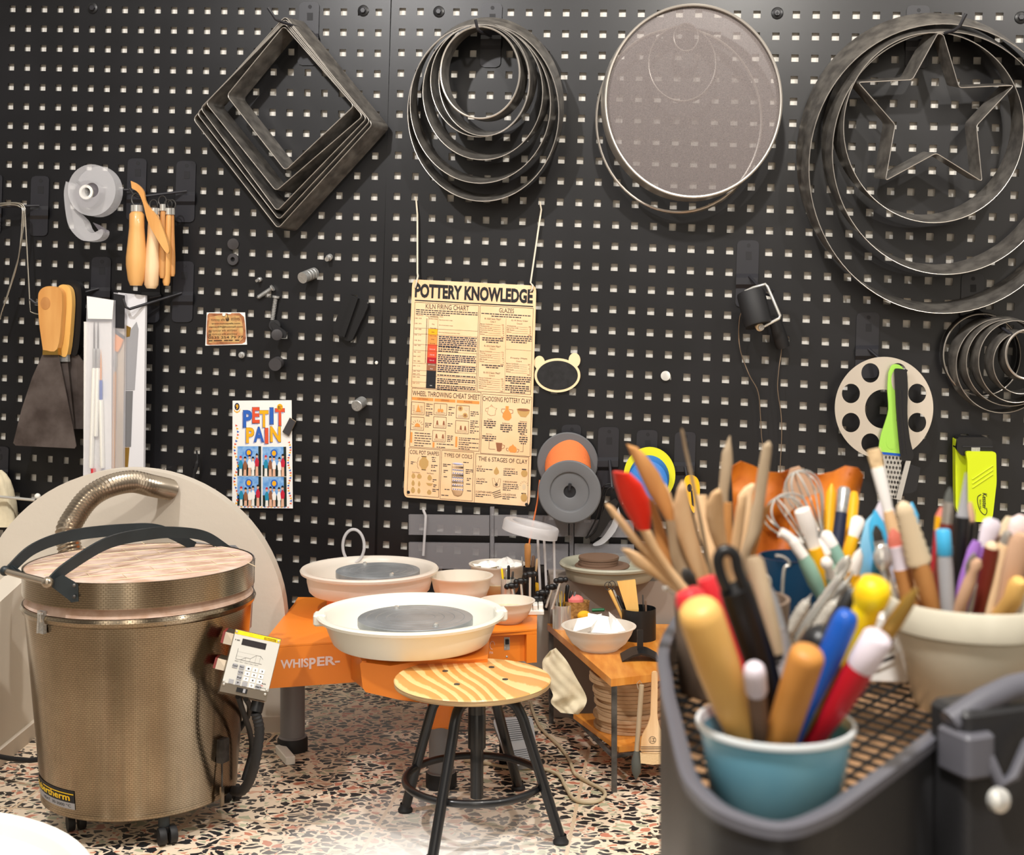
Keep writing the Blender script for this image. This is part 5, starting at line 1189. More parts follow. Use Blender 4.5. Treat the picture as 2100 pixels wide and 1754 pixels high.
b.tube(pth, [.0095+.0012*(i % 2) for i in range(len(pth))], 'black_rubber', 12); b.build('conduit', ct, 30)
b = MB(); pth = curve([f(.42, 1)-N_*.02, P(502, 1470, 2.6), P(512, 1500, 2.66), P(516, 1540, 2.7), P(500, 1600, 2.7)], 8); b.tube(pth, .006, 'black_rubber', 8); pth = curve([f(.6, 1)-N_*.03, P(512, 1450, 2.66), P(508, 1470, 2.74), P(486, 1504, 2.76)], 8); b.tube(pth, .006, 'black_rubber', 8); b.build('cable', ct, 50)
# flue hose
hp = curve([P(146, 1190, 2.93), P(148, 1150, 2.93), P(138, 1095, 2.95), P(152, 1062, 2.98), P(182, 1022, 3.02), P(222, 998, 3.06), P(270, 988, 3.12), P(310, 996, 3.17), P(347, 1004, 3.248)], 16)
acc = [hp[0]]; seg = .0042; left_ = seg
for a_, c_ in zip(hp[:-1], hp[1:]):
    L_ = (c_-a_).length; s_ = left_
    while s_ <= L_: acc.append(a_+(c_-a_)*(s_/L_)); s_ += seg
    left_ = s_-L_
hp = acc
t2 = thing('flue_hose', P(148, 1150, 2.93), 'ribbed metal flue hose curving from behind the kiln lid into the cream wall', 'hose')
b = MB(); b.tube(hp, [.0262+.0016*(1 if i % 2 else -1) for i in range(len(hp))], 'hose_steel', 24); b.build('ribbed_pipe', t2, 25)
b = MB(); b.tube([P(-40, 1545, 2.9), P(20, 1556, 2.85), P(60, 1560, 2.82), P(100, 1556, 2.8)], .006, 'black_rubber', 8); one(b, 'kiln_cable', 'black power cable running from the left edge to behind the kiln', 'cable', None, 60)
# bucket in the corner
q = P(-410, 1872, 1.5); q.z = 0
t3 = thing('glaze_tub', q, 'wide white tub with a rounded rim, cut by the bottom left corner', 'tub')
zr = HC-1.5*(1872-PY)/F
b = MB(); b.lathe(q, Z, [(0, .0), (.25, 0), (.312, zr-.02), (.332, zr-.02), (.337, zr-.006), (.332, zr), (.318, zr), (.312, zr-.006), (.295, zr-.08)], 'white_plastic', 64); b.build('shell', t3, 50)
b = MB(); b.lathe(q, Z, [(.309, zr-.022), (0, zr-.022)], 'paper_white', 64); b.build('white_glaze', t3, 50)
# ================================================================== pottery wheels
ZT = .300
def ring_basin(t, cx, cy, rt, rb, z0, z1, m, n=72, lip=.012, tilt=0):
    c = V((cx, cy, 0))
    prof = [(rb*.6, z0), (rb*.96, z0), (rb, z0+.006), (rb+(rt-lip-rb)*.45, z0+(z1-z0)*.45), (rb+(rt-lip-rb)*.47, z0+(z1-z0)*.47), (rt-lip*1.4, z1-.016), (rt-.002, z1-.010), (rt, z1-.004), (rt-.003, z1), (rt-lip, z1), (rt-lip*1.6, z1-.006), (rt-lip*1.9, z1-.02), (rb*.95, z0+.012), (0, z0+.01)]
    b = MB(); b.lathe(c, Z, prof, m, n); b.build('basin', t, 40)
def wheelhead(t, cx, cy, r, z, m='wheelhead'):
    b = MB(); c = V((cx, cy, 0))
    b.lathe(c, Z, [(0, z-.02), (r*.97, z-.02), (r, z-.016), (r, z-.001), (r-.001, z)]+sum([[(r*k+.001, z), (r*k, z-.0006), (r*k-.001, z)] for k in (.85, .68, .5, .34)], [])+[(0, z)], m, 64); b.build('wheel_head', t, 30); wh = LAST[0]
    b = MB()
    for a in (120, 300): b.lathe(c+V((math.cos(math.radians(a))*r*.78, math.sin(math.radians(a))*r*.78, z)), Z, [(.006, 0), (.006, .005), (.003, .007), (0, .007)], 'chrome', 12)
    b.build('bat_pin', wh)
t = thing('pottery_wheel_machine', P(880, 1620, 2.84), 'front pottery wheel with large cream splash basin on an orange body', 'pottery wheel', 'pottery wheels')
BASE_W = BASE[t.name]; BASE_W.z = 0; t.location.z = 0
FL, FR = P(548, 1323, 2.92), P(1101, 1290, 3.09); FL.z = FR.z = ZT
bl, br_ = V((FL.x-.0, 3.44, ZT)), V((FR.x+.10, 3.30, ZT))
b = MB(); b.prism([FL, FR, V((FR.x+.008, 3.42, ZT)), V((FL.x-.02, 3.46, ZT))], (0, 0, -.004), 'signal_orange')
dn = V((0, 0, -1)); fn = (FR-FL).normalized(); inn = V((-fn.y, fn.x, 0))
A2 = P(735, 1306, 2.985); A2.z = ZT
b.prism([FL+dn*.0045, FL+fn*.30+dn*.0045, FL+fn*.30+dn*.098, FL+dn*.098], inn*.05, 'signal_orange')
b.prism([FL+dn*.004+V((-.02, .02, 0)), V((FL.x-.02, 3.46, ZT-.004)), V((FL.x-.02, 3.46, ZT-.1)), FL+dn*.1+V((-.02, .02, 0))], (.02, 0, 0), 'signal_orange')
r0 = P(1003, 1296, 3.065); r0.z = ZT
b.prism([r0+dn*.0045, FR+dn*.0045, FR+dn*.012, r0+dn*.012], inn*.1, 'signal_orange'); R_ = FR-fn*.026
b.prism([R_+dn*.0125, FR+dn*.0125, FR+dn*.082, R_+dn*.082], inn*.1, 'signal_orange')
b.prism([r0+inn*.02+dn*.0125, R_+inn*.02+dn*.0125, R_+inn*.02+dn*.082, r0+inn*.02+dn*.082], inn*.05, 'signal_orange')
b.build('body', t, 0)
CX, CY, CR = P(843, 1257, 2.85).x, 2.85, 385/2*2.85/F
b = MB(); fpts = [(733, 1330), (742, 1316), (760, 1364), (800, 1366), (840, 1360), (900, 1352), (990, 1352), (995, 1420), (930, 1446), (890, 1446), (800, 1432), (752, 1418), (738, 1400)]
fpts = [(738, 1362), (742, 1358), (800, 1366), (850, 1358), (900, 1352), (1000, 1352), (1000, 1424), (950, 1440), (890, 1445), (820, 1436), (750, 1420), (744, 1412)]
pp = [P(x, y, 2.70+.00035*abs(x-870)) for x, y in fpts]; b.prism(pp, (0, .22, 0), 'signal_orange'); b.prism([P(722, 1316, 2.95), P(742, 1356, 2.745), P(744, 1412, 2.745), P(720, 1392, 2.95)], (.01, .0, 0), 'signal_orange'); b.build('motor_cover', t, 30)
ring_basin(t, CX, CY, CR, CR*.83, .327, HC-2.85*(1254-PY)/F, 'cream_plastic')
b = MB(); zb = HC-2.85*(1254-PY)/F
for a in (186, 8): 
    q = V((CX+math.cos(math.radians(a))*(CR-.008), CY+math.sin(math.radians(a))*(CR-.008), zb-.012)); ra = V((math.cos(math.radians(a)), math.sin(math.radians(a)), 0)); b.box(q, .014, .022, .013, 'cream_plastic', (ra, V((-ra.y, ra.x, 0)), Z), .008)
b.build('rim_clip', t, 30)
wheelhead(t, P(852, 1262, 2.85).x, 2.85, 236/2*2.85/F, HC-2.85*(1266-PY)/F)
b = MB(); b.lathe(V((CX, CY, 0)), Z, [(.05, .24), (.05, .33)], 'signal_orange', 24); b.build('hub', t)
for x, y, r, m, top in ((905, 1612, .028, 'leg_grey', .20), (600, 1538, .030, 'leg_grey', .20)):
    q = Pz(x, y, 0); b = MB(); b.lathe(q, Z, [(0, .0), (r+.005, 0), (r+.006, .012), (r+.004, .034), (r, .036), (r, .24)], 'leg_grey', 28); lg = b.build('leg', t, 40)
    b = MB(); b.lathe(q, Z, [(0, -.0), (r+.007, .0), (r+.007, .028), (r+.003, .034)], 'black_rubber', 28); b.build('rubber_foot', lg, 40)
b = MB(); q = Pz(905, 1612, 0); b.box(q+Z*.165, .03, .03, .03, 'signal_orange', None, .012); b.build('leg_socket', t)
f = lambda u, v: FL+fn*(.03+u*.14)-inn*.001+dn*(.024+v*.032)
b = MB(); b.text(f, 'WHIS', 0, .3, .46, .95, 'rose_white', .03); b.text(f, 'P', .47, .3, .58, 1.1, 'rose_white', .03); b.text(f, 'ER-', .60, .26, .98, .93, 'rose_white', .03); b.build('lettering', t, 0)
f = lambda u, v: r0+fn*(u*.10)+inn*.019+dn*(v*.082)
b = MB(); b.text(f, 'FWD', .06, .66, .2, .74, 'rose_white'); b.tube([f(.13+.06*math.cos(a), .48-.12*math.sin(a)) for a in [k*PI*1.5/12 for k in range(13)]], .0007, 'rose_white', 5); b.build('direction_mark', t, 0)
b = MB(); b.prism([f(.42, .26), f(.56, .26), f(.56, .64), f(.42, .64)], -inn*.003, 'zinc'); b.prism([f(.45, .32), f(.53, .32), f(.53, .46), f(.45, .46)], -inn*.008, 'ink'); b.ball(f(.49, .84), .004, 'chrome', 10); b.build('switch', t, 0)
# wheel behind
t = thing('pottery_wheel_machine', (P(757, 1165, 3.30).x, 3.27, ZT+.001), 'smaller pale basin and wheel head standing behind the front pottery wheel', 'pottery wheel', 'pottery wheels')
c2 = P(758, 1164, 3.27); cr = 283/2*3.27/F
ring_basin(t, c2.x, 3.27, cr, cr*.87, ZT+.055, c2.z, 'bowl_clear')
wheelhead(t, P(775, 1168, 3.27).x, 3.27, 172/2*3.27/F, HC-3.27*(1169-PY)/F)
b = MB(); b.lathe(V((c2.x, 3.27, 0)), Z, [(.11, ZT+.001), (.11, ZT+.06)], 'signal_orange', 32); b.build('stand', t)
# third wheel on the grey cabinet
ZG = .362
g0, g1 = P(1128, 1235, 3.365).x, P(1560, 1235, 3.365).x
b = MB(); b.prism([V((g0, 3.365, ZG)), V((g1, 3.365, ZG)), V((g1, 3.47, ZG)), V((g0, 3.555, ZG))], (0, 0, -.362), 'cabinet_grey'); one(b, 'cabinet', 'low grey cabinet behind the wooden bench, carrying the third wheel', 'cabinet', None, 0)
t = thing('pottery_wheel_machine', (P(1250, 1165, 3.40).x, 3.40, ZG), 'grey-green wheel basin with brown bats on it, right of the clamp rods', 'pottery wheel', 'pottery wheels')
c2 = P(1250, 1152, 3.40); cr = 206/2*3.40/F
ring_basin(t, c2.x, 3.40, cr, cr*.86, ZG+.002, c2.z, 'basin_grey')
b = MB(); q = P(1235, 1158, 3.40); b.lathe(V((q.x, 3.40, 0)), Z, [(.03, ZG+.01), (.03, q.z-.006), (.072, q.z-.006), (.074, q.z-.003), (.072, q.z), (0, q.z)], 'bat_brown', 40); b.build('wheel_head', t)
for k in range(3):
    z = q.z+.0005+k*.0075; b = MB(); r = (.053, .052, .054)[k]
    b.lathe(V((P((1226, 1228, 1228)[k], 1150, 3.40).x, 3.40, 0)), Z, [(0, z), (r, z), (r+.0005, z+.003), (r, z+.007), (0, z+.007)], 'bat_brown', 24)
    one(b, 'wheel_bat', ('round brown bat lying lowest on the third wheel', 'middle brown bat of the small pile on the third wheel', 'topmost brown bat of the pile on the third wheel')[k], 'bat', 'brown bats on the third wheel')
# ================================================================== stool
SX, SY, SZ = P(969, 1391, 2.62).x, 2.62, HC-2.62*(1391-PY)/F
t = thing('stool', (SX, SY, 0), 'round plywood stool with black tubular legs in front of the wheel', 'stool')
sr = 161*2.62/F
b = MB(); b.lathe(V((SX, SY, 0)), Z, [(0, SZ-.013), (sr-.004, SZ-.013), (sr-.001, SZ-.011), (sr, SZ-.002)], 'ply_edge', 80); b.lathe(V((SX, SY, 0)), Z, [(sr, SZ-.002), (sr-.002, SZ), (0, SZ)], 'ply_seat', 80); b.build('seat', t, 30)
b = MB()
for x, y in ((913, 1377), (1008, 1369), (1036, 1394), (937, 1404)): b.lathe(Pz(x, y, SZ), Z, [(.0062, 0), (.0062, .0012), (.004, .0016), (0, .0006)], 'steel_dark', 14)
b.build('screw_head', t)
hub = V((SX+.009, SY, 0))
b = MB(); b.lathe(hub, Z, [(0, .062), (.0135, .062), (.0135, .17)], 'stool_black', 20); b.lathe(hub, Z, [(.0135, .165), (.0185, .165), (.0185, .235), (.016, .24)], 'stool_black', 20); b.lathe(hub, Z, [(.05, SZ-.0135), (.05, SZ-.018), (.018, SZ-.04), (.018, .22)], 'stool_black', 20); b.build('screw_column', t, 40)
feet = [Pz(828, 1664, 0), Pz(1154, 1731, 0), Pz(1064, 1618, 0), Pz(884, 1775, 0)]
for q in feet:
    dv = q-hub; dv.z = 0; u = dv.normalized()
    pth = curve([hub+Z*(SZ-.040)+u*.012, hub+u*.055+Z*(SZ-.036), hub+u*.085+Z*(SZ-.042), hub+u*.103+Z*(SZ-.066), hub+u*.118+Z*(SZ-.105), hub+dv*.97+Z*.012], 8)
    b = MB(); b.tube(pth, .0108, 'stool_black', 14); lg = b.build('leg', t, 60)
    b = MB(); b.lathe(V((q.x, q.y, 0))-u*.004, Z, [(0, 0), (.0155, 0), (.016, .005), (.012, .011), (.011, .018)], 'black_rubber', 16); b.build('rubber_foot', lg)
rc = V((P(985, 1600, 2.62).x, 2.62, 0)); rz = HC-2.62*(1597-PY)/F
b = MB(); b.tube([V((rc.x-.012, rc.y, rz))+V((math.cos(2*PI*k/56)*.143, math.sin(2*PI*k/56)*.143, 0)) for k in range(56)], .0078, 'stool_black', 12, True); b.build('foot_ring', t, 60)
# ================================================================== bench and what stands on it
ZB = .254
BA, BB_, BC, BD = Pz(1253, 1393, ZB), Pz(1104, 1279, ZB), V((.56, 3.22, ZB)), V((.64, 2.98, ZB))
BB_.y = min(BB_.y, 3.335); k_ = (BB_.y-BA.y)/(Pz(1104, 1279, ZB).y-BA.y); BB_.x = BA.x+(Pz(1104, 1279, ZB).x-BA.x)*k_
t = thing('work_bench', (BA.x+.1, BA.y+.2, 0), 'low wooden bench with a honey coloured top and thin black metal legs', 'bench')
b = MB(); b.prism([BA, BD, V((.62, 3.335, ZB)), V((BB_.x+.02, BB_.y+.01, ZB))], (0, 0, -.017), 'bench_wood'); b.build('bench_top', t, 0)
for q, z0 in ((BA+V((.008, .012, 0)), 0), (BB_+V((.03, -.015, 0)), 0), (V((.60, 3.31, 0)), 0), (V((.60, 3.02, 0)), 0)):
    b = MB(); b.box(V((q.x, q.y, (ZB-.017)/2)), .006, .006, (ZB-.017)/2, 'steel_dark'); b.build('leg', t, 0)
b = MB(); a = BA+V((.008, .02, 0)); c_ = BB_+V((.03, -.02, 0)); a.z = c_.z = .075; b.tube([a, c_], .006, 'steel_dark', 8); b.tube([a+V((0, .0, 0)), V((.60, 3.02, .075))], .005, 'steel_dark', 8); b.build('rail', t, 40)
zs = .081
b = MB(); s0 = BA+V((.02, .03, 0)); s0.z = zs+.012; b.prism([s0, s0+V((.36, .10, 0)), s0+V((.32, .26, 0)), s0+V((-.09, .25, 0))], (0, 0, -.012), 'bench_wood'); b.build('lower_shelf', t, 0)
# stack of round bats on the lower shelf
bc = P(1290, 1460, 2.995)
for k in range(14):
    r = .080+random.uniform(-.003, .003); z = zs+.0125+k*.0092
    b = MB(); c_ = V((bc.x+random.uniform(-.006, .006), 2.995+random.uniform(-.006, .006), 0))
    if k >= 12: c_.x -= .012
    b.lathe(c_, Z, [(0, z), (r, z), (r+.0006, z+.001), (r+.0006, z+.0076), (r, z+.0086), (0, z+.0086)], 'bat_wood', 48)
    lab = ('bottom', 'second', 'third', 'fourth', 'fifth', 'sixth', 'seventh', 'eighth', 'ninth', 'tenth', 'eleventh', 'twelfth', 'thirteenth', 'top')[k]
    one(b, 'wooden_bat', lab+(' round wooden bat counted from below in the stack under the bench' if 0 < k < 13 else ' round wooden bat of the stack on the shelf under the bench'), 'bat', 'wooden bats stacked under the bench', 30)
# canvas cloth hanging
def cloth():
    b = MB(); fr = []; rows = 22; cols = 14
    L = [(1128, 1336), (1112, 1360), (1120, 1395), (1134, 1425), (1130, 1442), (1150, 1462)]
    R_ = [(1140, 1330), (1162, 1356), (1180, 1388), (1202, 1428), (1200, 1448), (1186, 1466)]
    Lc = curve(L, 5); Rc = curve(R_, 5)
    for i in range(len(Lc)):
        row = []
        for j in range(cols+1):
            u = j/cols; x = Lc[i].x*(1-u)+Rc[i].x*u; y = Lc[i].y*(1-u)+Rc[i].y*u
            row.append(P(x, y, 2.925+.006*math.sin(u*6+i*.25)+.003*math.sin(i*.55+u*7)+.0012*math.sin(u*17-i*.9)))
        fr.append(row)
    n = cols+1; back = [[p+V((0, .004, 0)) for p in r] for r in fr]
    b.loft([fr[i]+back[i][::-1] for i in range(len(fr))], 'canvas'); one(b, 'canvas_cloth', 'crumpled cream canvas cloth hanging from the bench edge beside the stool', 'cloth', None, 70)
cloth()
# bowls
def bowl(px, pyrim, pybase, wpx, zb, label, fill=None, mt='bowl_clear', group='white plastic bowls', d=None):
    d = d or (HC-zb)*F/(pybase-PY); r = wpx/2*d/F; zr = HC-d*(pyrim-PY)/F; q = V((P(px, pyrim, d).x, d, zb))
    t = thing('plastic_bowl', q, label, 'bowl', group); h = zr-zb
    b = MB(); b.lathe(q, Z, [(0, .001), (r*.5, .001), (r*.52, -.0+.0005), (r*.56, .004), (r*.74, h*.3), (r*.88, h*.65), (r*.95, h*.94), (r, h*.96), (r+.001, h), (r*.93, h), (r*.86, h*.66), (r*.72, h*.32), (r*.5, .006), (0, .005)], mt, 56); b.build('shell', t, 60)
    if fill:
        hh = h*fill; rr = r*.85
        b = MB(); b.lathe(q, Z, [(r*.5, .0065), (rr*.85, hh*.5), (rr, hh), (0, hh)], 'slip', 48); b.build('slip', t, 60)
    return q, r, zr
Q1 = bowl(1228, 1283, 1331, 152, ZB, 'translucent white bowl with white plaster pieces on the bench front', None, 'bowl_clear')
Q2 = bowl(1040, 1231, 1276, 114, ZT, 'translucent bowl of slip standing right of the front basin', .6)
Q3 = bowl(946, 1180, 1236, 130, ZT, 'translucent bowl of slip standing behind the front basin', .6, 'bowl_clear', 'white plastic bowls', 3.28)
Q4 = bowl(1020, 1156, 1240, 116, ZT, 'pale bowl holding crumpled white cloths at the back', .5, 'bowl_clear', 'white plastic bowls', 3.43)
def shard(q, pts, th, m, name, lab, grp, cat):
    b = MB(); b.prism([q+V(p) for p in pts], th, m); return one(b, name, lab, cat, grp, 0)
q, r, zr = Q1; q = V((q.x, q.y, zr))
shard(q, [(-.065, -.02, -.012), (-.02, -.03, .004), (.01, .03, .022), (-.05, .03, .010)], (0, .006, -.012), 'paper_white', 'plaster_piece', 'flat white plaster piece leaning left in the front bowl', 'white pieces in the front bowl', 'plaster')
shard(q, [(-.03, -.02, -.012), (.045, -.035, -.012), (.03, .01, .018), (-.025, .02, .026)], (.004, .008, -.012), 'paper_white', 'plaster_piece', 'broad white plaster piece in the middle of the front bowl', 'white pieces in the front bowl', 'plaster')
shard(q, [(.028, -.03, -.012), (.064, -.01, -.01), (.045, .02, .012), (.024, .0, .034)], (.006, .006, -.012), 'paper_white', 'plaster_piece', 'pointed white plaster piece standing at the right of the front bowl', 'white pieces in the front bowl', 'plaster')
q, r, zr = Q4; q = V((q.x, q.y, zr))
for k, (sx, h, lab) in enumerate(((-.022, .012, 'crumpled white cloth lying left in the back bowl'), (.026, .022, 'crumpled white cloth peaking right in the back bowl'))):
    b = MB(); rings = []
    for i in range(6):
        rr = r*.55*(1-i/5.2); rings.append([q+V((sx+rr*math.cos(2*PI*j/16)*(1+.25*math.sin(3*j+i)), rr*math.sin(2*PI*j/16)*.8, -.006+h*i/5+.004*math.sin(j*2.1+i))) for j in range(16)])
    b.loft(rings, 'paper_white'); one(b, 'white_cloth', lab, 'cloth', 'cloths in the back bowl', 25)
# steel tool cups
def can(px, y0, y1, wpx, zb, m, label, name='steel_cup', cat='cup', group='cups of small tools', d=None):
    d = d or (HC-zb)*F/(y1-PY); r = wpx/2*d/F; zr = HC-d*(y0-PY)/F; q = V((P(px, y0, d).x, d, zb)); h = zr-zb
    b = MB(); b.lathe(q, Z, [(0, 0), (r, 0), (r, h), (r-.0015, h), (r-.0015, .003), (0, .003)], m, 40); one(b, name, label, cat, group, 40); return q, r, zr
def stick(p0, p1, r, m, name, label, cat='tool', group=None, prof=None, n=10):
    b = MB(); d = V(p1)-V(p0); b.lathe(V(p0), d, [(r*a, d.length*h) for a, h in (prof or [(0, 0), (1, 0), (1, .96), (.7, 1), (0, 1)])], m, n); return one(b, name, label, cat, group, 40)
def in_cup(q, r, specs, group, where):
    for (px, py, rad, m, name, desc, dx) in specs:
        d = q.y; top = P(px, py, d+random.uniform(-.3, .3)*r); bt = V((q.x+dx*r*.5, q.y, q.z+.006))
        stick(bt, top, rad, m, name, desc+' '+where, 'tool', group, [(0, 0), (.8, 0), (.8, .6), (1, .8), (1, .97), (.6, 1), (0, 1)])
G1 = can(1153, 1240, 1288, 40, ZB, 'chrome', 'shiny steel cup of knives standing on the bench behind the white bowl')
in_cup(G1[0], G1[1], ((1140, 1222, .004, 'zinc', 'ribbon_tool', 'flat silver tool', -.6), (1150, 1212, .0035, 'bright_yellow', 'craft_knife', 'yellow knife', -.2), (1149, 1200, .002, 'zinc', 'needle', 'thin wire needle', .1), (1160, 1216, .0035, 'golden', 'craft_knife', 'golden yellow knife', .2), (1164, 1200, .0055, 'black_plastic', 'trimming_tool', 'tall black handled tool', .3), (1172, 1212, .004, 'steel_dark', 'palette_knife', 'dark flat blade', .5), (1180, 1214, .003, 'grey_plastic', 'loop_tool', 'slim grey tool', .8)), 'tools in the bench cup', 'in the steel cup on the bench')
G2 = can(1042, 1186, 1232, 30, ZT, 'chrome', 'shiny steel cup of tools behind the slip bowls', d=3.30)
in_cup(G2[0], G2[1], ((1029, 1166, .003, 'bright_yellow', 'needle', 'thin yellow tool', -.6), (1040, 1168, .0055, 'zinc', 'ribbon_tool', 'broad silver tool', -.2), (1043, 1160, .004, 'black_plastic', 'trimming_tool', 'black handled tool', .1), (1052, 1172, .003, 'steel_dark', 'needle', 'dark thin tool', .5)), 'tools in the rear cup', 'in the steel cup behind the bowls')
G3 = can(1085, 1162, 1240, 26, ZT, 'black_plastic', 'black cup of wooden tools behind the clamp rods', d=3.36)
in_cup(G3[0], G3[1], ((1082, 1115, .009, 'mid_wood', 'wooden_rib', 'broad wooden rib', -.3), (1094, 1140, .005, 'bat_brown', 'loop_tool', 'brown handled tool', .4), (1070, 1142, .002, 'zinc', 'needle', 'wire needle', -.8), (1102, 1146, .0035, 'pale_wood', 'modelling_tool', 'pale wooden tool', .8)), 'tools in the black cup', 'in the black cup behind the clamp rods')
G4 = can(1110, 1160, 1250, 22, ZT, 'steel_dark', 'dark glass jar of tools next to the black cup', 'glass_jar', 'jar', d=3.44)
G5 = can(1310, 1247, 1310, 70, ZB, 'mesh_black', 'black perforated metal pot holding a wooden paddle on the bench', 'perforated_pot', 'pot', 'cups of small tools')
in_cup(G5[0], G5[1], ((1249, 1208, .005, 'handle_yellow_wood', 'loop_tool', 'wooden handled loop tool', -.9), (1258, 1210, .003, 'zinc', 'loop_tool', 'slim silver tool', -.7), (1267, 1222, .005, 'black_plastic', 'clip_tool', 'black handled tool', -.4), (1280, 1234, .0045, 'black_rubber', 'clip_tool', 'short black tool', -.2), (1318, 1220, .002, 'steel_dark', 'wire_loop', 'dark wire tool', .7), (1324, 1232, .003, 'bat_brown', 'needle', 'thin brown tool', .9)), 'tools in the perforated pot', 'in the perforated pot')
for x, y in ((1247, 1202), (1255, 1200)):
    b = MB(); b.tube([P(px, py, G5[0].y) for px, py in ell(x, y, 7, 8, 18)], .0011, 'steel_dark', 5, True); one(b, 'wire_ring', 'thin wire ring on top of a loop tool in the perforated pot', 'ring', 'wire rings over the perforated pot', 60)
b = MB(); d_ = G5[0].y; b.prism([P(1266, 1194, d_), P(1303, 1190, d_), P(1310, 1250, d_-.01), P(1284, 1250, d_-.01)], (0, .012, 0), 'handle_yellow_wood'); b.prism([P(1284, 1250, d_-.01), P(1310, 1250, d_-.01), P(1306, 1290, d_-.01), P(1290, 1290, d_-.01)], (0, .012, 0), 'handle_yellow_wood'); one(b, 'wooden_paddle', 'square wooden paddle standing in the perforated pot', 'paddle', None, 0)
# clamp rods in a white rack
q = V((.046, 3.262, ZT+.0004))
t = thing('rod_rack', q, 'white plastic rack with upright steel rods and black wing knobs behind the slip bowl', 'rack')
b = MB()
for k in range(5): b.box(q+V((-.028+.014*k, 0, .013)), .006, .02+.004*(k % 2), .013, 'white_plastic', None, .003)
b.box(q+V((0, -.012, .006)), .036, .016, .006, 'white_plastic', None, .004); b.build('rack_base', t, 30)
for x, y in ((1049, 1202), (1068, 1192), (1087, 1178), (1112, 1216), (1133, 1204), (1150, 1190), (1100, 1228)):
    xb = q.x+(P(x, y, q.y).x-q.x)*.72; b = MB(); top = P(x, y, q.y+random.uniform(-.01, .03)); 
    b.tube([V((xb, top.y, q.z+.008)), top], .0034, 'chrome', 10); rd = b.build('rod', t, 60)
    b = MB(); b.ball(top, .0105, 'black_plastic', 12, None, (1.1, .7, .8)); b.ball(top+V((-.012, 0, -.002)), .0075, 'black_plastic', 10); b.ball(top+V((.012, 0, .001)), .0075, 'black_plastic', 10); b.build('wing_knob', rd, 60)
# small lamp ring on three posts, baskets, sponges
c_ = P(1088, 1086, 3.30)
t = thing('ring_lamp', V((P(1125, 1216, 3.30).x, 3.30, ZT)), 'white ring-shaped magnifier lamp on three pale posts below the orange spool', 'lamp')
b = MB(); tl = V((1, 0, -.22)).normalized(); tn = tl.cross(V((0, 1, 0))).normalized()
if tn.z < 0: tn = -tn
yv = V((0, 1, 0)); rr = 58*3.30/F
rings = []
for k in range(48):
    a = 2*PI*k/48; rad = tl*math.cos(a)+yv*math.sin(a)*.95
    rings.append([c_+rad*(rr+x)+tn*z for x, z in ((0, .012), (-.003, .016), (-.022, .016), (-.026, .010), (-.026, -.010), (0, -.012))])
b.loft(rings, 'ghost_white', True, False, False, True); b.build('lamp_ring', t, 40)
for x0, x1 in ((1103, 1108), (1116, 1121), (1136, 1138)):
    b = MB(); p0 = P(x0, 1108, 3.30); p1 = P(x1, 1216, 3.30); b.tube([p1, p0], .0034, 'ghost_white', 8); b.build('post', t, 60)
def basket(px, py, d, rx, ry, h, zb, lab):
    q = V((P(px, py, d).x, d, zb)); b = MB(); b.lathe(q, Z, [(0, .001), (rx*.8, .001), (rx*.9, h*.4), (rx, h*.92), (rx*1.04, h), (rx*.95, h), (rx*.8, .006), (0, .005)], 'wicker', 32, False, False, 1, ry/rx, (1, 0, 0)); return one(b, 'wicker_basket', lab, 'basket', 'wicker baskets behind the bench', 40), q
basket(1182, 1215, 3.305, .034, .024, .068, ZB+.0005, 'small wicker basket with rags left of the grey-green basin')
basket(1216, 1242, 3.27, .052, .024, .026, ZB+.0005, 'low wicker tray behind the white bowl')
b = MB(); q = V((P(1198, 1245, 3.27).x, 3.268, ZB+.038)); b.ball(q, .0165, 'sponge', 16, None, (1.1, .8, .8)); one(b, 'sponge', 'egg-shaped yellow sponge behind the white bowl', 'sponge', None, 60)
stick(P(1214, 1252, 3.262), P(1240, 1251, 3.262), .0042, 'dark_green', 'green_handle_tool', 'short green handled tool lying right of the yellow sponge')
b = MB(); q = V((P(1098, 1196, 3.38).x, 3.38, ZT+.04)); b.ball(q, .016, 'sponge', 14); one(b, 'sponge', 'yellow sponge half hidden behind the clamp rods', 'sponge', None, 60)
b = MB(); q = V((P(1180, 1205, 3.305).x, 3.305, ZB+.07)); b.ball(q, .022, 'pink_handle', 12, None, (1, .6, .7)); one(b, 'rag', 'folded pink rag in the small wicker basket', 'rag', None, 20)
# black scraper stand
q = Pz(1313, 1352, ZB)
b = MB(); pr = [(-.045, 0, .002), (-.02, 0, .016), (0, 0, .021), (.02, 0, .016), (.042, 0, .004)]
rg = []
for x, y, z in pr: rg.append([q+V((x, -.028, z)), q+V((x, .03, z+.004)), q+V((x, .03, z+.001)), q+V((x, -.028, max(z-.005, 0)))])
b.loft(rg, 'black_plastic'); b.prism([q+V((-.007, 0, .012)), q+V((.007, 0, .012)), q+V((.007, 0, .068)), q+V((-.007, 0, .068))], (0, .005, 0), 'black_plastic'); one(b, 'black_scraper', 'black plastic scraper with upright handle lying on the bench corner', 'scraper', None, 40)
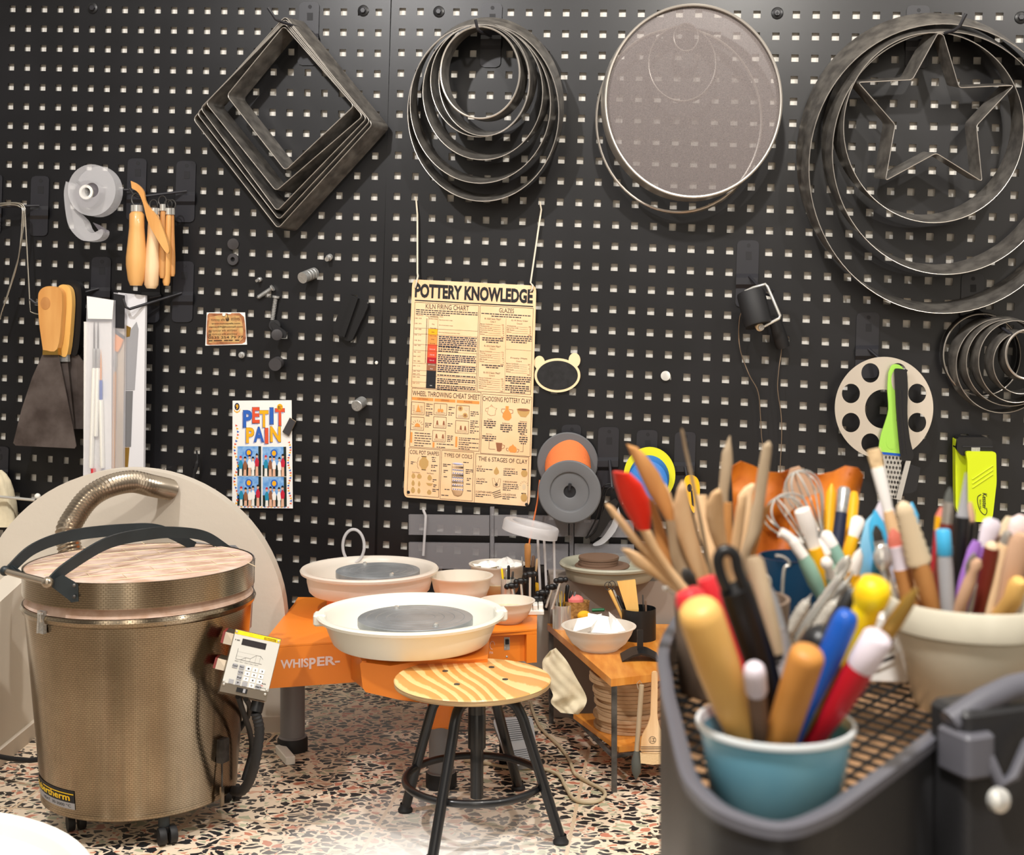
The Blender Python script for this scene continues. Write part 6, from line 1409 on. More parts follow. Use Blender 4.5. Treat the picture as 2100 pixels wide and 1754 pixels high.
# brushes hanging from the bench front
dB = 2.80
HB = 'brushes hanging from the bench front'
t = thing('hanging_brush', P(1300, 1590, dB), 'slim round wooden brush with grey bristles hanging from the bench front', 'brush', HB)
b = MB(); a = P(1316, 1405, dB); c_ = P(1306, 1540, dB); d = c_-a; b.lathe(a, d, [(0, 0), (.0055, 0), (.0058, d.length)], 'grey_wood', 16, False, True); b.build('handle', t)
b = MB(); a = c_; c2 = P(1304, 1602, dB); d = c2-a; b.lathe(a, d, [(.006, 0), (.0115, d.length*.35), (.010, d.length*.7), (0, d.length)], 'bristle_grey', 18); b.build('bristles', t, 60)
b = MB(); b.tube([P(1316, 1402, dB), P(1312, 1396, dB), P(1306, 1402, dB), P(1309, 1414, dB)], .0008, 'wire', 5); b.build('wire_loop', t, 60)
t = thing('hanging_brush', P(1340, 1568, dB), 'wide flat hake brush with pale bristles and a round stamp, hanging from the bench', 'brush', HB)
b = MB(); hp = [(1337, 1378), (1349, 1378), (1348, 1470), (1352, 1490), (1362, 1510), (1366, 1545), (1313, 1545), (1316, 1510), (1328, 1490), (1334, 1470)]; b.prism([P(x, y, dB-.012) for x, y in rounded(hp, 8, 3)], (0, .007, 0), 'pale_wood'); b.build('handle', t, 30)
b = MB(); b.prism([P(x, y, dB-.011) for x, y in ((1313, 1545), (1366, 1545), (1365, 1566), (1340, 1569), (1314, 1566))], (0, .006, 0), 'bristle'); b.build('bristles', t, 0)
b = MB()
for y in (1532, 1536, 1541): b.tube([P(1314, y, dB-.0125), P(1365, y, dB-.0125)], .0006, 'ink_brown', 4)
b.build('binding', t, 0)
b = MB(); f = lambda u, v: P(1331+u*14, 1511+v*14, dB-.0124); b.tube([f(.5+.5*math.cos(2*PI*k/24), .5+.5*math.sin(2*PI*k/24)) for k in range(24)], .0004, 'ink', 4, True)
for l in ([(.48, .3), (.84, .3)], [(.66, .3), (.66, .7)], [(.44, .7), (.88, .7)], [(.2, .25), (.3, .34)], [(.16, .46), (.26, .54)], [(.2, .78), (.32, .62)]): b.line(f, l, .07, 'ink')
b.build('stamp', t, 0)
t = thing('hanging_brush', P(1372, 1570, dB), 'round white bristled brush with turned handle hanging rightmost from the bench', 'brush', HB)
b = MB(); a = P(1370, 1420, dB); c_ = P(1366, 1484, dB); d = c_-a; b.lathe(a, d, [(0, 0), (.005, .001), (.0055, .006), (.003, .010), (.006, d.length*.4), (.0045, d.length)], 'mid_wood', 16, False, True); b.build('handle', t, 50)
b = MB(); a = c_; c2 = P(1370, 1570, dB); d = c2-a; b.lathe(a, d, [(.0075, 0), (.0085, d.length*.15), (.016, d.length*.4), (.014, d.length*.8), (0, d.length)], 'bristle', 18); b.build('bristles', t, 60)
# pedal and cable
t = thing('foot_pedal', Pz(1060, 1578, 0), 'grey ribbed foot pedal leaning up behind the stool legs', 'pedal')
a0, a1, a2, a3 = P(1008, 1474, 2.98), P(1092, 1468, 2.98), P(1104, 1562, 2.84), P(1046, 1574, 2.835)
def pf(u, v, e=0): 
    p = (a0*(1-u)+a1*u)*(1-v)+(a3*(1-u)+a2*u)*v; n = (a1-a0).cross(a3-a0).normalized(); n = n if n.y < 0 else -n; return p+n*e
b = MB(); rp = rounded([(0, 0), (1, 0), (1, 1), (0, 1)], .16, 5); b.prism([pf(u, v) for u, v in rp], -(pf(0, 0, .014)-pf(0, 0)), 'pedal_grey'); b.build('plate', t, 30)
b = MB()
for k in range(22):
    v = .06+.9*k/21
    if .5 < v < .66: continue
    b.tube([pf(.08, v, .001), pf(.92, v, .001)], .0014, 'leg_grey', 5)
b.build('tread', t, 40)
b = MB(); b.prism([pf(.1, .2, -.014), pf(.9, .2, -.014), V((pf(.9, .2).x, 3.0, .0)), V((pf(.1, .2).x, 3.0, 0))], (0, .03, 0), 'black_plastic'); b.build('base', t, 0)
b = MB(); b.tube([V((p.x, p.y, .005)) for p in curve([Pz(1088, 1440, .005), Pz(1094, 1462, .005), Pz(1110, 1494, .005), Pz(1150, 1534, .005), Pz(1168, 1560, .005), Pz(1180, 1588, .005), Pz(1210, 1606, .005), Pz(1238, 1622, .005), Pz(1238, 1636, .005), Pz(1214, 1646, .005), Pz(1178, 1640, .005), Pz(1160, 1614, .005), Pz(1148, 1592, .005), Pz(1124, 1580, .005), Pz(1096, 1576, .005), Pz(1040, 1574, .005), Pz(990, 1564, .005), Pz(952, 1560, .005)], 7)], .0042, 'cable_beige', 8); one(b, 'power_cable', 'beige cord looping over the terrazzo floor beside the stool', 'cord', None, 60)
b = MB(); q = Pz(585, 1548, .01); b.box(V((q.x, q.y, .010)), .012, .05, .010, 'white_plastic', (V((.9, .42, 0)), V((-.42, .9, 0)), Z), .004); one(b, 'power_strip', 'white plastic plug strip on the floor left of the grey wheel leg', 'plug strip')
# translucent drawers in front of the pegboard
t = thing('drawer_unit', W(1060, 1165, .03), 'smoky translucent drawer unit in front of the pegboard below the poster', 'drawers')
for x0, x1, y0, y1 in ((838, 1003, 1056, 1097), (838, 1003, 1113, 1166), (1014, 1165, 1057, 1099), (1014, 1165, 1115, 1168), (1178, 1300, 1066, 1101), (1178, 1300, 1116, 1168)):
    b = MB(); b.prism(wp([(x0, y0), (x1, y0+2), (x1, y1+2), (x0, y1)], .05), -NW*.012, 'smoke_panel'); b.build('drawer_front', t, 0)
b = MB()
for x in (1005, 1168): b.prism(wp([(x, 1040), (x+8, 1040), (x+8, 1172), (x, 1172)], .045), -NW*.008, 'smoke_panel')
b.build('upright', t, 0)
b = MB(); b.tube([W(868, 1046, .055), W(873, 1058, .06), W(872, 1080, .06), W(868, 1140, .06)], .004, 'ghost_white', 8); one(b, 'grey_tube', 'thin translucent tube bending down in front of the drawers', 'tube', None, 60)
b = MB(); b.tube([P(x, y, 3.42) for x, y in ell(725, 1120, 22, 34, 36)], .0042, 'ghost_white', 8, True); one(b, 'pale_hoop', 'pale translucent hoop standing behind the rear wheel basin', 'hoop', None, 60)
# ================================================================== trolley tray with tool cups, close to the camera
ZS, ZR = .770, .800
left = [V((.205, 1.25, 0)), V((.118, .95, 0)), V((.100, .82, 0)), V((.0945, .735, 0)), V((.0905, .655, 0)), V((.093, .625, 0)), V((.102, .597, 0)), V((.122, .580, 0)), V((.145, .595, 0)), V((.168, .622, 0)), V((.225, .696, 0))]
edge = curve(left, 5); edge += [V((.244, .722, 0)), V((.30, .735, 0)), V((.45, .76, 0)), V((.62, .80, 0)), V((.62, 1.25, 0))]
t = thing('trolley_tray', (.3, .9, .72), 'black trolley tray with mesh floor holding the tool pots in the foreground', 'tray')
def wallring(z0, z1, w, m, name, e=0.0):
    b = MB(); rings = []; N = len(edge)
    for i in range(N):
        a = edge[i-1]; c_ = edge[(i+1) % N]; tg = (c_-a).normalized(); n = V((tg.y, -tg.x, 0))
        p = edge[i]
        rings.append([p+n*(w+e)+Z*z0, p+n*(w+e)+Z*(z1-.001), p+n*(w*.6+e)+Z*z1, p-n*(w*.6-e)+Z*z1, p-n*(w-e)+Z*(z1-.001), p-n*(w-e)+Z*z0])
    b.loft(rings, m, True, False, False, True); return b.build(name, t, 40)
wallring(.66, ZR-.004, .0022, 'tray_black', 'side_wall')
wallring(ZR-.006, ZR, .0042, 'tray_rim', 'rim')
b = MB()
def inside(x, y):
    k = False; N = len(edge)
    for i in range(N):
        a, c_ = edge[i-1], edge[i]
        if (a.y > y) != (c_.y > y) and x < (c_.x-a.x)*(y-a.y)/(c_.y-a.y)+a.x: k = not k
    return k
cx_, cy_ = .021, .0115
for i in range(-1, 56):           # expanded metal floor: wavy strands that meet
    run = []
    for j in range(0, 64):
        y = .575+i*cy_; x = .085+j*cx_/2*.8
        yy = y+(cy_*.42 if (j+i*0) % 2 else -cy_*.42)*(1 if i % 2 else -1)
        if inside(x, yy): run.append(V((x, yy, ZS-.0012)))
        else:
            if len(run) > 1: b.tube(run, .0013, 'mesh_black', 4)
            run = []
    if len(run) > 1: b.tube(run, .0013, 'mesh_black', 4)
b.build('mesh_floor', t, 30)
b = MB(); pl = [p+Z*(ZS-.045) for p in edge]; b.add(pl, [tuple(range(len(pl)))], 'kraft'); b.build('shelf_board', t, 0)
for x, y in ((.215, 1.23), (.60, 1.23), (.60, .82), (.262, .742)):
    b = MB(); b.tube([V((x, y, 0)), V((x, y, .72))], .011, 'tray_black', 14); b.build('leg', t, 60)
# corner clamp at the right
b = MB(); pc = P(2010, 1500, .66)
b.box(V((.262, .705, .745)), .026, .016, .075, 'tray_black', (V((.93, .36, 0)), V((-.36, .93, 0)), Z), .006)
b.box(V((.247, .690, .797)), .010, .013, .012, 'tray_rim', (V((.93, .36, 0)), V((-.36, .93, 0)), Z), .004)
b.tube([V((.238, .690, .812)), V((.258, .696, .822)), V((.275, .70, .828)), V((.30, .71, .83))], .007, 'tray_rim', 10)
b.tube([V((.255, .684, .80)), V((.262, .680, .782)), V((.270, .682, .786)), V((.278, .684, .802)), V((.30, .69, .808))], .0035, 'tray_rim', 8); b.build('corner_clamp', t, 40)
b = MB(); q = P(2045, 1640, .66); b.lathe(q, V((.3, -1, .1)), [(0, .0), (.0065, 0), (.0062, .003), (.004, .005), (0, .0055)], 'rivet', 18); b.build('rivet', t)
# ---- pots
def pot(px, pyrim, wpx, d, zb, prof, m, name, label, rim=None):
    r = wpx/2*d/F; zr = HC-d*(pyrim-PY)/F; q = V((P(px, pyrim, d).x, d, zb)); h = zr-zb
    tt = thing(name, q, label, 'pot')
    b = MB(); b.lathe(q, Z, [(r*a, h*k) for a, k in prof], m, 64); b.build('vessel', tt, 40)
    if rim: b = MB(); b.lathe(q, Z, [(r*a, h*k) for a, k in rim[0]], rim[1], 64); b.build('rim', tt, 40)
    return q, r, zr
B1 = pot(1590, 1478, 322, .665, ZS, [(0, 0), (.76, 0), (.78, .02), (.955, .93), (.93, .93), (.74, .05), (0, .05)], 'cup_blue', 'blue_cup', 'small pale blue plastic cup packed with handles, nearest to the camera', ([(.955, .92), (1.0, .94), (1.01, .97), (1.0, 1.0), (.955, 1.0), (.92, .9)], 'cup_rim'))
B2 = pot(1990, 1225, 342, .86, ZS, [(0, 0), (.60, 0), (.64, .02), (.93, .72), (.90, .74), (.87, .97), (.60, .06), (0, .06)], 'pot_white', 'white_flower_pot', 'large white glazed flower pot full of brushes at the right', ([(.90, .73), (.985, .75), (1.0, .80), (1.0, .97), (.985, 1.0), (.93, 1.0), (.87, .9)], 'pot_white'))
B3 = pot(1500, 1225, 236, .90, ZS, [(0, 0), (.86, 0), (.9, .03), (1, 1), (.93, 1), (.84, .06), (0, .06)], 'pot_clay', 'clay_jar', 'brown clay jar holding the wooden modelling knives')
B4 = pot(1632, 1140, 150, 1.12, ZS, [(0, 0), (.9, 0), (.95, .05), (1, .7), (1.0, 1), (.94, 1), (.85, .06), (0, .06)], 'pot_navy', 'navy_pot', 'dark navy pot holding whisks behind the wooden knives')
B5 = pot(1664, 1275, 118, .95, ZS, [(0, 0), (.9, 0), (.96, .04), (1, 1), (.92, 1), (.86, .06), (0, .06)], 'pattern_blue', 'patterned_cup', 'blue and black patterned cup holding white tipped silicone tools')
B6 = pot(1790, 1190, 150, 1.05, ZS, [(0, 0), (.9, 0), (.95, .05), (1, 1), (.93, 1), (.85, .06), (0, .06)], 'pot_navy', 'navy_pot', 'dark pot behind the yellow handle, holding blue plastic tools')
b = MB(); b.box(V((.262, .93, ZS+.024)), .026, .010, .024, 'paper_white', (V((1, -.1, 0)), V((.1, 1, 0)), Z), .003); f = lambda u, v: V((.240+.045*u, .9185-.0045*u, ZS+.042-.036*v)); b.patch(f, [(.62, .1), (.75, .05), (.8, .3), (.7, .4), (.6, .3)], 'ink'); b.line(f, [(.3, .8), (.5, .78), (.8, .6)], .06, 'ink'); one(b, 'white_box', 'small white box with a black mark standing beside the flower pot', 'box', None, 0)
# ---- tools
def ext(p0, p1, zmin):
    """carry the line p0 -> p1 on down to height zmin"""
    d = p1-p0
    if d.z >= -1e-4: return p1
    k = (zmin-p1.z)/d.z
    return p1+d*max(0, min(k, .9))
def tool(name, label, cat, group, p0, p1, parts, q=None):
    """p0 tip, p1 where it enters the pot; parts: (name, t0, t1, [(radius, t)], material, flat factor)"""
    p0, p1 = P(*p0), P(*p1); zb = (q.z if q else ZS)+.007; p2 = ext(p0, p1, zb)
    if q is not None:
        lim = V((q.x, q.y, p2.z)); dv = p2-lim; rr = .022
        if dv.length > rr: p2 = lim+dv.normalized()*rr
        # keep the seen stretch straight: bend only below the rim
    ax = p1-p0
    tt = thing(name, p2, label, cat, group)
    last = None
    for nm, t0, t1, prof, m, fl in parts:
        b = MB(); a = p0+ax*t0; c_ = p0+ax*t1
        pts = [a+(c_-a)*k for r_, k in prof]; rs = [max(r_, .0002) for r_, k in prof]
        if t1 >= 1: pts.append(p2); rs.append(rs[-1])
        b.tube(pts, rs, m, 14, False, True, (V((0, 1, 0)), fl) if fl else None); b.build(nm, tt, 50)
    return tt
HG = 'handles in the pale blue cup'
q1 = B1[0]
def cyl(r): return [(r*.55, 0), (r*.9, .02), (r, .06), (r, 1)]
tool('wooden_handle_tool', 'thick yellow wooden handle with a dark spot, leaning left in the pale blue cup', 'tool', HG, (1428, 1236, .63), (1515, 1490, .655), [('handle', 0, 1, [(.002, 0), (.0058, .008), (.0084, .022), (.0102, .05), (.0113, .11), (.0112, .5), (.0098, .8), (.0082, 1)], 'handle_yellow_wood', None)], q1)
tool('red_handle_tool', 'red tipped handle showing behind the thick yellow wooden handle', 'tool', HG, (1408, 1212, .675), (1524, 1480, .675), [('handle', 0, 1, [(.006, 0), (.0085, .05), (.0085, .4), (.0075, .7), (.0045, 1)], 'red_handle', None)], q1)
tool('red_loop_tool', 'small red curved handle end behind the black looped handle', 'tool', HG, (1448, 1186, .69), (1540, 1440, .69), [('handle', 0, 1, [(.005, 0), (.0062, .06), (.006, .3), (.005, 1)], 'red_handle', None)], q1)
tt = tool('black_peeler', 'tall black plastic handle with a hanging loop in the pale blue cup', 'tool', HG, (1508, 1206, .645), (1590, 1450, .665), [('handle', 0, 1, [(.0085, 0), (.0088, .1), (.0085, .6), (.006, 1)], 'black_plastic', .6)], q1)
b = MB(); b.tube([P(p.x, p.y, .644) for p in curve([(1490, 1210), (1478, 1180), (1472, 1150), (1480, 1132), (1496, 1130), (1508, 1142), (1514, 1170), (1528, 1206)], 5)], .0030, 'black_plastic', 10); b.build('loop', tt, 60)
tool('brown_file_handle', 'grey-brown wooden handle right of the black looped handle', 'tool', HG, (1545, 1142, .70), (1612, 1420, .69), [('handle', 0, .72, [(.0035, 0), (.0050, .05), (.0052, .6), (.0045, 1)], 'grey_wood', None), ('shank', .70, 1, [(.0045, 0), (.004, 1)], 'steel_dark', None)], q1)
tool('grey_file_handle', 'dark grey narrow handle just right of the brown one in the pale blue cup', 'tool', HG, (1576, 1206, .72), (1625, 1400, .70), [('handle', 0, 1, [(.002, 0), (.0035, .1), (.0045, .5), (.004, 1)], 'grey_plastic', None)], q1)
tool('pink_comb_tool', 'thin crimson handle between the grey and black handles', 'tool', HG, (1536, 1212, .715), (1592, 1400, .70), [('handle', 0, 1, [(.002, 0), (.0032, .1), (.0032, 1)], 'crimson', None)], q1)
tool('ribbed_grey_tool', 'grey ribbed rubber grip in the middle of the pale blue cup', 'tool', HG, (1588, 1288, .70), (1606, 1400, .69), [('grip', 0, 1, [(.0035, 0), (.0062, .04)]+[(.0062-.0006*(k % 2), .08+.9*k/16) for k in range(17)], 'grey_rubber', None)], q1)
tool('round_end_dowel', 'short dowel with a rounded white end at the front of the pale blue cup', 'tool', HG, (1546, 1362, .625), (1558, 1490, .645), [('end', 0, .45, [(.0012, 0), (.0036, .05), (.005, .14), (.0057, .35), (.0057, .9), (.005, 1)], 'lilac_white', None), ('shaft', .42, 1, [(.0048, 0), (.0045, 1)], 'bat_brown', None)], q1)
tool('wooden_dowel', 'thick orange-brown wooden dowel standing in the pale blue cup', 'tool', HG, (1660, 1330, .625), (1606, 1500, .645), [('dowel', 0, 1, [(.002, 0), (.0052, .012), (.0074, .035), (.0086, .075), (.009, .13), (.0088, .5), (.0082, 1)], 'dowel_wood', None)], q1)
tt = tool('black_pen', 'black tube-like handle leaning right behind the blue handle', 'tool', HG, (1752, 1206, .68), (1650, 1420, .68), [('handle', 0, 1, [(.002, 0), (.0040, .05), (.0052, .3), (.0052, 1)], 'black_plastic', None)], q1)
tool('black_knob_tool', 'short handle with a shiny black rounded end behind the wooden dowel', 'tool', HG, (1690, 1288, .655), (1650, 1420, .665), [('knob', 0, 1, [(.004, 0), (.0088, .12), (.0105, .3), (.0085, .6), (.005, 1)], 'black_plastic', None)], q1)
tool('yellow_handle_tool', 'bright yellow handle with a round head in the pale blue cup', 'tool', HG, (1800, 1186, .652), (1716, 1420, .672), [('head', 0, .30, [(.003, 0), (.0075, .1), (.0095, .35), (.0092, .6), (.0065, .9), (.006, 1)], 'bright_yellow', None), ('handle', .26, 1, [(.0070, 0), (.0072, .3), (.006, 1)], 'bright_yellow', None)], q1)
tool('blue_handle_tool', 'royal blue rounded handle lying along the yellow one', 'tool', HG, (1742, 1252, .642), (1646, 1480, .655), [('handle', 0, 1, [(.001, 0), (.004, .012), (.0056, .04), (.0066, .11), (.0066, .4), (.0045, .8), (.0032, 1)], 'royal_blue', None)], q1)
tool('red_brush', 'red handled brush with a pale ferrule leaning far right in the pale blue cup', 'brush', HG, (1806, 1300, .635), (1690, 1490, .655), [('ferrule', 0, .36, [(.003, 0), (.0062, .04), (.0076, .12), (.0078, .85), (.007, 1)], 'lilac_white', None), ('handle', .33, 1, [(.007, 0), (.0076, .2), (.0066, .7), (.005, 1)], 'deep_red', None)], q1)
tool('brass_tipped_brush', 'thin brass coloured brush tip pointing out beside the flower pot rim', 'brush', HG, (1880, 1208, .64), (1720, 1450, .66), [('tip', 0, .42, [(.0012, 0), (.0035, .25), (.0042, .7), (.004, 1)], 'brass', None), ('handle', .40, 1, [(.004, 0), (.004, 1)], 'brass', None)], q1)
# wooden modelling tools in the clay jar
WG = 'wooden tools in the clay jar'
q3 = B3[0]
def leaf(name, label, pts, d0, d1, th, m, cat='tool', neck=None, mm=None):
    """flat carved tool: outline given as (left x, right x, y) rows from tip to jar"""
    y0, y1 = pts[0][2], pts[-1][2]; rings = []; tt = thing(name, (0, 0, 0), label, cat, WG)
    rows = []
    for k in range(len(pts)-1):
        for s in range(4): 
            u = s/4; rows.append(tuple(pts[k][i]*(1-u)+pts[k+1][i]*u for i in range(3)))
    rows.append(pts[-1])
    for xl, xr, y in rows:
        d = d0+(d1-d0)*(y-y0)/(y1-y0); c_ = P((xl+xr)/2, y, d); w = max((xr-xl)/2*d/F, .0003)
        rings.append([c_+V((w*math.cos(a), -th*math.sin(a)*min(1, w/.004+.2), 0)) for a in [2*PI*i/14 for i in range(14)]])
    c1 = sum(rings[-1], V((0, 0, 0)))/14; c0 = sum(rings[0], V((0, 0, 0)))/14
    bt = V((q3.x+max(-.022, min(.022, (c1.x-q3.x)*.5)), q3.y+random.uniform(-.012, .012), ZS+.008))
    rings.append([bt+(p-c1)*.6 for p in rings[-1]])
    base = bt; BASE[tt.name] = base; tt.location = base
    if mm is None:
        b = MB(); b.loft(rings, m); b.build('shaft', tt, 50)
    else:
        k = mm[1]*4; b = MB(); b.loft(rings[:k+1], mm[0]); b.build('head', tt, 50); b = MB(); b.loft(rings[k:], m); b.build('handle', tt, 50)
    return tt
leaf('wooden_knife', 'large wooden knife with a pointed brown blade, tallest at the left of the wooden tools', [(1284, 1286, 911), (1287, 1306, 917), (1294, 1326, 935), (1310, 1352, 970), (1330, 1372, 1012), (1352, 1382, 1046), (1364, 1384, 1066), (1368, 1396, 1090), (1374, 1408, 1140), (1400, 1440, 1230)], .88, .89, .004, 'grey_wood', 'tool', None, ('mid_wood', 6))
leaf('silicone_spatula', 'red silicone spatula with a pale wooden handle', [(1257, 1268, 967), (1256, 1292, 970), (1260, 1316, 992), (1270, 1332, 1024), (1284, 1336, 1052), (1304, 1334, 1086), (1312, 1336, 1090), (1326, 1350, 1120), (1350, 1376, 1160), (1408, 1440, 1240)], .85, .88, .005, 'pale_wood', 'spatula', None, ('red_silicone', 5))
leaf('wooden_stick', 'slim rounded wooden stick leaning farthest left of the wooden tools', [(1242, 1246, 1033), (1242, 1256, 1038), (1254, 1274, 1058), (1290, 1312, 1104), (1322, 1346, 1140), (1410, 1430, 1240)], .86, .88, .003, 'pale_wood')
leaf('wooden_stick', 'very thin pointed wooden stick rising highest from the wooden tools', [(1397, 1399, 879), (1396, 1402, 884), (1402, 1409, 920), (1411, 1418, 960), (1425, 1433, 1030), (1436, 1445, 1090), (1450, 1458, 1160), (1468, 1476, 1240)], .84, .87, .0022, 'grey_wood')
leaf('wooden_knife', 'broad pale leaf-shaped wooden knife left of the thin stick', [(1398, 1402, 986), (1390, 1408, 1000), (1382, 1414, 1030), (1382, 1420, 1060), (1390, 1430, 1100), (1410, 1446, 1150), (1450, 1476, 1240)], .865, .89, .0035, 'pale_wood')
leaf('wooden_knife', 'smooth rounded wooden modelling knife in the middle of the wooden tools', [(1470, 1478, 1003), (1458, 1481, 1012), (1448, 1483, 1032), (1447, 1485, 1060), (1454, 1488, 1090), (1466, 1492, 1120), (1474, 1498, 1160), (1484, 1508, 1240)], .845, .88, .0035, 'pale_wood')
leaf('wooden_knife', 'pointed wooden blade tool behind the smooth modelling knife', [(1496, 1498, 894), (1490, 1499, 906), (1480, 1502, 930), (1478, 1503, 950), (1473, 1494, 1010), (1470, 1492, 1060), (1472, 1500, 1150), (1490, 1512, 1240)], .91, .91, .0025, 'grey_wood')
leaf('wooden_stick', 'flat grey wooden stick with a slanted end, tall at the right of the wooden tools', [(1575, 1579, 905), (1564, 1583, 914), (1560, 1582, 930), (1553, 1577, 970), (1546, 1570, 1020), (1532, 1560, 1090), (1520, 1540, 1130), (1504, 1524, 1240)], .87, .89, .0025, 'grey_wood')
leaf('wooden_stick', 'curved pale wooden stick right of the middle knife', [(1524, 1528, 1008), (1518, 1532, 1016), (1510, 1530, 1040), (1502, 1524, 1090), (1494, 1516, 1150), (1498, 1514, 1240)], .855, .88, .003, 'pale_wood')
leaf('wooden_rib', 'pale wooden tool with a saw-toothed edge behind the flat grey stick', [(1540, 1548, 992), (1526, 1548, 1000), (1514, 1544, 1016), (1510, 1540, 1060), (1504, 1530, 1130), (1500, 1520, 1240)], .92, .91, .002, 'pale_wood')
leaf('wooden_rib', 'flat wooden comb-ended tool between the two tall pointed sticks', [(1484, 1502, 1031), (1484, 1502, 1036), (1482, 1502, 1090), (1486, 1506, 1160), (1494, 1512, 1240)], .895, .90, .002, 'mid_wood')
leaf('wooden_stick', 'pointed wooden tool leaning to the right of the wooden tools', [(1581, 1583, 1030), (1566, 1580, 1042), (1556, 1572, 1060), (1540, 1560, 1100), (1524, 1546, 1150), (1508, 1526, 1240)], .885, .90, .0025, 'mid_wood')
leaf('wooden_stick', 'short curved wooden tool half hidden behind the red spatula', [(1324, 1328, 1016), (1328, 1342, 1030), (1338, 1358, 1070), (1346, 1374, 1120), (1362, 1388, 1160), (1430, 1450, 1240)], .90, .90, .003, 'mid_wood')
leaf('wooden_knife', 'pale wooden knife with a bumpy edge low at the left of the wooden tools', [(1274, 1290, 1126), (1280, 1312, 1134), (1300, 1350, 1160), (1350, 1380, 1190), (1420, 1450, 1250)], .87, .88, .003, 'pale_wood')
leaf('wooden_knife', 'wide pale wooden blade standing behind the leaf-shaped knife', [(1426, 1450, 1016), (1424, 1450, 1024), (1424, 1452, 1060), (1434, 1458, 1100), (1456, 1480, 1160), (1480, 1500, 1240)], .92, .91, .0025, 'pale_wood')
leaf('wooden_stick', 'narrow wooden stick rising between the knife blade and the leaf-shaped knife', [(1358, 1362, 990), (1358, 1372, 1002), (1368, 1384, 1040), (1380, 1398, 1090), (1402, 1422, 1150), (1440, 1462, 1240)], .91, .905, .0025, 'pale_wood')
tool('metal_spoon', 'small dark spoon tool leaning left of the pale blue cup', 'spoon', WG, (1402, 1166, .80), (1462, 1270, .82), [('bowl', 0, .36, [(.0006, 0), (.0034, .2), (.0042, .5), (.003, .85), (.0016, 1)], 'steel_dark', .4), ('handle', .34, 1, [(.0016, 0), (.0018, 1)], 'chrome', None)], q3)
tool('ball_stylus', 'tiny ball-ended steel stylus pointing left from the jar', 'tool', WG, (1362, 1205, .82), (1450, 1262, .86), [('ball', 0, .08, [(.001, 0), (.002, .5), (.001, 1)], 'chrome', None), ('handle', .06, 1, [(.001, 0), (.0012, 1)], 'chrome', None)], q3)
# whisks and the orange things behind
KG = 'kitchen whisks in the navy pot'
q4 = B4[0]
def whisk(top, neck, w, label, d=1.08):
    a, c_ = P(*top, d), P(*neck, d); ax = (c_-a); L_ = ax.length; ax.normalize(); sd = ax.cross(V((0, 1, 0))).normalized()
    tt = thing('whisk', c_, label, 'whisk', KG); b = MB()
    for k in range(4):
        ph = PI*k/4; dr = sd*math.cos(ph)+V((0, 1, 0))*math.sin(ph); pts = []
        for s in range(25):
            u = -1+2*s/24; h = 1-abs(u)**2.2*1.0; yy = L_*(abs(u)**1.0)
            pts.append(a+ax*(L_*(1-math.sqrt(max(0, 1-u*u)))*.45+yy*.55*abs(u))+dr*(w*math.sin(u*PI/2*1.0)*(1-abs(u)**3)*1.25))
        b.tube(pts, .0009, 'chrome', 5)
    b.build('wires', tt, 60)
    b = MB(); b.tube([c_-ax*.01, V((q4.x+.005, q4.y, ZS+.02))], .0042, 'chrome', 10); b.build('handle', tt, 60)
whisk((1592, 1022), (1660, 1128), .024, 'wire whisk standing right of the wooden tools')
whisk((1632, 968), (1690, 1108), .020, 'taller wire whisk in front of the orange sheet', 1.11)
q6 = B6[0]
b = MB(); rows = []
top = [(1500, 958), (1520, 946), (1545, 955), (1570, 968), (1600, 970), (1625, 962), (1650, 966), (1680, 974), (1710, 968), (1735, 956), (1760, 960), (1772, 975)]
for i, (x, y) in enumerate(top):
    xb = 1510+i*20; rows.append([P(x+(xb-x)*k/6, y+(1150-y)*k/6, 1.19+.012*math.sin(i*1.1+k*.6)+.006*math.sin(k*1.9)) for k in range(7)])
bk = [[p+V((0, .003, 0)) for p in r] for r in rows]
b.loft([rows[i]+bk[i][::-1] for i in range(len(rows))], 'orange_leather'); one(b, 'orange_sheet', 'crumpled orange-brown sheet standing behind the whisks', 'sheet', None, 70)
b = MB(); b.add([], [], 'tan_leaf'); pp = [P(x, y, 1.15) for x, y in ((1622, 962), (1640, 957), (1662, 985), (1684, 1010), (1650, 1020), (1630, 1040), (1612, 1060), (1606, 1010))]; b.prism(pp, (0, .004, 0), 'tan_leaf'); one(b, 'tan_card', 'pale tan card leaning behind the taller whisk', 'card', None, 0)
OG = 'tools standing in the dark pots behind'
tool('yellow_pencil', 'yellow stick blurred in front of the orange sheet', 'pencil', OG, (1706, 992, 1.13), (1694, 1150, 1.12), [('shaft', 0, 1, [(.001, 0), (.0045, .12), (.005, 1)], 'golden', None)], q6)
tool('violet_brush', 'brush with violet handle and silver ferrule before the orange sheet', 'brush', OG, (1732, 1000, 1.10), (1712, 1160, 1.08), [('ferrule', 0, .35, [(.004, 0), (.0055, .1), (.0045, 1)], 'zinc', None), ('handle', .33, 1, [(.005, 0), (.0052, .5), (.004, 1)], 'navy_print', None)], q6)
tool('white_blade_tool', 'white bladed tool with yellow handle behind the teal handles', 'tool', OG, (1762, 1062, 1.04), (1738, 1140, 1.03), [('blade', 0, .55, [(.004, 0), (.0062, .15), (.005, .8), (.004, 1)], 'white_silicone', .5), ('handle', .53, 1, [(.005, 0), (.0055, 1)], 'golden', None)], q6)
tool('amber_stick', 'second golden stick behind the violet brush', 'pencil', OG, (1752, 1010, 1.15), (1740, 1150, 1.12), [('shaft', 0, 1, [(.003, 0), (.005, .1), (.005, 1)], 'golden', None)], q6)
